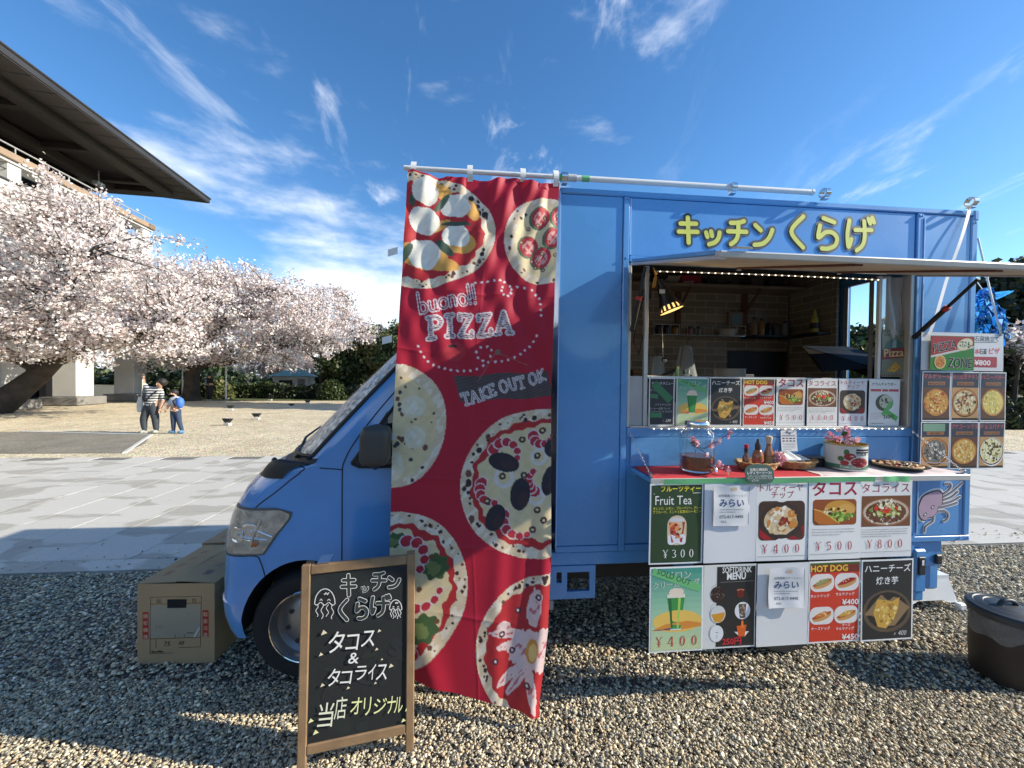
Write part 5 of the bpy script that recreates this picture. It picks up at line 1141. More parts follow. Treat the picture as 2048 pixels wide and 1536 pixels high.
def p_clam(p):
    w, h = p.w, p.h; p.text('クラムチャウダー', w*.08, h*.87, w*.10, INK, .012, maxw=w*.86); p.rect(w*.05, h*.74, w*.33, h*.05, C(205, 80, 90)); p.rect(w*.42, h*.74, w*.18, h*.05, C(205, 80, 90)); p.rect(w*.63, h*.74, w*.32, h*.05, C(205, 80, 90)); p.ell(w*.5, h*.50, w*.29, h*.18, C(85, 85, 70)); p.ell(w*.55, h*.52, w*.22, h*.15, C(200, 200, 180)); p.bits(w*.55, h*.52, w*.18, h*.12, 26, w*.02, w*.05, [C(120, 125, 95), C(220, 215, 195), C(80, 90, 60)])
    p.rect(w*.35, h*.33, w*.5, h*.09, C(110, 190, 110), .9); p.rect(w*.45, h*.19, w*.52, h*.11, C(100, 185, 100), -.55); p.text('350円', w*.48, h*.16, w*.14, C(30, 45, 35), .02, maxw=w*.48); p.lines_of_text(w*.06, h*.27, w*.4, 4, h*.04, C(170, 100, 110), .002); p.lines_of_text(w*.06, h*.05, w*.7, 1, .01, C(70, 70, 75), .004)
# ---- ten large posters hung from the shelf edge
GP = 'large menu posters hung below the serving shelf'
xs = [.655, .933, 1.211, 1.491, 1.780, 2.078]
low = [(0, 0, p_tea, C(45, 70, 45), 'dark green fruit tea poster, top left of the shelf row'), (1, 0, p_blank, C(222, 223, 228), 'plain white poster behind a crumpled notice, upper row'), (2, 0, p_chip, WHITE, 'white tortilla chip poster with red price 400, below the shelf'),
       (3, 0, p_taco, WHITE, 'white taco poster with crimson heading, below the shelf'), (4, 0, p_rice, WHITE, 'white taco rice poster with bowl, top right below the shelf'),
       (0, 1, p_melon_price, C(235, 236, 236), 'teal melon soda poster with sold out tape, bottom left'), (1, 1, p_soft, C(215, 216, 214), 'black and white soft drink menu poster, bottom row'), (2, 1, p_blank, C(218, 219, 220), 'plain white poster behind a notice, bottom row'),
       (3, 1, p_hot, REDP, 'orange red hot dog poster with four hot dogs, bottom row'), (4, 1, p_honey, BLKP, 'black honey cheese sweet potato poster, bottom right')]
ZR = [(.718, 1.118), (.294, .715)]
for i, r_, fn, bg, lb in low:
    w = xs[i+1]-xs[i]-.003; z0, z1 = ZR[r_]; h = z1-z0-.003
    border = .008 if fn in (p_tea, p_hot, p_honey) else None
    p = Sheet(w, h, bg, border, bend=bendf(i*7+r_*3+1, .0035, w, h)); fn(p)
    p.build('menu_poster', lb, 'poster', tr(xs[i], .274+.003*((i+r_) % 2)+.012*r_, z0), GP)
note('crumpled notice on the upper plain white poster', tr(.975, .288, .905, .0), 5); note('crumpled notice on the lower plain white poster', tr(1.262, .302, .495, -.02), 9)
m = MB()
def tapef(u, v): return (.72+u*1.13, -.281-.002*sin(u*20)-.003*v, 1.112+.026*v+.002*sin(u*9))
m.grid(tapef, 40, 2); obj('green_tape', m, GREENT, M=TM, label='long strip of green tape along the shelf edge', cat='tape', group='strips of green tape')
m = MB(); m.grid(lambda u, v: (1.90+u*.15, -.281-.002*sin(u*9), 1.114+.026*v-.006*u*(1-v)), 10, 2); obj('green_tape', m, GREENT, M=TM, label='short piece of green tape at the right shelf end', cat='tape', group='strips of green tape')
# ---- eight small posters standing in the hatch
GU = 'small menu posters standing in the serving hatch'
xu = [.772, .932, 1.132, 1.332, 1.537, 1.728, 1.932, 2.122, 2.335]; zu = 1.364
up = [(p_drink, C(45, 48, 56), 'dark drink menu with green tape strips, leftmost in the hatch', .270), (lambda p: p_melon(p, 'Sold Out'), C(225, 226, 228), 'small teal melon soda poster with sold out tape, in the hatch', .270), (p_honey, BLKP, 'small black sweet potato poster in the hatch', .276), (p_hot, REDP, 'small orange red hot dog poster in the hatch', .274),
      (p_taco, WHITE, 'small white taco poster in the hatch', .276), (p_rice, WHITE, 'small white taco rice poster in the hatch', .276), (p_chip, C(225, 226, 232), 'small white tortilla chip poster in the hatch', .276), (p_clam, WHITE, 'white clam chowder poster with green price tape, rightmost in the hatch', .276)]
for i, (fn, bg, lb, h) in enumerate(up):
    w = xu[i+1]-xu[i]-.010; p = Sheet(w, h, bg, .006 if fn in (p_honey, p_hot, p_drink) else None, bend=bendf(60+i, .004, w, h)); fn(p)
    p.build('menu_card', lb, 'poster', tr(xu[i], -.006+.002*(i % 2), zu), GU)
# ---- pizza boards hung at the rear corner
GZ = 'pizza menus hung at the rear corner'
NAVY = C(38, 50, 72); PAL = [C(215, 165, 80), C(230, 195, 115), C(190, 110, 50), C(170, 70, 40), C(235, 215, 160)]
piz = [('マルゲリータ', 'MARGHERITA', C(205, 150, 70), PAL, 'margherita pizza menu, upper left of the rear corner six'), ('照り焼きチキン', 'TERIYAKI CHICKEN', C(220, 200, 150), [C(90, 70, 55), C(235, 225, 200), C(170, 90, 60), C(60, 50, 45), C(205, 180, 120)], 'teriyaki chicken pizza menu, upper middle of six'), ('ハニーバター', 'HONEY BUTTER', C(225, 205, 115), [C(232, 215, 130), C(240, 228, 160), C(215, 190, 95)], 'pale honey butter pizza menu, upper right of six'),
       ('', 'MIX BEEF', C(120, 115, 105), [C(60, 60, 60), C(150, 145, 140), C(205, 200, 190), C(90, 85, 75)], 'dark topped pizza menu with green tape, lower left of six'), ('ツナコーンマヨ', 'TUNA CORN MAYO', C(215, 170, 90), [C(225, 185, 100), C(200, 140, 65), C(235, 205, 130), C(240, 215, 150)], 'tuna corn mayo pizza menu, lower middle of six'), ('チョコバナナ', 'CHOCO BANANA', C(228, 220, 170), [C(70, 55, 35), C(240, 235, 205), C(215, 205, 130), C(95, 80, 40)], 'choco banana pizza menu on white plate, lower right of six')]
for i, (jp, en, base, pal, lb) in enumerate(piz):
    cidx, rw = i % 3, i//3; x0 = [2.386, 2.578, 2.767][cidx]; w = [.189, .186, .176][cidx]; z0, z1 = [(1.400, 1.690), (1.118, 1.396)][rw]; h = z1-z0
    p = Sheet(w, h, NAVY, .006, bend=bendf(80+i, .003, w, h))
    if jp: p.text(jp, w*.5, h*.86, w*.17, C(200, 85, 95), .012, maxw=w*.92, align='c')
    else: p.rect(w*.08, h*.80, w*.75, h*.16, C(120, 160, 135))
    p.rect(w*.2, h*.725, w*.6, h*.07, C(150, 100, 65)); p.text(en, w*.5, h*.735, w*.085, C(50, 35, 30), .01, maxw=w*.56, align='c')
    p.rect(w*.035, h*.06, w*.93, h*.62, C(190, 145, 95) if i % 2 else C(95, 60, 45)); p.rect(w*.035, h*.025, w*.93, h*.04, C(35, 30, 30))
    if i == 5: p.ell(w*.52, h*.36, w*.47, h*.31, C(225, 225, 222))
    pizza_pic(p, w*.5, h*.37, w*.44, h*.275, base, pal, C(225, 215, 180) if i == 5 else C(185, 120, 60))
    p.build('pizza_menu', lb, 'poster', tr(x0, .062, z0), GZ)
p = Sheet(.545, .222, C(212, 212, 214), bend=bendf(90, .004, .5, .2)); w, h = p.w, p.h
p.text('石窯焼立て', w*.645, h*.80, .034, INK, .006, maxw=w*.30); p.line([(w*.64, h*.755), (w*.92, h*.77)], .003, INK); p.text('本', w*.64, h*.46, .036, C(225, 60, 90), .01, slant=.1); p.text('石窯', w*.70, h*.46, .036, INK, .01, maxw=.05, slant=.1); p.text('ピザ', w*.82, h*.47, .04, C(220, 70, 90), .02, slant=.1); p.rrect(w*.62, h*.10, w*.30, h*.28, .006, C(165, 35, 60)); p.text('¥800', w*.64, h*.155, .042, WHITE, .02, maxw=w*.26, sx=1.25)
hb = p.build('hanging_board', 'white board with handwritten pizza price 800 hung at rear corner', 'sign', tr(2.376, .060, 1.696))
p = Sheet(.285, .20, C(60, 130, 60), bend=None); w, h = p.w, p.h
p.poly([(0.003, h*.42), (0.003, h-.003), (w-.003, h-.003), (w-.003, h*.72)], C(165, 45, 50)); p.poly([(.003, h*.36), (.003, h*.42), (w-.003, h*.72), (w-.003, h*.66)], C(205, 205, 200))
for off, c in ((.035, C(205, 205, 200)), (.012, C(30, 30, 32))): p.text('PIZZA', w*.06, h*.50, .070, c, off, rot=.2, maxw=w*.55, slant=.1); p.text('ZONE', w*.40, h*.08, .080, c, off, maxw=w*.54, slant=.06)
p.ell(w*.78, h*.76, w*.19, h*.17, C(215, 195, 150), .35); p.ell(w*.78, h*.76, w*.165, h*.14, C(225, 220, 190), .35); p.bits(w*.78, h*.76, w*.14, h*.1, 26, .003, .007, [C(60, 75, 40), C(190, 180, 150)]); p.ell(w*.22, h*.24, w*.13, h*.2, C(220, 200, 150)); p.ell(w*.22, h*.24, w*.11, h*.17, C(200, 130, 70)); p.bits(w*.22, h*.24, w*.1, h*.14, 22, .003, .006, [C(225, 190, 110), C(170, 80, 50)])
p.build('tin_sign', 'red and green pizza zone tin sign on the white board', 'sign', tr(2.422, .072, 1.697), mat=mk_attr('enamel_print', .25, coat=.5))
# ropes holding the board
for (a, b, lb) in (((2.735, -.012, 2.66), (2.42, -.064, 1.905), 'white ribbon from the roof corner to the left of the board'), ((2.815, -.0, 2.50), (2.90, -.062, 1.905), 'white cord at the right end of the hanging board')):
    m = MB(); A, B = Vector(a), Vector(b)
    wd = .022 if 'ribbon' in lb else .006
    m.grid(lambda u, v: tuple(A.lerp(B, v)+Vector((wd*(u-.5), -.004*sin(v*9), -.014*sin(pi*v)))), 2, 14) if wd > .01 else m.tube([A.lerp(B, k/8)+Vector((0, 0, -.01*sin(pi*k/8))) for k in range(9)], .005, 6)
    obj('hanging_ribbon', m, mk('white_ribbon', (.70, .71, .72), .4, var=.08), M=TM, label=lb, cat='ribbon', smooth=60)
# upright pizza tin sign inside the hatch
p = Sheet(.150, .285, C(120, 122, 105)); w, h = p.w, p.h
for k in range(11):
    for j, zz_ in enumerate((.005, h-.018)): p.rect(.004+k*.013, zz_+(.006 if k % 2 else 0), .0065, .0065, C(110, 35, 40))
p.ell(w*.55, h*.60, w*.42, h*.2, C(60, 105, 95)); p.text('NEW YORK STYLE', w*.5, h*.86, .020, C(60, 60, 55), .01, maxw=w*.8, align='c'); p.poly([(w*.45, h*.72), (w*.5, h*.78), (w*.62, h*.80), (w*.62, h*.62), (w*.45, h*.62)], C(150, 165, 160))
p.poly([(.002, h*.36), (.002, h*.58), (w-.002, h*.64), (w-.002, h*.42)], C(125, 40, 45)); p.text('Pizza', w*.10, h*.42, .068, C(215, 190, 130), .012, rot=.06, maxw=w*.86); p.poly([(w*.2, h*.12), (w*.6, h*.33), (w*.85, h*.2), (w*.55, h*.1)], C(190, 150, 60)); p.bits(w*.55, h*.18, w*.2, h*.05, 12, .004, .008, [C(205, 175, 80), C(165, 110, 45)])
p.build('tin_sign', 'upright vintage pizza tin sign at the right of the hatch', 'sign', tr(2.228, -.028, 1.655), mat=MATS['enamel_print'])
# ================================================================ BANNER AND POLE
m = MB(); m.tube([(-.574, -.03, 2.698), (.30, -.03, 2.698)], .0125, 12); pl = thing('banner_pole', 'long white telescopic pole clamped along the roof edge', 'pole', TM)
obj('thin_tube', m, WHITEP, parent=pl, smooth=60); m = MB(); m.tube([(.29, -.03, 2.698), (1.70, -.03, 2.698)], .015, 12); obj('thick_tube', m, WHITEP, parent=pl, smooth=60)
obj('end_cap', MB().tube([(1.69, -.03, 2.698), (1.705, -.03, 2.698)], .0165, 12), WHITEP, parent=pl, smooth=40); obj('collar', MB().tube([(.285, -.03, 2.698), (.33, -.03, 2.698)], .019, 12), mk('grey_collar', (.5, .5, .5), .4), parent=pl, smooth=40)
for (a, b) in ((.21, .25), (.36, .40)): obj('tape_wrap', MB().tube([(a, -.03, 2.698), (b, -.03, 2.698)], .0163, 12), GREENT, parent=pl, smooth=40)
zc = np.array([2.66, 2.11, 1.38, .74, .40, .10]); sl = np.array([-.547, -.58, -.612, -.608, -.56, -.455]); sr = np.array([.238, .215, .200, .191, .165, .115])
NU, NV = 200, 650
U, Vv = np.meshgrid(np.linspace(0, 1, NU), np.linspace(0, 1, NV))
ztop_ = 2.664-.022*(np.sin(U*pi*3)**2)*.7; zbot_ = .185-.130*U**.8
Zb = ztop_+(zbot_-ztop_)*Vv
Sb = np.interp(-Zb, -zc, sl)*(1-U)+np.interp(-Zb, -zc, sr)*U
Db = .05+.035*Vv+.25*np.clip((Vv-.35)/.65, 0, 1)**1.7*(.55+.45*U)
top = np.exp(-Vv*5.5); fold = lambda a, b, ph, am: am*np.sin((U*a+Vv*b)*2*pi+ph)
Db += top*(.024*np.sin((U*1.6+Vv*2.6)*2*pi+.6)+.012*np.sin((U*4-Vv*5)*2*pi)+.008*np.sin((U*9+Vv*8)*2*pi))
Db += .006*np.sin((U*2.2+Vv*3.1)*2*pi+1)*(1-Vv)+.004*np.sin((U*6-Vv*7)*2*pi)*np.exp(-((Vv-.3)/.2)**2)
rt = np.clip((U-.55)/.45, 0, 1)*np.clip((Vv-.45)/.4, 0, 1); Db += rt*(.017*np.sin(U*2*pi*3.0+.8+Vv*2)+.006*np.sin(U*2*pi*7+Vv*5))
Db += .018*np.exp(-((U-.12-.25*(Vv-.8))/.10)**2)*np.clip((Vv-.78)/.2, 0, 1)
for v0 in (.11, .235, .36, .49, .615, .74, .865): Db += .0022*np.exp(-np.abs(Vv-v0)/.004)*(1+.6*np.sin(U*9+v0*40))
Db += .0016*np.exp(-np.abs(U-.5-.02*np.sin(Vv*9))/.006)
Db = np.maximum(Db, .036)
# design, drawn on its own sheet of units
LX = np.interp(Vv, [0, .2, .46, .68, .85, 1], [815, 800, 785, 785, 800, 830]); RX_ = np.interp(Vv, [0, .2, .46, .68, .85, 1], [1122, 1107, 1099, 1095, 1087, 1076])
PX = LX+(RX_-LX)*U; PY = (347+18*U)+(1365+78*U**.8-347-18*U)*Vv
BR = np.array(C(188, 26, 54)); Im = np.empty(PX.shape+(3,)); Im[:] = BR
nz = lambda f, s_: np.sin(PX*f+s_*3.1)*np.cos(PY*f*.9+s_)+.5*np.sin(PX*f*2.3+PY*f*1.7+s_)
def put(mask, c): Im[mask] = c
def E(x, y, rx, ry, rot=0.0):
    dx, dy = PX-x, PY-y; c_, s_ = cos(rot), sin(rot); return np.sqrt(((dx*c_+dy*s_)/rx)**2+((-dx*s_+dy*c_)/ry)**2)
CRUST = np.array(C(226, 205, 172)); CR2 = np.array(C(240, 226, 205)); SAU = np.array(C(190, 45, 50)); CHS = np.array(C(232, 212, 165))
brg = np.random.default_rng(4)
def pie(x, y, rx, ry, cw, sauce, cheese, dots=70, sc_=1.0):
    e = E(x, y, rx, ry); a = np.arctan2(PY-y, PX-x); put(e < 1, CRUST); put((e < 1) & (nz(.13, x) > .25), CR2)
    w1 = 1-cw+.018*np.sin(a*13)+.012*np.sin(a*29+1)
    if sauce is not None: put(e < w1, sauce)
    if cheese is not None: put(e < w1-.09+.03*np.sin(a*9+2), cheese); put((e < w1-.09+.03*np.sin(a*9+2)) & (nz(.09, x+1) > .5), cheese*.9+.06)
    for k in range(dots):
        t_ = brg.uniform(0, 2*pi); q_ = brg.uniform(1-cw+.02, .97) if sauce is not None else brg.uniform(.2, .97); r_ = brg.uniform(1.4, 4.2)*sc_*(1 if brg.uniform() > .15 else 1.6)
        put((E(x+rx*q_*cos(t_), y+ry*q_*sin(t_), r_, r_*brg.uniform(.7, 1.4)) < 1) & (e < .985), np.array(C(62, 40, 42)) if brg.uniform() > .25 else np.array(C(120, 75, 60)))
MOZ = np.array(C(240, 236, 222)); LEAFC = np.array(C(70, 90, 72)); ORG = np.array(C(228, 170, 85))
pie(838, 470, 149, 118, .16, SAU, None)
for (x, y, rx, ry, r_) in ((878, 380, 24, 14, .6), (940, 425, 22, 14, 1.2), (915, 495, 32, 24, 0), (880, 540, 34, 14, .3), (872, 455, 26, 10, -.4), (840, 520, 52, 26, .2)): put(E(x, y, rx, ry, r_) < 1, ORG)
put(E(822, 405, 6, 13) < 1, LEAFC)
for (x, y, rx, ry) in ((849, 384, 25, 28), (906, 414, 34, 24), (846, 444, 31, 28), (908, 480, 29, 24), (844, 514, 34, 32)): put(E(x, y, rx, ry, .3) < 1+.05*np.sin(PX*.2), MOZ); put((E(x+4, y+4, rx*.8, ry*.8) < 1) & (nz(.12, x) > .35), MOZ*.93)
for (x, y, rx, ry, r_) in ((880, 405, 22, 7, -.9), (908, 453, 30, 5, .1), (885, 505, 26, 8, .9), (808, 515, 8, 24, .5)): put(E(x, y, rx, ry, r_) < 1, LEAFC)
pie(1088, 492, 84, 95, .12, None, None, 60); put(E(1092, 495, 66, 78) < 1, CHS)
for (x, y) in ((1078, 440), (1052, 502), (1104, 487), (1078, 528), (1120, 440)):
    put(E(x, y, 21, 25, .3) < 1, np.array(C(90, 120, 90))); put(E(x+3, y-1, 19, 22, .3) < 1, np.array(C(205, 60, 65))); put(E(x+2, y, 13, 15, .3) < 1, np.array(C(235, 175, 165))); put((E(x+2, y, 13, 15) < 1) & (nz(.35, x) > .2), np.array(C(205, 60, 65)))
for k in range(16): a_, q_ = brg.uniform(0, 6.28), brg.uniform(.3, .85); x, y = 1092+66*q_*cos(a_), 495+78*q_*sin(a_); put(E(x, y, 4.5, 4.5) < 1, np.array(C(120, 75, 60))); put(E(x, y, 2, 2) < 1, CHS)
DOT = np.array(C(232, 220, 222))
for (x, y) in [(930, 582), (945, 578), (958, 577), (970, 577), (983, 577), (995, 578), (1004, 582), (1000, 593), (998, 601), (1002, 609), (1011, 612), (1017, 605), (1018, 597), (1015, 590), (1030, 590), (1045, 592), (1060, 597), (1068, 608), (1075, 617), (1077, 630), (1078, 643), (1078, 655), (1069, 698), (1063, 710), (1055, 720), (1045, 728), (1036, 736), (1024, 744), (1011, 750), (998, 753), (985, 753), (975, 740), (977, 727), (969, 718), (956, 717), (947, 727), (950, 740), (960, 747), (971, 752), (961, 758), (948, 764), (935, 767), (922, 768), (909, 769), (896, 767), (884, 763), (872, 758), (861, 752), (851, 743), (843, 733), (837, 722), (832, 710)]: put(E(x, y, 2.7, 2.7) < 1, DOT)
put(E(903, 728, 22, 20) < 1, np.array(C(190, 50, 60))); put(E(899, 716, 9, 3) < 1, np.array(C(60, 40, 40)))
def strokes(segs, w_, c, mask=None):
    for (x0, y0, x1, y1) in segs:
        dx, dy = x1-x0, y1-y0; l2 = dx*dx+dy*dy or 1; t_ = np.clip(((PX-x0)*dx+(PY-y0)*dy)/l2, 0, 1); d_ = np.hypot(PX-x0-t_*dx, PY-y0-t_*dy); k_ = d_ < w_
        if mask is not None: k_ &= mask
        Im[k_] = c
def word(glyphs, x, y, h, rot, wo, wi, inner, hatch=False):
    segs = []
    for g_, adv in glyphs:
        for s_ in g_:
            for a, b in zip(s_, s_[1:]):
                q_ = [(x+p[0]*h*cos(rot)+p[1]*h*sin(rot), y+p[0]*h*sin(rot)*1-p[1]*h*cos(rot)) for p in (a, b)]; segs.append((*q_[0], *q_[1]))
        x += adv*h*cos(rot); y += adv*h*sin(rot)
    strokes(segs, wo, DOT)
    if wi: strokes(segs, wi, inner, (np.sin(PY*1.7) > -.2) if hatch else None)
def arc(cx_, cy_, rx, ry, a0, a1, n=9): return [(cx_+rx*cos(a), cy_+ry*sin(a)) for a in np.linspace(a0, a1, n)]
SER = {'P': ([[(.12, 0), (.12, 1)], [(0, 0), (.26, 0)], [(0, 1), (.3, 1)]+arc(.3, .74, .26, .26, pi/2, -pi/2)+[(.12, .48)]], .82), 'I': ([[(.14, 0), (.14, 1)], [(0, 0), (.28, 0)], [(0, 1), (.28, 1)]], .56), 'Z': ([[(.05, .78), (.05, 1), (.55, 1), (.03, 0), (.58, 0), (.58, .22)]], .86), 'A': ([[(.02, 0), (.32, 1), (.62, 0)], [(.13, .35), (.5, .35)], [(-.05, 0), (.12, 0)], [(.5, 0), (.7, 0)]], .8),
       'T': ([[(.28, 0), (.28, 1)], [(.14, 0), (.42, 0)], [(0, .8), (0, 1), (.56, 1), (.56, .8)]], .68), 'K': ([[(.1, 0), (.1, 1)], [(0, 0), (.2, 0)], [(.5, 1), (.1, .45), (.55, 0)]], .7), 'E': ([[(.1, 0), (.1, 1)], [(0, 1), (.48, 1), (.48, .82)], [(.1, .5), (.36, .5)], [(0, 0), (.5, 0), (.5, .18)]], .64), 'O': ([arc(.3, .5, .28, .5, 0, 2*pi, 20)], .76), 'U': ([[(.1, 1), (.1, .3)]+arc(.3, .3, .2, .3, pi, 2*pi)+[(.5, 1)]], .74),
       'b': ([[(.1, 1.3), (.1, 0)]]+[arc(.3, .32, .22, .32, 0, 2*pi, 14)], .66), 'u': ([[(.05, .66), (.05, .22)]+arc(.22, .22, .17, .22, pi, 2*pi)+[(.39, .66)], [(.39, .3), (.39, 0), (.48, 0)]], .58), 'o': ([arc(.26, .33, .24, .33, 0, 2*pi, 16)], .6), 'n': ([[(.05, .66), (.05, 0)], [(.05, .45)]+arc(.22, .45, .17, .2, pi, 0)+[(.39, 0)]], .58), '!': ([[(.1, 1.25), (.1, .4)], [(.1, .08), (.1, .1)]], .3), ' ': ([], .3)}
word([SER[c] for c in 'buono!!'], 834, 641, 33, -.15, 3.6, 1.3, BR*.75)
word([SER[c] for c in 'PIZZA'], 852, 695, 44, -.02, 6.0, 3.2, np.array(C(95, 20, 42)), True)
pk = (np.abs((PX-1003)*sin(-.27)*-1*-1+(PY-806-(-.277)*(PX-1003))) < 28) & (PX > 908+(PY-806)*.25) & (PX < 1092+(PY-776)*.2); put(pk, np.array(C(82, 70, 70))); put(pk & (np.sin(PY*.9+PX*.26) > .55), np.array(C(98, 86, 84)))
strokes([(986, 733, 950, 790), (994, 737, 1050, 760)], .9, np.array(C(170, 95, 90))); put(E(990, 733, 6, 6) < 1, np.array(C(130, 110, 90)))
word([SER[c] for c in 'TAKE OUT OK'], 922, 842, 25, -.265, 2.6, .7, np.array(C(120, 110, 112)))
pie(792, 876, 96, 127, .14, None, None, 50); put(E(790, 880, 80, 108) < 1, CHS)
for k in range(34): a_, q_ = brg.uniform(-1.6, 1.6), brg.uniform(.2, 1.02); r_ = brg.uniform(1.5, 5.5); put((E(790+84*q_*cos(a_), 878+112*q_*sin(a_), r_, r_*1.15) < 1) & (E(792, 876, 94, 125) < 1), np.array(C(70, 68, 72)) if brg.uniform() > .5 else np.array(C(115, 78, 66)))
for (x, y, rx, ry) in ((823, 838, 24, 24), (828, 902, 21, 24), (790, 960, 18, 30)): put(E(x, y, rx, ry) < 1, np.array(C(236, 226, 195))); put((E(x, y, rx, ry) < .8) & (nz(.2, x) > .3), np.array(C(242, 236, 215)))
pie(1068, 1012, 151, 153, .14, SAU, CHS*.97)
def shrimp(x, y, r_, a0, a1):
    for k, a in enumerate(np.linspace(a0, a1, 6)): q_ = 1-k*.09; put(E(x+r_*cos(a), y+r_*sin(a), 12.5*q_, 14.5*q_, a) < 1, DOT); put(E(x+r_*cos(a), y+r_*sin(a), 11*q_, 11.5*q_, a) < 1, np.array(C(192, 48, 62)))
for (x, y, r_) in ((1003, 1000, 20), (1074, 960, 17), (1066, 1040, 18)): put(E(x, y, r_, r_*1.1) < 1, np.array(C(230, 222, 215))); put(E(x, y, r_*.62, r_*.7) < 1, CHS)
for a in ((1005, 952, 26, -2.6, .3), (985, 1020, 30, 3.6, 1.6), (1078, 1010, 26, 2.2, 4.0), (1035, 1085, 34, 3.4, 1.2), (1082, 915, 20, 3.1, .2)): shrimp(*a)
for (x, y, rx, ry, r_) in ((1003, 968, 32, 19, .35), (1035, 1035, 20, 33, .1), (986, 1080, 19, 27, .3), (1092, 1012, 14, 30, .2), (1096, 945, 12, 18, 0)): put(E(x, y, rx, ry, r_) < 1, np.array(C(48, 44, 52))); put(E(x+rx*.25, y+ry*.3, rx*.5, ry*.5, r_) < 1, np.array(C(66, 48, 52)))
for (x, y) in ((1040, 921), (1070, 958), (1000, 997), (1043, 996), (1068, 1069), (1058, 1108), (1080, 1090), (970, 1045), (1081, 906)): put(E(x, y, 7, 7) < 1, np.array(C(80, 55, 52))); put(E(x, y, 2.6, 2.6) < 1, CHS)
pie(792, 1205, 143, 153, .15, SAU, CHS)
for (x, y, rx, ry) in ((876, 1166, 24, 24), (855, 1278, 28, 26), (795, 1108, 28, 14)): put(E(x, y, rx, ry) < 1+.12*np.sin(np.arctan2(PY-y, PX-x)*7), np.array(C(72, 100, 58))); put(E(x-4, y+3, rx*.55, ry*.55) < 1+.2*nz(.2, x), np.array(C(120, 135, 80)))
shrimp(822, 1145, 34, -1.6, 1.3); shrimp(845, 1200, 40, 2.6, .3); shrimp(800, 1330, 36, -.2, -1.9)
for (x, y) in ((868, 1146), (846, 1205), (826, 1201), (880, 1268)): put(E(x, y, 5, 5) < 1, np.array(C(120, 80, 55)))
pie(1086, 1330, 135, 135, .13, SAU, None)
for (x, y, rx, ry, r_) in ((1060, 1255, 13, 34, .15), (1010, 1300, 32, 9, .1), (1015, 1322, 30, 7, -.1), (1003, 1290, 15, 12, 0), (1020, 1370, 36, 9, -.6), (1058, 1395, 9, 40, -.2), (1050, 1330, 40, 34, 0), (1030, 1385, 28, 8, -.8), (1078, 1330, 20, 40, 0)): put((E(x, y, rx, ry, r_) < 1+.1*nz(.2, x)) & (E(1086, 1330, 118, 118) < 1.02), np.array(C(232, 205, 200))); put((E(x, y, rx*.8, ry*.35, r_) < 1) & (nz(.25, y) > .3), np.array(C(205, 120, 125)))
put(E(1057, 1331, 11, 21, .1) < 1, np.array(C(215, 150, 70))); put(E(1058, 1333, 7, 15, .1) < 1, np.array(C(240, 205, 130)))
for (x, y) in ((1000, 1301), (1020, 1331), (1068, 1236), (1050, 1390), (988, 1347), (1030, 1260)): put(E(x, y, 6, 6) < 1, np.array(C(95, 45, 58))); put(E(x, y, 2.4, 2.4) < 1, DOT)
tone = 1+.05*np.sin(PX*.21+1.3*np.sin(PY*.13))*np.cos(PY*.17+np.sin(PX*.11)); red = np.abs(Im-BR).sum(-1) < 1e-6; Im[~red] *= (tone*(1+brg.normal(0, .03, PX.shape)))[~red][:, None]; Im = np.clip(Im, 0, .92)
Vb = np.stack([Sb, -Db, Zb], -1).reshape(-1, 3); idx = np.arange(NU*NV).reshape(NV, NU)
Fb = np.stack([idx[:-1, :-1], idx[1:, :-1], idx[1:, 1:], idx[:-1, 1:]], -1).reshape(-1, 4)
bn = thing('pizza_banner', 'tall red pizza banner with illustrated pizzas hanging from the white pole', 'banner', TM)
raw_mesh('cloth', Vb, Fb, mk_attr('printed_banner_cloth', .6, transl=.28, bump=.08, bscale=900), Im.reshape(-1, 3), parent=bn, smooth=True)
for (x, z) in ((-.52, 2.665), (-.235, 2.665), (.04, 2.655), (.215, 2.645)):
    m = MB(); m.grid(lambda u, v: (x-.014+.028*u, -.05-.022*sin(pi*v)*(1 if v < .8 else .6), 2.722-.085*v), 2, 8); obj('loop_tab', m, mk('white_loop_tape', (.72, .72, .70), .6), parent=bn)
for (x, z) in ((-.595, 2.25), (-.62, 1.81), (-.60, 1.32)):
    m = MB(); m.grid(lambda u, v: (x-.045+.05*u, -.085-.01*u, z-.015+.035*v-.012*(1-u)), 3, 2); obj('side_tab', m, mk('white_loop_tape', (.72, .72, .70), .6), parent=bn)
# ================================================================ THINGS ROUND THE TRUCK
# ---- chalkboard A-frame
ab = thing('a_frame_chalkboard', 'wooden A-frame chalkboard with chalk lettering standing before the banner', 'chalkboard', at(-.848, 1.519, 0, .26))
LEAN = Matrix.Rotation(radians(-4.5), 4, 'X')
def abp(name, a, b, mat=WOODF, bev=.004, par=None): return obj(name, MB().bx(a, b, bev), mat, parent=par or ab, M=None if par else LEAN)
for x in (0, .423): abp('leg', (x, 0, 0), (x+.035, .022, .836))
abp('top_rail', (.035, .001, .794), (.423, .021, .834)); abp('bottom_rail', (.035, .001, .080), (.423, .021, .120))
B2 = Matrix.Translation((0, .135, .82)) @ Matrix.Rotation(radians(12), 4, 'X') @ Matrix.Translation((0, 0, -.82))
for x in (0, .423): o = obj('rear_leg', MB().bx((x, 0, 0), (x+.035, .02, .81), .004), WOODF, parent=ab, M=B2)
obj('rear_panel', MB().bx((.035, .006, .13), (.423, .014, .79)), mk('board_back', (.03, .03, .03), .8), parent=ab, M=B2)
obj('rear_rail', MB().bx((.035, .0, .09), (.423, .02, .129), .003), WOODF, parent=ab, M=B2)
obj('hinge', MB().bx((.06, .0, .836), (.11, .09, .841), .001), CHROME, parent=ab, M=LEAN)
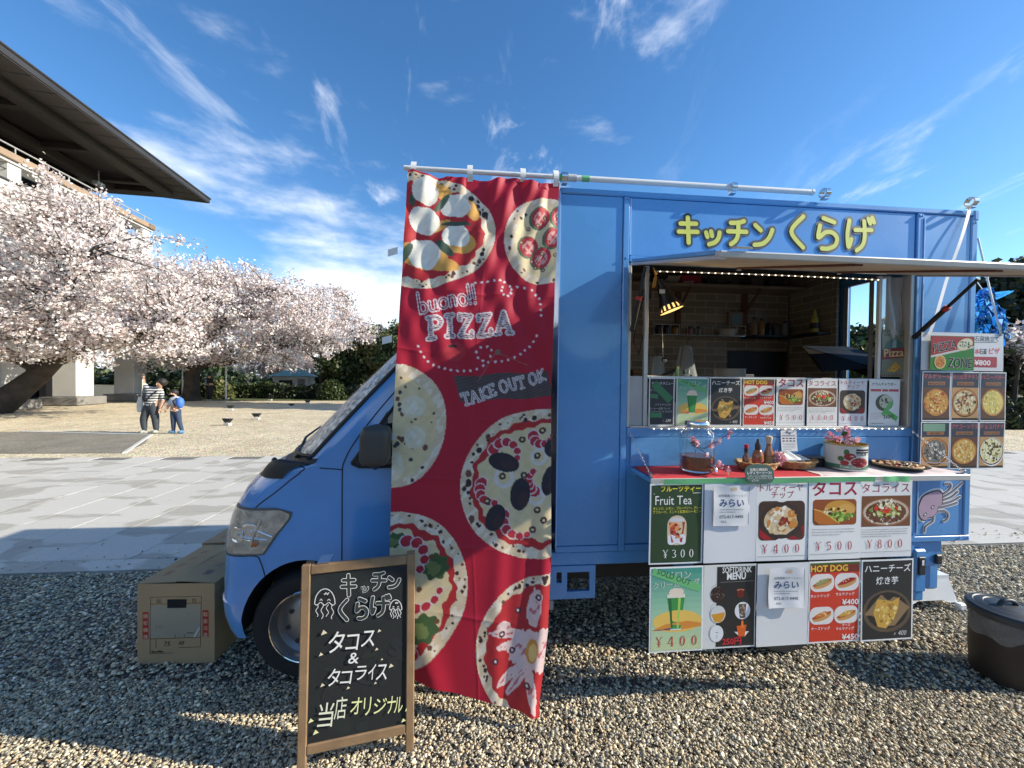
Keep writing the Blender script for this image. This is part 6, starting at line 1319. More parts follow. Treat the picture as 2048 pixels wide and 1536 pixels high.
BW, BH = .388, .674; BLK = (.008, .0105, .0105); CH1 = (.70, .70, .66); CHY = (.74, .74, .35)
p = Sheet(BW, BH, BLK)
def cp(x, y):
    u = (x-155)/675; t_, b_ = 230-80*u, 1405-165*u; return (u*BW, (1-(y-t_)/(b_-t_))*BH)
rr_ = random.Random(3)
for k in range(26): p.ell(rr_.uniform(.02, BW-.02), rr_.uniform(.02, BH-.02), rr_.uniform(.01, .05), rr_.uniform(.01, .03), tuple(c*rr_.uniform(1.05, 1.5) for c in BLK), rr_.uniform(0, 3), 14, .2)
def gl_out(ch, x0, y0, x1, y1, c, r0=.0085, r1=.0062):
    for rad, cc in ((r0, c), (r1, (.022, .027, .022))):
        for strk in GLY[ch]:
            pl_ = smooth_line([cp(x0+(x1-x0)*q[0], y1+(y0-y1)*q[1]) for q in strk], 4)
            for a, b in zip(pl_, pl_[1:]): p.poly(capsule(a, b, rad, 5), cc)
def fit(ch, x0, y0, x1, y1, c, bold=.012):
    V, F = tmesh(ch, bold); lo, hi = V.min(0), V.max(0); q = (V-lo)/(hi-lo); q[:, 0] += (q[:, 1]-.5)*.16; q[:, 1] += (q[:, 0]-.5)*.08
    p.P.append(([cp(x0+(x1-x0)*a, y1+(y0-y1)*b) for a, b in q], F, c, p.k)); p.k += 1
for ch, *bx_ in (('キ', 358, 228, 468, 380), ('ッ', 498, 290, 555, 350), ('チ', 570, 205, 682, 335), ('ン', 690, 232, 782, 318), ('く', 338, 400, 430, 548), ('ら', 455, 388, 560, 535), ('げ', 568, 372, 702, 510)): gl_out(ch, *bx_, CH1, *( (.0045, .003) if ch == 'ッ' else (.0085, .0062)))
for ch, *bx_ in (('タ', 285, 622, 392, 768), ('コ', 405, 640, 490, 748), ('ス', 512, 612, 605, 722), ('&', 422, 765, 495, 840), ('タ', 285, 878, 366, 996), ('コ', 372, 893, 446, 980), ('ラ', 470, 855, 548, 950), ('イ', 560, 842, 612, 946), ('ス', 618, 840, 695, 945)): fit(ch, *bx_, CH1, .004)
for ch, *bx_ in (('当', 228, 1110, 328, 1275), ('店', 336, 1068, 416, 1218), ('オ', 444, 1070, 518, 1182), ('リ', 532, 1066, 582, 1186), ('ジ', 602, 1068, 690, 1172), ('ナ', 696, 1052, 756, 1168), ('ル', 748, 1055, 808, 1160)): fit(ch, *bx_, CHY if ch not in '当店' else (.66, .68, .52), .002)
for (x, y, s_) in ((255, 632, 14), (635, 612, 9), (238, 782, 10), (618, 738, 8), (252, 992, 10), (425, 1006, 8), (612, 968, 7), (722, 848, 12), (182, 1235, 12), (215, 1312, 13), (838, 1138, 9), (815, 1210, 11), (656, 806, 6)):
    a = cp(x, y); e = s_*.00058*1.5; p.poly([(a[0]-e, a[1]-e*.7), (a[0]+e, a[1]-e*.2), (a[0]-e*.2, a[1]+e)], CHY if y > 1030 else (.70, .60, .42))
def jelly(x0, y0, x1, y1, n):
    def J(u, v): return cp(x0+(x1-x0)*u, y0+(y1-y0)*v)
    p.line([J(.5-.5*cos(a), .5-.5*sin(a)) for a in np.linspace(0, pi, 12)], .003, CH1); p.line([J(u, .5+.05*sin(u*16)) for u in np.linspace(0, 1, 14)], .0028, CH1)
    for k in range(n): p.line([J(.12+.76*k/(n-1)+.06*sin(v*9+k), .52+.48*v*(1 if k % 2 else .85)) for v in np.linspace(0, 1, 8)], .0024, CH1)
    p.line([J(.45+.25*t_, .16+.04*sin(t_*12)) for t_ in np.linspace(0, 1, 7)], .0035, CH1); p.line([J(.25+.12*t_, .40-.06*sin(t_*pi)) for t_ in np.linspace(0, 1, 5)], .0022, CH1); p.line([J(.62+.14*t_, .40-.06*sin(t_*pi)) for t_ in np.linspace(0, 1, 5)], .0022, CH1)
jelly(188, 325, 325, 535, 4); jelly(706, 395, 796, 525, 5)
o = p.build('board_panel', None, None, LEAN @ Matrix.Translation((.035, .008, .120)), mat=CHALKM, parent=ab); o.matrix_local = LEAN @ Matrix.Translation((.035, .009, .120))
# ---- cardboard cartons
def carton(label, M, w, d, h, kind):
    t = thing('cardboard_box', label, 'box', M, 'cardboard cartons beside the bumper')
    m = MB(); hx0, hx1, hz0, hz1 = (w*.39, w*.635, h*.70, h*.805)
    m.bx((0, .004, 0), (w, d, h-.002), .004) if kind else None
    if not kind:
        for (a, b) in (((0, 0, 0), (w, .004, hz0)), ((0, 0, hz1), (w, .004, h)), ((0, 0, hz0), (hx0, .004, hz1)), ((hx1, 0, hz0), (w, .004, hz1))): m.bx(a, b)
        m.bx((0, .004, 0), (.004, d, h)); m.bx((w-.004, .004, 0), (w, d, h)); m.bx((.004, d-.004, 0), (w-.004, d, h)); m.bx((.004, .004, 0), (w-.004, d-.004, .004))
    b = obj('carton_body', m, CARD, parent=t); b['kind'] = 'stuff' if False else ''
    del b['kind']
    for sgn in (0, 1):
        m = MB()
        def fl(u, v, sgn=sgn):
            x_ = (w/2-.003)*v if not sgn else w-(w/2-.004)*v; lift = (.012+.006*sin(u*5+sgn))*sin(v*pi/2)+(.010*v if sgn else .004*v)
            return (x_, u*d, h+.001+lift*(1-.5*abs(2*u-1)**3))
        m.grid(fl, 12, 8); m2 = MB(); m2.v = m.v+[(a, b_, c_-.004) for a, b_, c_ in m.v]; n_ = len(m.v); m2.f = m.f+[tuple(i+n_ for i in f_) for f_ in m.f]; m2.m = [0]*len(m2.f); m2.c = [None]*len(m2.f)
        o = obj('top_flap', m2, CARD, parent=t, smooth=60, recalc=False)
        q = Sheet(w*.36, d*.8, C(139, 122, 95) if False else (.27, .195, .115)); q.P = []; q.k = 0
        for k in range(4): q.text('取扱注意'[k] if not kind else '天地無用'[k], w*.17, d*(.62-.19*k), .055, C(105, 50, 42) if not kind else C(35, 32, 30), .01, align='c')
        m = MB(); m.ci = None
        for pts, F_, c_, k in q.P:
            m.ci = c_
            V_ = []
            for (a, b_) in pts:
                fx = (.07+a/w*.9) if not sgn else 1-(.07+(w*.36-a)/w*.9)
                vv_ = (fx*w)/(w/2) if not sgn else (w-fx*w)/(w/2); x_, y_, z_ = fl(min(1, max(0, (b_+d*.1)/d)), min(1, vv_)); V_.append((x_, y_, z_+.0012))
            m.add(V_, F_)
        obj('flap_print', m, PRINT, parent=o, recalc=False)
    return t
b1 = carton('front cardboard box with handle hole and red caution strips', at(-2.068, 2.119, .002, .045), .415, .49, .452, 0)
b2 = carton('rear cardboard box with black printed squares on its lid', at(-2.125, 2.63, .002, .07), .43, .47, .455, 1)
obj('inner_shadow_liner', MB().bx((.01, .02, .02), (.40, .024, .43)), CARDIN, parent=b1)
p = Sheet(.415, .452, (.27, .195, .115)); S_ = 1410.0
def bp(x, y): return ((x-65)/S_, (1270-y)/S_)
LN = C(40, 32, 26)
def bl_(x0, y0, x1, y1, w_=.0025): p.line([bp(x0, y0), bp(x1, y1)], w_, LN)
a = bp(160, 1060); b = bp(545, 805); p.rect(a[0], a[1], b[0]-a[0], b[1]-a[1], C(150, 142, 122))
for sgs in ((165, 738, 550, 735), (165, 738, 160, 1185), (550, 735, 542, 1140), (165, 792, 292, 792), (440, 790, 550, 788), (160, 1068, 545, 1062), (160, 1185, 330, 1182), (380, 1140, 542, 1138), (205, 1070, 205, 1140), (350, 1035, 350, 1062), (420, 1035, 420, 1060)): bl_(*sgs)
a = bp(205, 782); p.text('仙', a[0], a[1], .03, LN, .0, slant=.2); a = bp(478, 782); p.text('台', a[0], a[1], .03, LN); a = bp(262, 1128); p.text('75', a[0], a[1], .038, LN, slant=.2); a = bp(375, 1118); p.text('88', a[0], a[1], .03, LN, slant=.3); a = bp(440, 885); p.text('3', a[0], a[1], .022, C(110, 102, 88)); a = bp(200, 985); p.text('+ C', a[0], a[1], .026, C(115, 108, 92))
a = bp(172, 1176); p.lines_of_text(a[0], a[1], .10, 1, .01, LN, .010); p.line([bp(495, 1058), bp(535, 985)], .006, C(205, 200, 190)); a = bp(440, 1028); p.lines_of_text(a[0], a[1], .06, 1, .01, C(120, 40, 30), .006)
for (x0, y0, x1, y1, tx) in ((105, 1070, 150, 853, '精密機器'), (560, 1058, 605, 845, '取扱注意')):
    a, b = bp(x0, y0), bp(x1, y1); p.rect(a[0], a[1], b[0]-a[0], b[1]-a[1], C(165, 40, 35))
    for k in range(4): p.text(tx[k], (a[0]+b[0])/2, b[1]-.034-.0385*k, .026, C(205, 175, 150), .004, align='c')
mm = MB()
for pts, F_, c_, k in p.P:
    # keep the handle hole free of print
    mm.ci = c_; mm.add([(q_[0], -.0006-k*.00003, q_[1]) for q_ in pts], F_)
obj('front_print', mm, PRINT, parent=b1, recalc=False)
obj('handle_hole_shade', MB().bx((.415*.39, -.0028, .452*.70), (.415*.635, -.0024, .452*.805)), CARDIN, parent=b1)  # near-black plate over the opening paints the shade within
# ---- rubbish bin
bn_ = thing('rubbish_bin', 'round dark rubbish bin with lid and clear liner at right edge', 'bin', at(2.765, 2.115, 0))
m = MB(); m.lathe([(.0, .0), (.132, .0), (.136, .010), (.140, .10), (.1415, .105), (.143, .30), (.147, .312), (.147, .345)], n=48); obj('bin_body', m, mk('dark_brown_plastic', (.028, .022, .019), .62, var=.25, scale=4), parent=bn_, smooth=40)
m = MB(); m.lathe([(.154, .340), (.158, .350), (.158, .372), (.150, .382), (.128, .388), (.124, .384), (.112, .389), (.090, .393), (.086, .389), (.075, .394), (.04, .397), (.0, .398)], n=48); lid = obj('lid', m, mk('dark_blue_grey_plastic', (.03, .038, .045), .5, var=.2), parent=bn_, smooth=30)
m = MB(); m.tube([(-.045*cos(a), .0, .393+.030*sin(a)) for a in np.linspace(0, pi, 12)], .012, 8); obj('lid_handle', m, MATS['dark_blue_grey_plastic'], parent=lid, smooth=60)
m = MB()
def bag(u, v): a = 2*pi*u; r_ = .1495+.006*v*(1+.5*sin(9*a))+.003*sin(23*a)*v; return (r_*cos(a), r_*sin(a), .345-(.085+.03*sin(a*2+1)+.012*sin(a*7))*v)
m.grid(bag, 72, 6); obj('liner_bag', m, mk('clear_bin_liner', (.70, .72, .72), .15, alpha=.16, var=.2, scale=20), parent=bn_, smooth=60)
# ---- white step stool at the rear corner
st_ = thing('step_stool', 'white plastic step stool standing behind the rear corner', 'stool', at(3.02, 2.86, 0, .09))
m = MB(); m.add([(-.19, -.11, .235), (.15, -.11, .235), (.15, .11, .235), (-.19, .11, .235), (-.19, -.11, .21), (.15, -.11, .21), (.15, .11, .21), (-.19, .11, .21)], [(0, 1, 2, 3), (4, 7, 6, 5), (0, 4, 5, 1), (1, 5, 6, 2), (2, 6, 7, 3), (3, 7, 4, 0)]); obj('step_top', m, WHITEP, parent=st_)
for sy in (-1, 1): m = MB(); m.add([(-.19, sy*.11, .21), (.15, sy*.11, .21), (.19, sy*.135, .05), (.12, sy*.135, .05), (.08, sy*.13, .065), (-.12, sy*.13, .065), (-.16, sy*.135, .05), (-.23, sy*.135, .05), (-.19, sy*.098, .21), (.15, sy*.098, .21), (.19, sy*.123, .05), (.12, sy*.123, .05), (.08, sy*.118, .065), (-.12, sy*.118, .065), (-.16, sy*.123, .05), (-.23, sy*.123, .05)], [tuple(range(8)), tuple(range(8, 16))]+[(i, (i+1) % 8, (i+1) % 8+8, i+8) for i in range(8)]); obj('side_panel', m, WHITEP, parent=st_)
for sx in (-1, 1):
    m = MB(); x0 = .15 if sx > 0 else -.19; x1 = .19 if sx > 0 else -.23; m.add([(x0, -.11, .21), (x0, .11, .21), (x1, .135, .05), (x1, -.135, .05)], [(0, 1, 2, 3)]); obj('end_panel', m, WHITEP, parent=st_)
    for sy in (-1, 1): obj('foot', MB().bx((x1-.035*(sx < 0)-.02*(sx > 0), sy*.135-.03*(sy < 0)-.005, 0), (x1+.035*(sx > 0)+.02*(sx < 0), sy*.135+.03*(sy > 0)+.005, .05), .005), WHITEP, parent=st_)
# ---- blue tinsel hung behind the rear corner
tn = thing('tinsel_decoration', 'shiny blue tinsel streamers hanging behind the truck rear', 'decoration', at(3.50, 2.86, 2.34))
FOIL = mk('iridescent_blue_foil', (.10, .42, .78), .12, metal=.75, var=.5, scale=9); FOIL2 = mk('pale_silver_foil', (.62, .72, .92), .1, metal=.85, var=.5, scale=12); rg2 = random.Random(12)
for nm, mat, n_, sprd in (('blue_strands', FOIL, 85, .075), ('silver_strands', FOIL2, 30, .085)):
    m = MB()
    for k in range(n_):
        a0 = rg2.uniform(0, 6.28); x, y = sprd*rg2.uniform(.1, 1)*cos(a0), sprd*rg2.uniform(.1, 1)*sin(a0); l_ = rg2.uniform(.2, .44); w_ = rg2.uniform(.014, .034); ph = rg2.uniform(0, 6); dr = rg2.uniform(-.03, .10)
        m.grid(lambda u, v: (x*(.4+v)+w_*(u-.5)*cos(ph+v*9)+dr*v*v+.018*sin(v*14+ph), y*(.4+v)+w_*(u-.5)*sin(ph+v*9), -.02-l_*v+.012*sin(v*20+ph)), 1, 12)
    o = obj(nm, m, mat, parent=tn, recalc=False); o['kind'] = 'stuff'
m = MB()
for k in range(26): a = -.35+.9*k/26; m.grid(lambda u, v: (-.07+.26*v*cos(a*.6+.45), .03*sin(k), -.06-.10*(k/26)+.26*v*sin(a*.6+.45)*.5+.006*(u-.5)), 1, 4)
o = obj('fanned_strands', m, FOIL, parent=tn, recalc=False); o['kind'] = 'stuff'
obj('hanging_cord', MB().tube([(0, 0, -.05), (-.2, -.02, .18), (-.55, -.06, .28)], .003, 5), WHITEP, parent=tn)
# ================================================================ THINGS ON THE SHELF
SZ = 1.134
def cloth(name, label, mat, x0, x1, y0, y1, seed, amp, drop):
    m = MB(); r_ = random.Random(seed); a, b, c = (r_.uniform(0, 6) for _ in range(3))
    def f(u, v):
        x = x0+(x1-x0)*u; y = y0+(y1-y0)*v; z = SZ+.004+amp*(1+sin(u*17+a)*.5+sin(u*41+v*5+b)*.3+sin(v*6+u*9+c)*.4)*(.35+.65*v)
        if v > .82: z -= drop*((v-.82)/.18)**1.2*(1+.35*sin(u*23+b)); y = y0+(y1-y0)*(.82+(v-.82)*.35)
        return (x, -y, z)
    m.grid(f, 70, 16); return obj(name, m, mat, M=TM, smooth=60, label=label, cat='cloth')
cloth('table_cloth', 'red cloth lying on the left half of the serving shelf', mk('red_cloth', (.50, .022, .035), .8, var=.1, bump=.15, bscale=300), .68, 1.66, .012, .30, 3, .0018, .030)
cloth('table_cloth', 'crumpled white and pink cloth on the right half of the shelf', mk('pink_white_cloth', (.66, .56, .56), .8, var=.22, scale=9), 1.58, 2.43, .012, .295, 8, .0045, .026)
def stand(name, label, cat, s, d, rz=0, z=SZ+.008, group=None): return thing(name, label, cat, tr(s, d, z, rz), group)
# drink dispenser
t = stand('drink_dispenser', 'glass drink dispenser with amber tea and metal lid on shelf', 'jar', .975, .135)
m = MB(); m.lathe([(.0, .004), (.078, .004), (.084, .012), (.086, .05), (.086, .175), (.078, .205), (.060, .222), (.058, .245), (.0545, .245), (.0565, .221), (.074, .203), (.082, .174), (.082, .05), (.080, .014), (.0, .012)], n=40, cap=False); obj('glass_jar', m, GLASS, parent=t, smooth=50)
m = MB(); m.lathe([(.0, .0125), (.0795, .0145), (.0815, .05), (.0815, .083), (.0, .083)], n=40, cap=False); obj('tea', m, mk('amber_tea', (.55, .09, .012), .05, trans=.85, var=0), parent=t, smooth=50)
m = MB(); m.lathe([(.0615, .232), (.0625, .236), (.0625, .258), (.058, .266), (.0, .270)], n=40, cap=False); obj('lid', m, CHROME, parent=t, smooth=40)
m = MB(); m.lathe([(.012, .082), (.012, .10), (.008, .108)], n=12, M=Matrix.Rotation(radians(90), 4, 'X'), c=(.03, .0, .045)); sp_ = obj('spigot', m, CHROME, parent=t, smooth=50)
obj('tap_spout', MB().tube([(.03, -.10, .045), (.032, -.115, .042), (.033, -.118, .020)], .008, 8), CHROME, parent=sp_, smooth=60); obj('tap_lever', MB().tube([(.03, -.10, .05), (.045, -.108, .07)], .005, 6), CHROME, parent=sp_, smooth=60)
# blossom sprays
PINK = mk_attr('pink_silk_petal', .6, transl=.2); GRN = mk('silk_leaf', (.06, .12, .03), .5)
def spray(name, label, s, d, z, tw_, n, seed, sp_=.010, sz=.011):
    t = stand(name, label, 'flowers', s, d, 0, z); r_ = np.random.default_rng(seed); pts = []
    for path in tw_:
        obj('twig', MB().tube(path, .0018, 5), BARK, parent=t)
        for k in range(n): q_ = r_.uniform(.15, 1)*(len(path)-1); i = min(int(q_), len(path)-2); pts.append(np.array(path[i])*(1-q_+i)+np.array(path[i+1])*(q_-i)+r_.normal(0, sp_, 3))
    ctr = np.array(pts); P = np.repeat(ctr, 6, 0)+r_.normal(0, sz*.5, (len(ctr)*6, 3)); V_, F_ = quads(P, sz*r_.uniform(.6, 1.2, len(P)), r_)
    pal = np.array([(.75, .36, .46), (.82, .52, .58), (.68, .26, .36), (.86, .66, .70)]); c_ = pal[r_.integers(0, 4, len(P))]; raw_mesh('petals', V_, F_, PINK, np.repeat(c_, 4, 0), parent=t)['kind'] = 'stuff'
    m = MB(); P = ctr[::5]+r_.normal(0, sp_, (len(ctr[::5]), 3)); V_, F_ = quads(P, np.full(len(P), sz*1.3), r_); raw_mesh('leaves', V_, F_, GRN, None, parent=t)
spray('blossom_spray', 'pink artificial blossom spray wound round the drink dispenser', .975, .235, SZ+.02, [[(-.10, 0, .155), (-.04, .0, .12), (.02, 0, .08), (.07, .0, .04), (.13, 0, .015)], [(-.09, 0, .14), (-.02, .0, .125), (.05, 0, .16), (.11, 0, .205), (.125, 0, .215)], [(-.07, 0, .10), (-.06, 0, .14), (-.075, .0, .175)]], 8, 31, .008, .010)
spray('blossom_spray', 'pink and green artificial flowers standing in the tomato tin', 1.855, .105, SZ+.145, [[(0, 0, .0), (.01, 0, .05), (.025, 0, .085)], [(0, 0, 0), (-.04, 0, .03), (-.08, 0, .025)], [(0, 0, 0), (.03, 0, .02), (.07, .0, .01)]], 7, 32, .012, .013)
m = MB(); r_ = np.random.default_rng(9); d_ = r_.normal(size=(260, 3)); d_ /= np.linalg.norm(d_, axis=1)[:, None]; V_, F_ = quads(d_*np.array([.032, .03, .036])*r_.uniform(.6, 1.05, (260, 1)), np.full(260, .009), r_)
t = stand('paper_pompom', 'round pink paper flower between the two baskets', 'flower', 1.455, .12, 0, SZ+.065); raw_mesh('petals', V_, F_, PINK, np.repeat(np.array([(.78, .42, .50), (.82, .52, .58)])[r_.integers(0, 2, 260)], 4, 0), parent=t)['kind'] = 'stuff'
# baskets
WICK = mk('woven_cane', (.40, .25, .10), .7, var=.3, scale=30, bump=.3, bscale=120)
def basket(label, s, d, rx, ry, h, tilt=0):
    t = stand('wicker_basket', label, 'basket', s, d, 0, SZ+.008, 'wicker baskets on the shelf')
    m = MB(); m.lathe([(.0, .002), (.72, .002), (.80, .006), (1.0, h), (.96, h), (.77, .010), (.0, .008)], n=36, M=Matrix.Diagonal((rx, ry, 1, 1)), cap=False); obj('bowl', m, WICK, parent=t, smooth=40)
    m = MB(); m.tube([(rx*cos(a), ry*sin(a), h+.002*sin(a*18)) for a in np.linspace(0, 2*pi, 60)], .0055, 6); obj('rim', m, WICK, parent=t, smooth=60)
    for k in range(4): f_ = .83+.17*k/4; obj('woven_band', MB().tube([(rx*f_*1.01*cos(a), ry*f_*1.01*sin(a), .008+h*.9*k/4+.0025*sin(a*16+k*3.1)) for a in np.linspace(0, 2*pi, 60)], .0035, 5), WICK, parent=t, smooth=60)
    return t
basket('wicker basket holding the sauce bottles', 1.335, .11, .115, .075, .040); basket('wicker basket holding a plastic bag of napkins', 1.575, .085, .125, .075, .042)
def bottle(label, s, d, prof, mats, zs, cat='bottle', z=SZ+.020):
    """prof split at heights zs into parts of different material"""
    t = stand('sauce_bottle', label, cat, s, d, 0, z, 'sauce bottles in the basket')
    for (nm, mat, pr) in mats: obj(nm, MB().lathe(pr, n=20, cap=False), mat, parent=t, smooth=40)
SAUCE = mk('brown_sauce', (.16, .05, .02), .12, var=.05, coat=.5); RSA = mk('red_sauce_label', (.45, .10, .07), .4); DKB = mk('dark_cap', (.05, .035, .03), .4); WCAP = mk('wood_ball_cap', (.62, .50, .36), .5); REDC = mk('red_cap', (.55, .03, .04), .35); ORS = mk('orange_sauce', (.36, .13, .035), .15, coat=.5)
bottle('small hot sauce bottle with red cap in the basket', 1.272, .11, None, [('body', SAUCE, [(0, 0), (.017, 0), (.018, .05), (.010, .068), (.009, .082)]), ('neck_band', DKB, [(.0095, .080), (.0100, .102)]), ('cap', REDC, [(.0095, .102), (.0105, .104), (.0100, .122), (0, .124)])], None)
bottle('squat sauce bottle with dark pointed cap in the basket', 1.348, .10, None, [('body', ORS, [(0, 0), (.027, 0), (.028, .06), (.020, .085), (.012, .095)]), ('label_band', RSA, [(.0284, .018), (.0286, .045)]), ('cap', DKB, [(.0145, .092), (.0155, .115), (.009, .135), (.006, .150), (0, .152)])], None)
bottle('tall amber sauce bottle with pale ball cap in the basket', 1.412, .10, None, [('body', ORS, [(0, 0), (.024, 0), (.0245, .07), (.013, .105), (.012, .125)]), ('label_band', mk('tan_label', (.42, .26, .12), .5), [(.0249, .015), (.0251, .055)]), ('cap', WCAP, [(.012, .125), (.013, .130), (.0145, .142), (.0175, .152), (.015, .165), (0, .170)])], None)
t = stand('napkin_bag', 'crumpled clear plastic bag lying in the right basket', 'bag', 1.57, .085, 0, SZ+.045)
m = MB(); m.grid(lambda u, v: (-.07+.15*u, .035*(2*v-1), .045*(1-u)*(1-abs(2*v-1)**2)+.012*sin(u*14+v*9)*(1-abs(2*v-1))+.012), 24, 14); obj('plastic_film', m, mk('napkin_plastic', (.78, .80, .78), .18, alpha=.75, var=.15, scale=30), parent=t, smooth=60)
obj('napkins', MB().bx((-.05, -.025, .0), (.05, .025, .018), .003), PAPER, parent=t)
t = stand('black_tray', 'small black box behind the right basket', 'box', 1.735, .045); obj('tray_body', MB().bx((-.05, -.03, 0), (.05, .03, .045), .004), BLACKP, parent=t); obj('tray_lid', MB().bx((-.054, -.033, .0455), (.054, .033, .055), .003), mk('grey_lid', (.12, .13, .14), .4), parent=t)
# tomato tin
t = stand('tomato_tin', 'large tomato tin with printed label and open gold rim', 'tin', 1.855, .115, -.70)
tz = MB(); tz.lathe([(0, .004), (.094, .004), (.094, .012)], n=40, cap=False); obj('base', tz, ALU, parent=t, smooth=40)
def tincyl(x, z, off=0): a = x/.0935; return ((.0935+off)*sin(a), -(.0935+off)*cos(a), z)
mm = MB()
def tq(x0, x1, z0, z1, c, off=0):
    mm.ci = c; mm.grid(lambda u, v: tincyl(x0+(x1-x0)*u, z0+(z1-z0)*v, off), max(2, int((x1-x0)/.01)), 1)
tq(-.2937, .2937, .012, .135, C(205, 205, 200))
tq(-.2937, .2937, .012, .034, C(70, 120, 95), .0003); tq(.035, .12, .10, .108, INK, .0003); tq(.035, .12, .112, .122, INK, .0003)
def te(x, z, rx, rz, c, off, n=16): mm.ci = c; P = [tincyl(x+rx*cos(2*pi*k/n), z+rz*sin(2*pi*k/n), off) for k in range(n)]; mm.add([tincyl(x, z, off)]+P, [(0, 1+k, 1+(k+1) % n) for k in range(n)])
for i, (x, z, rx, rz, c) in enumerate(((-.005, .102, .012, .016, C(60, 110, 60)), (-.028, .066, .014, .014, C(60, 105, 60)), (.01, .078, .026, .020, C(150, 40, 40)), (.018, .083, .009, .004, C(225, 180, 170)), (-.012, .045, .018, .013, C(165, 45, 45)), (.055, .052, .046, .030, C(205, 205, 200)), (.055, .050, .042, .026, C(160, 45, 50)))): te(x, z, rx, rz, c, .0006+.0003*i)
r_ = random.Random(5)
for k in range(16): te(.055+r_.uniform(-.03, .03), .048+r_.uniform(-.016, .016), .007, .003, C(205, 110, 105) if k % 2 else C(120, 25, 35), .003+.0001*k, 8)
V_, F_ = tmesh('POMODORI', .02); mm.ci = C(225, 225, 215); mm.add([tincyl(-.03+a*.017, .017+b*.017, .0008) for a, b in V_], F_)
V_, F_ = tmesh('ITALIA', .02); mm.ci = INK; mm.add([tincyl(.038+a*.02, .088+b*.02, .0008) for a, b in V_], F_)
obj('printed_label', mm, PRINT, parent=t, recalc=False)
tz = MB(); tz.lathe([(.0935, .135), (.0965, .138), (.0965, .143), (.091, .143), (.0905, .06)], n=40, cap=False); obj('gold_rim', tz, mk('gold_lacquer', (.62, .47, .16), .25, metal=.9), parent=t, smooth=40); obj('filling', MB().lathe([(.0, .10), (.0904, .10)], n=30, cap=False), GRN, parent=t)
# pizza on a black plate
t = stand('pizza_plate', 'black plate with a slice-topped pizza at the right of shelf', 'plate', 2.175, .115)
m = MB(); m.lathe([(0, .004), (.09, .004), (.13, .020), (.133, .020), (.092, .0), (0, 0)], n=40, cap=False); obj('plate', m, BLACKP, parent=t, smooth=40)
m = MB(); m.lathe([(0, .016), (.085, .018), (.105, .026), (.108, .020), (.10, .008)], n=36, cap=False); pz_ = obj('pizza_base', m, mk('baked_crust', (.48, .30, .14), .7, var=.4, scale=40), parent=t, smooth=50)
for k in range(26): a, q_ = r_.uniform(0, 6.28), r_.uniform(.0, .085); m = MB(); m.ball((q_*cos(a), q_*sin(a), .021), (r_.uniform(.008, .018), r_.uniform(.008, .016), .006), 7, 4); obj('topping', m, mk(*[('tomato_topping', (.34, .05, .02), .4), ('cheese_topping', (.70, .52, .26), .5), ('olive_topping', (.05, .03, .025), .4)][k % 3]), parent=pz_, smooth=60)
t = stand('serving_knife', 'thin metal skewer lying past the shelf end', 'utensil', 2.39, .10, -.1, SZ+.03); obj('blade', MB().bx((-.08, -.004, 0), (.12, .004, .003), .001), CHROME, parent=t); obj('grip', MB().bx((-.16, -.006, -.003), (-.08, .006, .006), .002), BLACKP, parent=t)
# green oval card
p = Sheet(.155, .098, C(45, 70, 50)); w, h = p.w, p.h; p.text('自慢の調味料', w*.5, h*.66, .016, C(215, 205, 195), .01, align='c'); p.text('レディラーソース!', w*.5, h*.50, .016, WHITE, .01, align='c'); p.text('スパイシーメニューがお好きなかたは', w*.5, h*.36, .012, C(205, 205, 200), .006, maxw=w*.82, align='c'); p.text('チリソース、ピザ、ホットドッグ、タコスに', w*.5, h*.25, .012, C(205, 205, 200), .006, maxw=w*.86, align='c'); p.text('どうぞ!', w*.2, h*.14, .012, C(205, 205, 200), .006)
m = MB(); m.ci = p.bg; P = []
for k in range(40): a = 2*pi*k/40; P.append((w/2+w/2*math.copysign(abs(cos(a))**.72, cos(a)), 0, h/2+h/2*math.copysign(abs(sin(a))**.8, sin(a))))
m.add(P, [tuple(range(40))]); m.add([(a, .0015, c) for a, b, c in P], [tuple(range(40))])
for pts, F_, c_, k in p.P: m.ci = c_; m.add([(q_[0], -.0005-k*.00004, q_[1]) for q_ in pts], F_)
obj('oval_card', m, PRINT, M=tr(1.135, .300, 1.112) @ Matrix.Rotation(radians(-14), 4, 'X'), label='dark green oval card with white text on the shelf edge', cat='card', recalc=False)
# leaflet on the blue flap
p = Sheet(.098, .132, C(228, 228, 228), bend=lambda x, z: -.012*(1-z/.132)**2); w, h = p.w, p.h
for z in (.62, .34): p.line([(w*.04, h*z), (w*.96, h*z)], .001, C(120, 120, 125))
for k in range(8): p.rect(w*(.1+.22*(k % 4)), h*(.52-.11*(k//4)), w*.14, h*.05, [C(60, 60, 90), C(150, 60, 60), C(60, 60, 60), C(60, 110, 120)][k % 4])
p.lines_of_text(w*.1, h*.27, w*.8, 4, h*.07, C(120, 120, 125), .003); p.text('Pay', w*.5, h*.74, .022, C(40, 60, 110), .02, align='c'); p.rect(w*.1, h*.66, w*.8, h*.03, C(150, 150, 155))
p.build('payment_leaflet', 'small white leaflet hanging on the blue panel under the hatch', 'leaflet', tr(1.552, .014, 1.222))
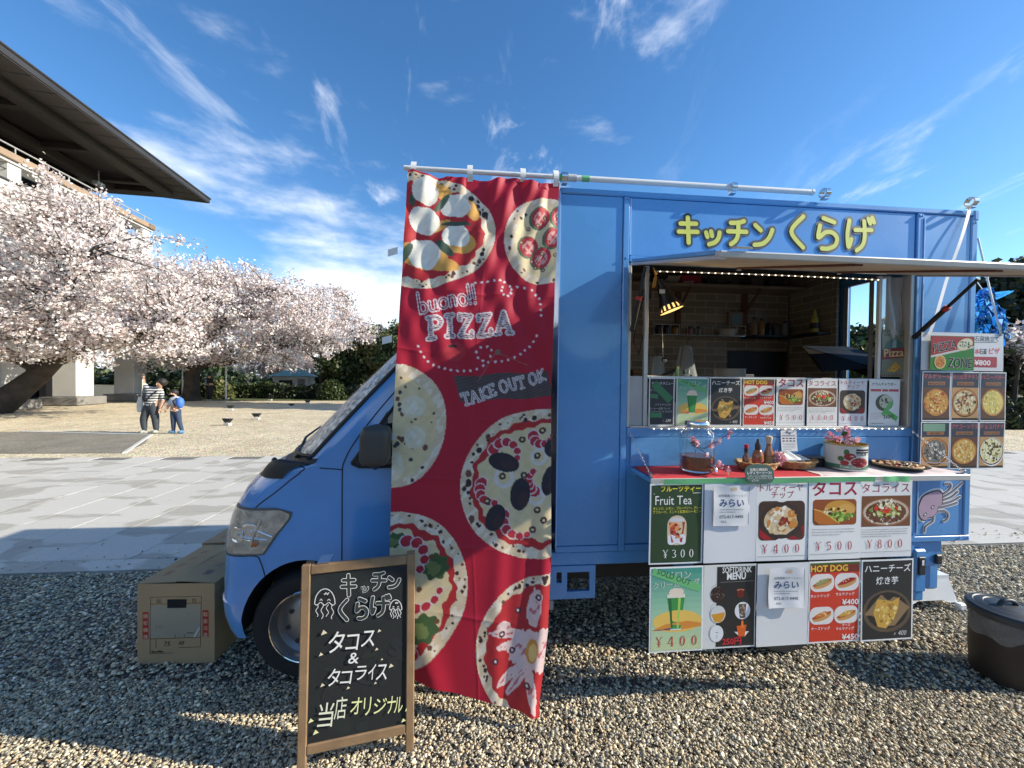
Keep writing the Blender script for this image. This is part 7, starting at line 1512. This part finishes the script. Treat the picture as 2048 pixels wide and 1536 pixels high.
# ================================================================ LIGHTS IN THE HATCH
def string(name, label, x0, x1, y, z, n, sag):
    t = thing(name, label, 'string light', TM, 'strings of tiny lights round the hatch')
    obj('strip', MB().tube([(x0+(x1-x0)*k/30, y, z-sag*sin(pi*k/30)) for k in range(31)], .003, 5), WHITEP, parent=t); me = None
    for k in range(n):
        q_ = (k+.5)/n; loc = (x0+(x1-x0)*q_, y-.005, z-sag*sin(pi*q_)-.002)
        if me is None: o = obj('bead', MB().ball((0, 0, 0), .0034, 8, 5), mk('warm_led', (1, .9, .7), .4, emit=(1, .84, .58), estr=2.6, var=0), parent=t); me = o.data
        else: o = bpy.data.objects.new('bead', me); COL.objects.link(o); o.parent = t
        o.location = loc
string('led_string', 'string of tiny warm lights along the top of the hatch', .79, 2.15, -.022, 2.220, 34, -.004)
string('led_string', 'string of tiny lights along the hatch sill under the posters', .77, 2.34, -.016, 1.352, 36, 0)
# clip-on lamp
t = thing('clip_lamp', 'black clip-on lamp with slotted shade glowing in the hatch', 'lamp', tr(.862, -.01, 2.095))
ax = Matrix.Rotation(radians(-20), 4, 'Y') @ Matrix.Rotation(radians(180-7), 4, 'X')
lm = MB(); lm.lathe([(.018, -.055), (.030, -.050), (.034, -.02), (.036, .0), (.050, .035), (.060, .058)], n=30, M=ax, cap=False); sh_ = obj('shade', lm, mk('black_lamp_metal', (.012, .012, .013), .35), parent=t, smooth=40)
lm = MB(); lm.lathe([(.066, .085), (.0672, .092), (.064, .092)], n=30, M=ax, cap=False); obj('shade_rim', lm, MATS['black_lamp_metal'], parent=sh_, smooth=40)
for k in range(16):      # bars of the slotted shade
    a = 2*pi*k/16; lm = MB(); P = [ax @ Vector((r_*cos(a+e), r_*sin(a+e), z_)) for e in (-.11, .11) for r_, z_ in ((.060, .058), (.0665, .088))]; lm.add(P, [(0, 1, 3, 2)]); obj('shade_bar', lm, MATS['black_lamp_metal'], parent=sh_)
lm = MB(); lm.lathe([(0, .03), (.028, .034), (.040, .058), (.0635, .091), (.0, .084)], n=30, M=ax, cap=False); obj('bulb', lm, mk('glowing_bulb', (.2, .1, .03), .4, emit=(1, .60, .18), estr=1.15, var=0), parent=t, smooth=40)
obj('label_patch', MB().bx((-.052, -.034, .004), (-.022, -.030, .026)), PAPER, parent=sh_)
obj('socket', MB().tube([ax @ Vector((0, 0, -.05)), ax @ Vector((0, 0, -.095))], [.022, .016], 14), MATS['black_lamp_metal'], parent=t, smooth=40)
obj('arm', MB().tube([ax @ Vector((0, 0, -.09)), (-.06, .02, .09), (-.10, .03, .02)], .008, 8), MATS['black_lamp_metal'], parent=t, smooth=60); obj('clamp', MB().bx((-.125, .012, -.02), (-.075, .05, .03), .006), MATS['black_lamp_metal'], parent=t)
obj('cord', MB().tube([(-.10, .03, .02), (-.15, .03, -.12), (-.17, .03, -.26), (-.13, .05, -.33), (-.10, .05, -.20)], .0035, 6), BLACKP, parent=t, smooth=60)
pl_ = bpy.data.lights.new('clip_lamp_light', 'POINT'); pl_.energy = .6; pl_.color = (1, .75, .42); pl_.shadow_soft_size = .03; plo = bpy.data.objects.new('clip_lamp_light', pl_); COL.objects.link(plo); plo.parent = t; plo.location = ax @ Vector((0, 0, .15))
t = thing('yellow_clip', 'orange wire clip hanging at the upper left of the hatch', 'clip', tr(.79, -.005, 2.19)); obj('wire', MB().tube([(0, 0, .04), (.012, 0, .0), (.005, 0, -.05), (-.006, 0, -.055), (0, 0, -.01), (.015, 0, .03)], .004, 6), mk('orange_plastic', (.62, .30, .05), .4), parent=t, smooth=60); obj('hook', MB().tube([(0, 0, .04), (.0, .01, .06), (.01, .02, .05)], .0035, 6), MATS['orange_plastic'], parent=t, smooth=60)
# ================================================================ INSIDE THE KITCHEN
def inside(name, label, cat, s, D, z, parts, group=None):
    t = thing(name, label, cat, tr(s, -D, z), group)
    for nm, mb, mat, sm_ in parts: obj(nm, mb, mat, parent=t, smooth=sm_)
    return t
YB = DB-.12
inside('tissue_box', 'red box on the overhead kitchen shelf', 'box', 1.66, YB, 2.452, [('carton', MB().bx((-.09, -.05, 0), (.09, .05, .085), .004), mk('red_carton', (.42, .03, .06), .5), 0), ('white_stripe', MB().bx((-.07, -.0515, .012), (.02, -.0505, .03)), PAPER, 0)])
inside('paper_bag', 'pale crumpled paper bag on the overhead shelf left of the red box', 'bag', 1.47, YB, 2.452, [('bag_body', MB().prism([(-.09, 0), (.07, 0), (.10, .085), (.04, .07), (-.03, .05)], -.04, .04), mk('pale_paper_bag', (.45, .40, .32), .8), 0), ('folded_top', MB().bx((-.02, -.042, .055), (.09, -.039, .075)), MATS['pale_paper_bag'], 0)])
inside('storage_jar', 'small dark jar at the left end of the overhead shelf', 'jar', 1.36, YB, 2.452, [('jar_body', MB().lathe([(0, 0), (.035, 0), (.036, .06), (.03, .07)], n=18), mk('grey_jar', (.2, .2, .2), .4), 40), ('jar_lid', MB().lathe([(.033, .07), (.033, .085), (0, .087)], n=18), BLACKP, 40)])
m = MB(); m.grid(lambda u, v: (.16*(u-.5)*(1-.5*v), .05*sin(3*u), .10*v*(1-abs(2*u-1)**2)+.01*sin(u*20)), 16, 8)
inside('plastic_sack', 'grey plastic sack on the overhead shelf to the right', 'bag', 2.08, YB, 2.452, [('film', m, mk('grey_film', (.25, .25, .25), .4), 60), ('contents', MB().ball((0, .0, .03), (.05, .03, .03), 10, 6), mk('dim_contents', (.15, .14, .13), .7), 60)])
for k, (x, c, h, r_) in enumerate(((1.43, (.02, .02, .022), .09, .03), (1.50, (.02, .02, .022), .085, .03), (1.58, (.40, .22, .05), .08, .028), (1.72, (.30, .12, .12), .075, .025), (1.80, (.14, .12, .10), .08, .025))):
    inside('spice_jar', ['black spice jar at the left of the wire rack', 'second black spice jar on the wire rack', 'amber spice jar on the wire rack', 'reddish spice jar on the wire rack', 'brown spice jar on the wire rack'][k], 'jar', x, DB-.05, 2.028, [('glass', MB().lathe([(0, 0), (r_, 0), (r_, h*.75), (r_*.7, h*.85)], n=16), mk('spice_%d' % k, c, .25, coat=.4), 40), ('cap', MB().lathe([(r_*.78, h*.85), (r_*.78, h), (0, h*1.01)], n=16), BLACKP, 40)], 'jars on the wire rack')
inside('white_bowl', 'shallow white tub on the wire rack', 'bowl', 2.07, DB-.06, 2.028, [('tub', MB().lathe([(0, 0), (.06, 0), (.085, .055), (.08, .055), (.057, .006), (0, .006)], n=24, cap=False), mk('white_melamine', (.55, .54, .5), .4), 40), ('rim', MB().tube([(.083*cos(a), .083*sin(a), .055) for a in np.linspace(0, 2*pi, 30)], .003, 5), MATS['white_melamine'], 60)])
inside('framed_card', 'small framed blue card leaning on the wire rack', 'frame', 2.17, DB-.03, 2.125, [('frame', MB().bx((-.07, -.01, 0), (.07, .01, .13), .004), mk('tan_frame', (.30, .23, .17), .6), 0), ('picture', MB().bx((-.045, -.0125, .02), (.045, -.0105, .11)), mk('pale_blue_card', (.20, .30, .34), .5), 0)])
for k, (x, c, h) in enumerate(((2.30, (.28, .20, .12), .16), (2.37, (.42, .24, .06), .15), (2.44, (.03, .03, .035), .12), (2.52, (.16, .15, .14), .11), (2.60, (.30, .36, .40), .13))):
    inside('seasoning_bottle', ['tan bottle on the dark side shelf', 'amber bottle on the dark side shelf', 'black bottle on the dark side shelf', 'grey bottle on the dark side shelf', 'pale bottle on the dark side shelf'][k], 'bottle', x, DB-.10, 2.035, [('bottle_body', MB().lathe([(0, 0), (.028, 0), (.028, h*.65), (.014, h*.8), (.012, h*.9)], n=16), mk('bottle_%d' % k, c, .3, coat=.3), 40), ('bottle_cap', MB().lathe([(.013, h*.9), (.013, h), (0, h*1.01)], n=12), BLACKP, 40)], 'bottles on the side shelf')
inside('mustard_bottle', 'yellow squeeze bottle by the rear wall', 'bottle', 2.655, .95, 2.04, [('bottle_body', MB().lathe([(0, 0), (.03, 0), (.03, .11), (.02, .13)], n=18), mk('mustard_yellow', (.55, .45, .08), .4), 40), ('nozzle', MB().lathe([(.022, .13), (.016, .145), (.010, .19), (0, .195)], n=14), MATS['mustard_yellow'], 40), ('label_band', MB().lathe([(.0304, .03), (.0304, .08)], n=18, cap=False), DKB, 40)])
tp('side_shelf', MB().bx((2.25, DB-.20, 2.012), (2.70, DB-.001, 2.03), .003), BLACKP); tp('rear_wall_shelf', MB().bx((2.60, .86, 2.015), (2.722, DB-.21, 2.032), .003), BLACKP)
m = MB()
def bagf(u, v): a = 2*pi*u; r_ = .05+.05*v**1.5; return (r_*cos(a)*(1+.15*sin(5*a)), .03*sin(a)*(.5+v), -.26*v+.01*sin(3*a))
m.grid(bagf, 30, 12)
inside('plastic_bag_bundle', 'bundle of clear plastic bags hanging on a hook', 'bag', 1.52, .95, 1.90, [('film', m, mk('hanging_film', (.42, .45, .45), .2, alpha=.6), 60), ('hook', MB().tube([(0, 0, .0), (.0, 0, .03), (.03, 0, .07)], .003, 5), BLACKP, 60), ('header', MB().bx((-.055, -.004, -.05), (.055, .004, .0)), MATS['hanging_film'], 0)])
m = MB(); m.grid(bagf, 24, 10)
inside('plastic_bag_bundle', 'loose clear bags heaped left behind the drink posters', 'bag', 1.20, .80, 1.80, [('film', m, MATS['hanging_film'], 60), ('hook', MB().tube([(0, 0, 0), (0, 0, .05)], .003, 5), BLACKP, 60)])
inside('ladle', 'steel ladle hanging from the rack above the counter', 'ladle', 1.24, .80, 2.02, [('handle', MB().tube([(0, 0, 0), (.003, 0, -.12), (.006, 0, -.22)], .004, 6), CHROME, 60), ('cup', MB().ball((.012, 0, -.245), (.028, .028, .02), 12, 8), CHROME, 60), ('hanging_ring', MB().tube([(.008*cos(a), 0, .008+.008*sin(a)) for a in np.linspace(0, 6.28, 12)], .002, 5), CHROME, 60)])
inside('mixing_bowl', 'pale mixing bowl standing behind the posters', 'bowl', 1.66, .60, 1.505, [('bowl', MB().lathe([(0, 0), (.05, 0), (.10, .15), (.104, .20), (.099, .20), (.095, .15), (.045, .006), (0, .006)], n=30, cap=False), mk('pale_bowl', (.42, .40, .36), .4), 40), ('rim', MB().tube([(.102*cos(a), .102*sin(a), .20) for a in np.linspace(0, 2*pi, 30)], .004, 5), MATS['pale_bowl'], 60)])
inside('green_bottle', 'green glass bottle neck showing above the sold out poster', 'bottle', 1.03, .18, 1.505, [('glass', MB().lathe([(0, 0), (.03, 0), (.03, .10), (.012, .15), (.011, .185)], n=18), mk('green_glass', (.16, .30, .04), .1, coat=.6), 40), ('cap', MB().lathe([(.0125, .185), (.0125, .2), (0, .201)], n=14), mk('gold_lacquer', (.62, .47, .16), .25, metal=.9), 40)])
inside('clear_tumbler', 'clear glass with bright cap behind the sold out poster', 'glass', 1.10, .20, 1.505, [('glass', MB().lathe([(0, 0), (.028, 0), (.032, .15), (.029, .15), (.025, .006), (0, .006)], n=18, cap=False), GLASS, 40), ('cap', MB().lathe([(.02, .155), (.02, .18), (0, .182)], n=16), CHROME, 40)])
inside('frying_pan', 'black frying pan on the counter at the left', 'pan', .95, .55, 1.505, [('pan', MB().lathe([(0, .10), (.12, .10), (.14, .14), (.137, .14), (.118, .104), (0, .104)], n=30, cap=False), BLACKP, 40), ('stove', MB().bx((-.16, -.14, 0), (.16, .14, .098), .006), mk('stove_steel', (.15, .15, .155), .4, metal=.6), 0), ('pan_handle', MB().tube([(.13, -.02, .135), (.24, -.06, .19)], [.011, .009], 8), BLACKP, 60)])
# pizza oven with its folded hood
t = thing('pizza_oven', 'dark blue grey pizza oven with folded hood at the right inside', 'oven', tr(2.45, -.50, 1.505))
OV = mk('oven_blue_steel', (.010, .018, .03), .6, spec=.05, metal=.0, var=.15); OVB = mk('oven_tan_steel', (.02, .016, .012), .6, spec=.05)
obj('oven_body', MB().bx((-.20, -.18, 0), (.28, .25, .14), .01), BLACKP, parent=t)
m = MB(); m.add([(-.13, .2, .395), (.06, -.19, .215), (.285, -.19, .215), (.285, .2, .395), (-.13, .2, .38), (.06, -.19, .20), (.285, -.19, .20), (.285, .2, .38)], [(0, 1, 2, 3), (4, 7, 6, 5), (0, 4, 5, 1), (1, 5, 6, 2), (2, 6, 7, 3)]); obj('hood_top', m, OV, parent=t)
m = MB(); m.add([(-.31, -.14, .235), (-.131, .2, .392), (.058, -.192, .212), (.05, -.195, .135), (-.10, -.165, .20), (-.30, -.15, .185)], [(0, 1, 2, 3, 4, 5)]); obj('hood_side', m, OVB, parent=t)
obj('hood_front_trim', MB().bx((.052, -.197, .14), (.28, -.191, .21), .002), OV, parent=t); obj('oven_knob', MB().tube([(.262, -.185, .165), (.262, -.225, .165)], .014, 12), WHITEP, parent=t, smooth=40); obj('oven_door', MB().bx((-.16, -.188, .01), (.24, -.181, .12), .003), OVB, parent=t)
for k, (x, D_, z, w_, d_, h_, c_, lb) in enumerate(((1.86, YB, 2.452, .10, .08, .07, (.05, .05, .06), 'dark storage tub in the middle of the overhead shelf'), (2.28, YB, 2.452, .12, .09, .10, (.13, .11, .09), 'brown carton at the right of the overhead shelf'), (2.46, YB, 2.452, .14, .09, .08, (.04, .04, .045), 'black tub at the far right of the overhead shelf'), (1.15, 1.0, 1.505, .16, .12, .20, (.20, .12, .06), 'orange brown snack box on the left counter'), (1.95, .9, 1.505, .16, .12, .17, (.16, .17, .17), 'grey appliance behind the mixing bowl'), (1.40, .75, 1.505, .12, .10, .14, (.36, .35, .32), 'pale carton behind the small posters'))):
    inside('storage_tub', lb, 'box', x, D_, z, [('tub', MB().bx((-w_/2, -d_/2, 0), (w_/2, d_/2, h_*.84), .006), mk('tub_%d' % k, c_, .5), 0), ('lid', MB().bx((-w_/2-.004, -d_/2-.004, h_*.842), (w_/2+.004, d_/2+.004, h_), .004), mk('tublid_%d' % k, tuple(q*1.3 for q in c_), .5), 0)], 'tubs and cartons in the kitchen')
tp('dark_splash_board', MB().bx((2.12, DB-.012, 1.50), (2.70, DB-.001, 1.90), .002), mk('dark_splash', (.03, .034, .036), .5))
# ================================================================ PEOPLE
def figure(name, label, M, J, E_, Rr, reg, mats, extra):
    """one continuous skinned body; faces take the clothing of the nearest bone"""
    t = thing(name, label, 'person', M, 'people under the blossom')
    me = bpy.data.meshes.new('sk'); keys = list(J); me.from_pydata([J[k] for k in keys], [(keys.index(a), keys.index(b)) for a, b in E_], [])
    o = bpy.data.objects.new('sk', me); COL.objects.link(o); o.modifiers.new('s', 'SKIN'); sd = o.modifiers.new('u', 'SUBSURF'); sd.levels = 2; sd.render_levels = 2
    for i, k in enumerate(keys): v = me.skin_vertices[0].data[i]; r_ = Rr[k]; v.radius = r_ if isinstance(r_, tuple) else (r_, r_); v.use_root = (k == 'hip')
    dg = bpy.context.evaluated_depsgraph_get(); ev = o.evaluated_get(dg); nm = bpy.data.meshes.new_from_object(ev); bpy.data.objects.remove(o)
    nm.name = 'body'; nm.materials.clear()
    for m_ in mats: nm.materials.append(m_)
    segs = [(np.array(J[a]), np.array(J[b]), reg[a, b]) for a, b in E_]; mi = []
    for f_ in nm.polygons:
        c_ = np.array(f_.center); best = min(segs, key=lambda s_: np.linalg.norm(c_-(s_[0]+(s_[1]-s_[0])*np.clip(np.dot(c_-s_[0], s_[1]-s_[0])/max(1e-9, np.dot(s_[1]-s_[0], s_[1]-s_[0])), 0, 1)))); mi.append(best[2])
    nm.polygons.foreach_set('material_index', mi); nm.polygons.foreach_set('use_smooth', [True]*len(nm.polygons))
    b = bpy.data.objects.new('body', nm); COL.objects.link(b); b.parent = t
    for nm_, mb, mt in extra: obj(nm_, mb, mt, parent=t, smooth=60)
    return t
SKIN = mk('skin', (.52, .30, .20), .55, var=.05); HAIR = mk('dark_hair', (.02, .014, .011), .6, bump=.3, bscale=90)
def stripe_mat():
    m = bpy.data.materials.new('striped_shirt'); m.use_nodes = True; t = m.node_tree; b = t.nodes['Principled BSDF']; b.inputs['Roughness'].default_value = .8
    tcn = t.nodes.new('ShaderNodeTexCoord'); w_ = t.nodes.new('ShaderNodeTexWave'); w_.bands_direction = 'Z'; w_.inputs['Scale'].default_value = 4.5; w_.inputs['Distortion'].default_value = 1.2; w_.inputs['Detail Scale'].default_value = 2
    cr = t.nodes.new('ShaderNodeValToRGB'); cr.color_ramp.elements[0].color = (.03, .03, .035, 1); cr.color_ramp.elements[1].color = (.68, .66, .62, 1); cr.color_ramp.elements[0].position = .42; cr.color_ramp.elements[1].position = .55
    t.links.new(tcn.outputs['Object'], w_.inputs[0]); t.links.new(w_.outputs[1], cr.inputs[0]); t.links.new(cr.outputs[0], b.inputs['Base Color']); return m
STR = stripe_mat(); PANTS = mk('charcoal_trousers', (.045, .052, .062), .85, var=.2, scale=12); JEANS = mk('navy_jeans', (.035, .055, .10), .85, var=.15, scale=12); JACK = mk('pale_blue_jacket', (.50, .54, .60), .8, var=.15, scale=10); BLKC = mk('black_coat', (.012, .012, .014), .85)
SHOE = mk('pale_trainer', (.42, .42, .36), .6); SHOEB = mk('blue_trainer', (.12, .28, .50), .6)
def fingers(c, d, up, s=1.0, mat=SKIN):
    d = Vector(d).normalized(); up = Vector(up).normalized(); sd_ = d.cross(up); m = MB(); c = Vector(c)
    for k in range(4): a = c+sd_*(k-1.5)*.016*s+d*.035*s; l_ = (.055, .065, .060, .045)[k]*s; m.tube([a-d*.02*s, a+d*l_*.5, a+d*l_*.9+up*.012*s], [.0085*s, .008*s, .006*s], 6)
    a = c-sd_*.032*s-d*.012*s; m.tube([a+sd_*.015*s, a-sd_*.012*s+d*.025*s, a-sd_*.016*s+d*.05*s], [.010*s, .009*s, .007*s], 6); m.ball(c, (.033*s, .03*s, .036*s), 10, 6); return m
def shoe(x, y, l, dirx, w=.05):
    m = MB(); m.grid(lambda u, v: (x+dirx*(u-.35)*l+.0, y+w*cos(v*2*pi)*(1-.4*abs(2*u-1)**3), .045+.042*sin(v*2*pi)*(1.05-.45*u)*(1-abs(2*u-1)**6)), 10, 12); return m
def face(h, look, r):
    """nose, ears, eyes and mouth on a head centred at h looking along look"""
    h = Vector(h); l = Vector(look).normalized(); s_ = l.cross(Vector((0, 0, 1))).normalized(); u_ = s_.cross(l); out = []
    m = MB(); m.tube([h+l*r*.85+u_*r*.15, h+l*r*1.15-u_*r*.12, h+l*r*.92-u_*r*.2], [.008, .014, .008], 6); out.append(('nose', m, SKIN))
    for k in (-1, 1): out.append(('ear', MB().ball(h+s_*k*r*.92, (.016, .018, .028), 8, 6), SKIN)); out.append(('eye', MB().ball(h+l*r*.84+s_*k*r*.36+u_*r*.1, .010, 8, 5), HAIR))
    out.append(('mouth', MB().tube([h+l*r*.86+s_*r*.25-u_*r*.45, h+l*r*.92-u_*r*.48, h+l*r*.86-s_*r*.25-u_*r*.45], .006, 5), mk('lip', (.36, .12, .10), .5))); return out
# adult pointing up at the blossom
J = dict(hip=(0, 0, .76), spine=(.06, 0, .92), chest=(.13, 0, 1.12), neck=(.23, 0, 1.27), head=(.28, -.02, 1.36), top=(.31, -.03, 1.45), lk=(-.15, -.05, .40), la=(-.125, -.04, .08), lf=(-.17, -.14, .05), rk=(.12, .02, .38), ra=(.13, .03, .07), rf=(.12, -.07, .05), lh=(-.07, 0, .72), rh=(.08, 0, .72), ls=(-.02, -.03, 1.24), le=(-.14, -.06, 1.38), lw=(-.10, -.10, 1.53), rs=(.27, .03, 1.18), re=(.31, .05, .93), rw=(.28, -.02, .68))
E_ = [('hip', 'spine'), ('spine', 'chest'), ('chest', 'neck'), ('neck', 'head'), ('head', 'top'), ('hip', 'lh'), ('hip', 'rh'), ('lh', 'lk'), ('lk', 'la'), ('la', 'lf'), ('rh', 'rk'), ('rk', 'ra'), ('ra', 'rf'), ('chest', 'ls'), ('ls', 'le'), ('le', 'lw'), ('chest', 'rs'), ('rs', 're'), ('re', 'rw')]
reg = {e: 0 for e in E_}
for e in E_:
    if e[1] in ('lh', 'rh', 'lk', 'rk', 'la', 'ra'): reg[e] = 1
    if e[1] in ('head', 'top', 'lw', 'rw'): reg[e] = 2
    if e[1] in ('lf', 'rf'): reg[e] = 3
Rr = dict(hip=(.15, .12), spine=(.145, .11), chest=(.16, .11), neck=.052, head=.088, top=.07, lh=.115, rh=.115, lk=.088, rk=.088, la=.06, ra=.06, lf=.04, rf=.04, ls=.075, rs=.075, le=.05, re=.052, lw=.032, rw=.032)
m_h = MB(); m_h.ball((.315, .02, 1.425), (.105, .11, .115), 14, 9); m_b = MB(); m_b.grid(lambda u, v: (-.245+.085*cos(2*pi*u)*(.35+.65*sin(pi*min(1, v*.75+.05))), -.05+.05*sin(2*pi*u)*(.4+.6*v), 1.02-.42*v), 16, 10)
figure('person', 'adult in striped shirt and wide charcoal trousers pointing up at blossom', at(-9.95, 10.58, -.02), J, E_, Rr, reg, [STR, PANTS, SKIN, SHOE],
       [('hair', m_h, HAIR), ('tote_bag', m_b, mk('cream_canvas', (.66, .62, .52), .8)), ('tote_strap', MB().tube([(-.20, -.05, 1.02), (-.12, -.10, 1.30), (-.10, -.12, 1.50)], .012, 6), MATS['cream_canvas']), ('shoulder_strap', MB().tube([(.26, -.09, 1.19), (.12, -.135, 1.05), (-.03, -.15, .88)], .016, 6), BLKC), ('hand', fingers((-.09, -.11, 1.56), (.1, -.2, 1), (0, -1, 0)), SKIN), ('hand', fingers((.275, -.03, .65), (0, -.1, -1), (1, 0, 0)), SKIN), ('shoe', shoe(-.13, -.06, .27, -1), SHOE), ('shoe', shoe(.12, .0, .26, -1), SHOE)]+face((.28, -.02, 1.37), (-.75, .2, .62), .088))
# child with the blue rucksack
J = dict(hip=(0, 0, .62), spine=(.01, 0, .74), chest=(.02, 0, .90), neck=(-.02, 0, 1.03), head=(-.05, -.01, 1.10), top=(-.05, -.01, 1.19), lh=(-.06, 0, .59), rh=(.06, 0, .59), lk=(-.04, -.02, .34), la=(-.06, 0, .07), lf=(-.13, -.04, .045), rk=(.10, .0, .33), ra=(.19, .0, .07), rf=(.16, -.08, .045), ls=(-.09, -.02, .96), le=(-.13, -.06, .80), lw=(-.17, -.10, .68), rs=(.12, .02, .96), re=(.13, -.05, .80), rw=(.06, -.10, .72))
Rr = dict(hip=(.11, .09), spine=(.115, .09), chest=(.125, .09), neck=.045, head=.082, top=.068, lh=.085, rh=.085, lk=.062, rk=.062, la=.046, ra=.046, lf=.034, rf=.034, ls=.06, rs=.06, le=.042, re=.042, lw=.028, rw=.028)
figure('person', 'child in pale jacket with a blue rucksack beside the striped adult', at(-9.33, 10.66, -.02), J, E_, Rr, reg, [JACK, JEANS, SKIN, SHOEB],
       [('hair', MB().ball((-.04, .015, 1.145), (.095, .10, .092), 14, 9), HAIR), ('rucksack', MB().ball((.155, -.03, .86), (.085, .10, .155), 14, 10), mk('blue_rucksack', (.05, .16, .55), .6)), ('rucksack_strap', MB().tube([(.12, -.10, 1.0), (.02, -.115, .9), (.10, -.11, .74)], .014, 6), BLKC), ('hand', fingers((-.175, -.105, .655), (-.2, -.2, -1), (0, -1, 0), .8), SKIN), ('hand', fingers((.045, -.11, .70), (-.6, -.2, -.6), (0, -1, 0), .8), SKIN), ('shoe', shoe(-.07, -.01, .2, -1, .04), SHOEB), ('shoe', shoe(.19, -.02, .2, -1, .04), SHOEB)]+face((-.05, -.01, 1.11), (-.9, -.1, .3), .082))
# dark figure under the second tree
J = dict(hip=(0, 0, .90), spine=(0, 0, 1.06), chest=(0, 0, 1.26), neck=(0, 0, 1.44), head=(0, -.01, 1.55), top=(0, -.01, 1.65), lh=(-.08, 0, .87), rh=(.08, 0, .87), lk=(-.09, 0, .48), la=(-.09, 0, .08), lf=(-.09, -.1, .05), rk=(.09, 0, .48), ra=(.09, 0, .08), rf=(.09, -.1, .05), ls=(-.17, 0, 1.34), le=(-.23, -.03, 1.10), lw=(-.14, -.14, 1.02), rs=(.17, 0, 1.34), re=(.24, -.03, 1.10), rw=(.14, -.14, 1.02))
Rr = dict(hip=(.17, .13), spine=(.16, .12), chest=(.18, .12), neck=.055, head=.09, top=.075, lh=.12, rh=.12, lk=.095, rk=.095, la=.07, ra=.07, lf=.04, rf=.04, ls=.085, rs=.085, le=.06, re=.06, lw=.035, rw=.035)
figure('person', 'dark clad person standing in shade under the cherry limb', at(-18.9, 24.0, -.02), J, E_, Rr, reg, [BLKC, mk('black_trousers', (.014, .014, .017), .85), SKIN, SHOE],
       [('hair', MB().ball((0, .02, 1.60), (.10, .105, .10), 14, 9), HAIR), ('coat_skirt', MB().lathe([(.19, 1.0), (.22, .75), (.24, .55), (.235, .55), (.18, 1.0)], n=20, M=Matrix.Diagonal((1, .75, 1, 1)), cap=False), BLKC), ('scarf', MB().tube([(-.16, -.10, 1.36), (-.10, -.13, 1.15), (-.12, -.13, 1.0)], .05, 8), mk('grey_blue_scarf', (.20, .23, .27), .8)), ('hand', fingers((-.12, -.15, 1.0), (.4, -.5, 0), (0, 0, 1)), SKIN), ('hand', fingers((.12, -.15, 1.0), (-.4, -.5, 0), (0, 0, 1)), SKIN), ('shoe', shoe(-.09, -.05, .26, .3), SHOE), ('shoe', shoe(.09, -.05, .26, .3), SHOE)]+face((0, -.01, 1.57), (0, -1, 0), .09))
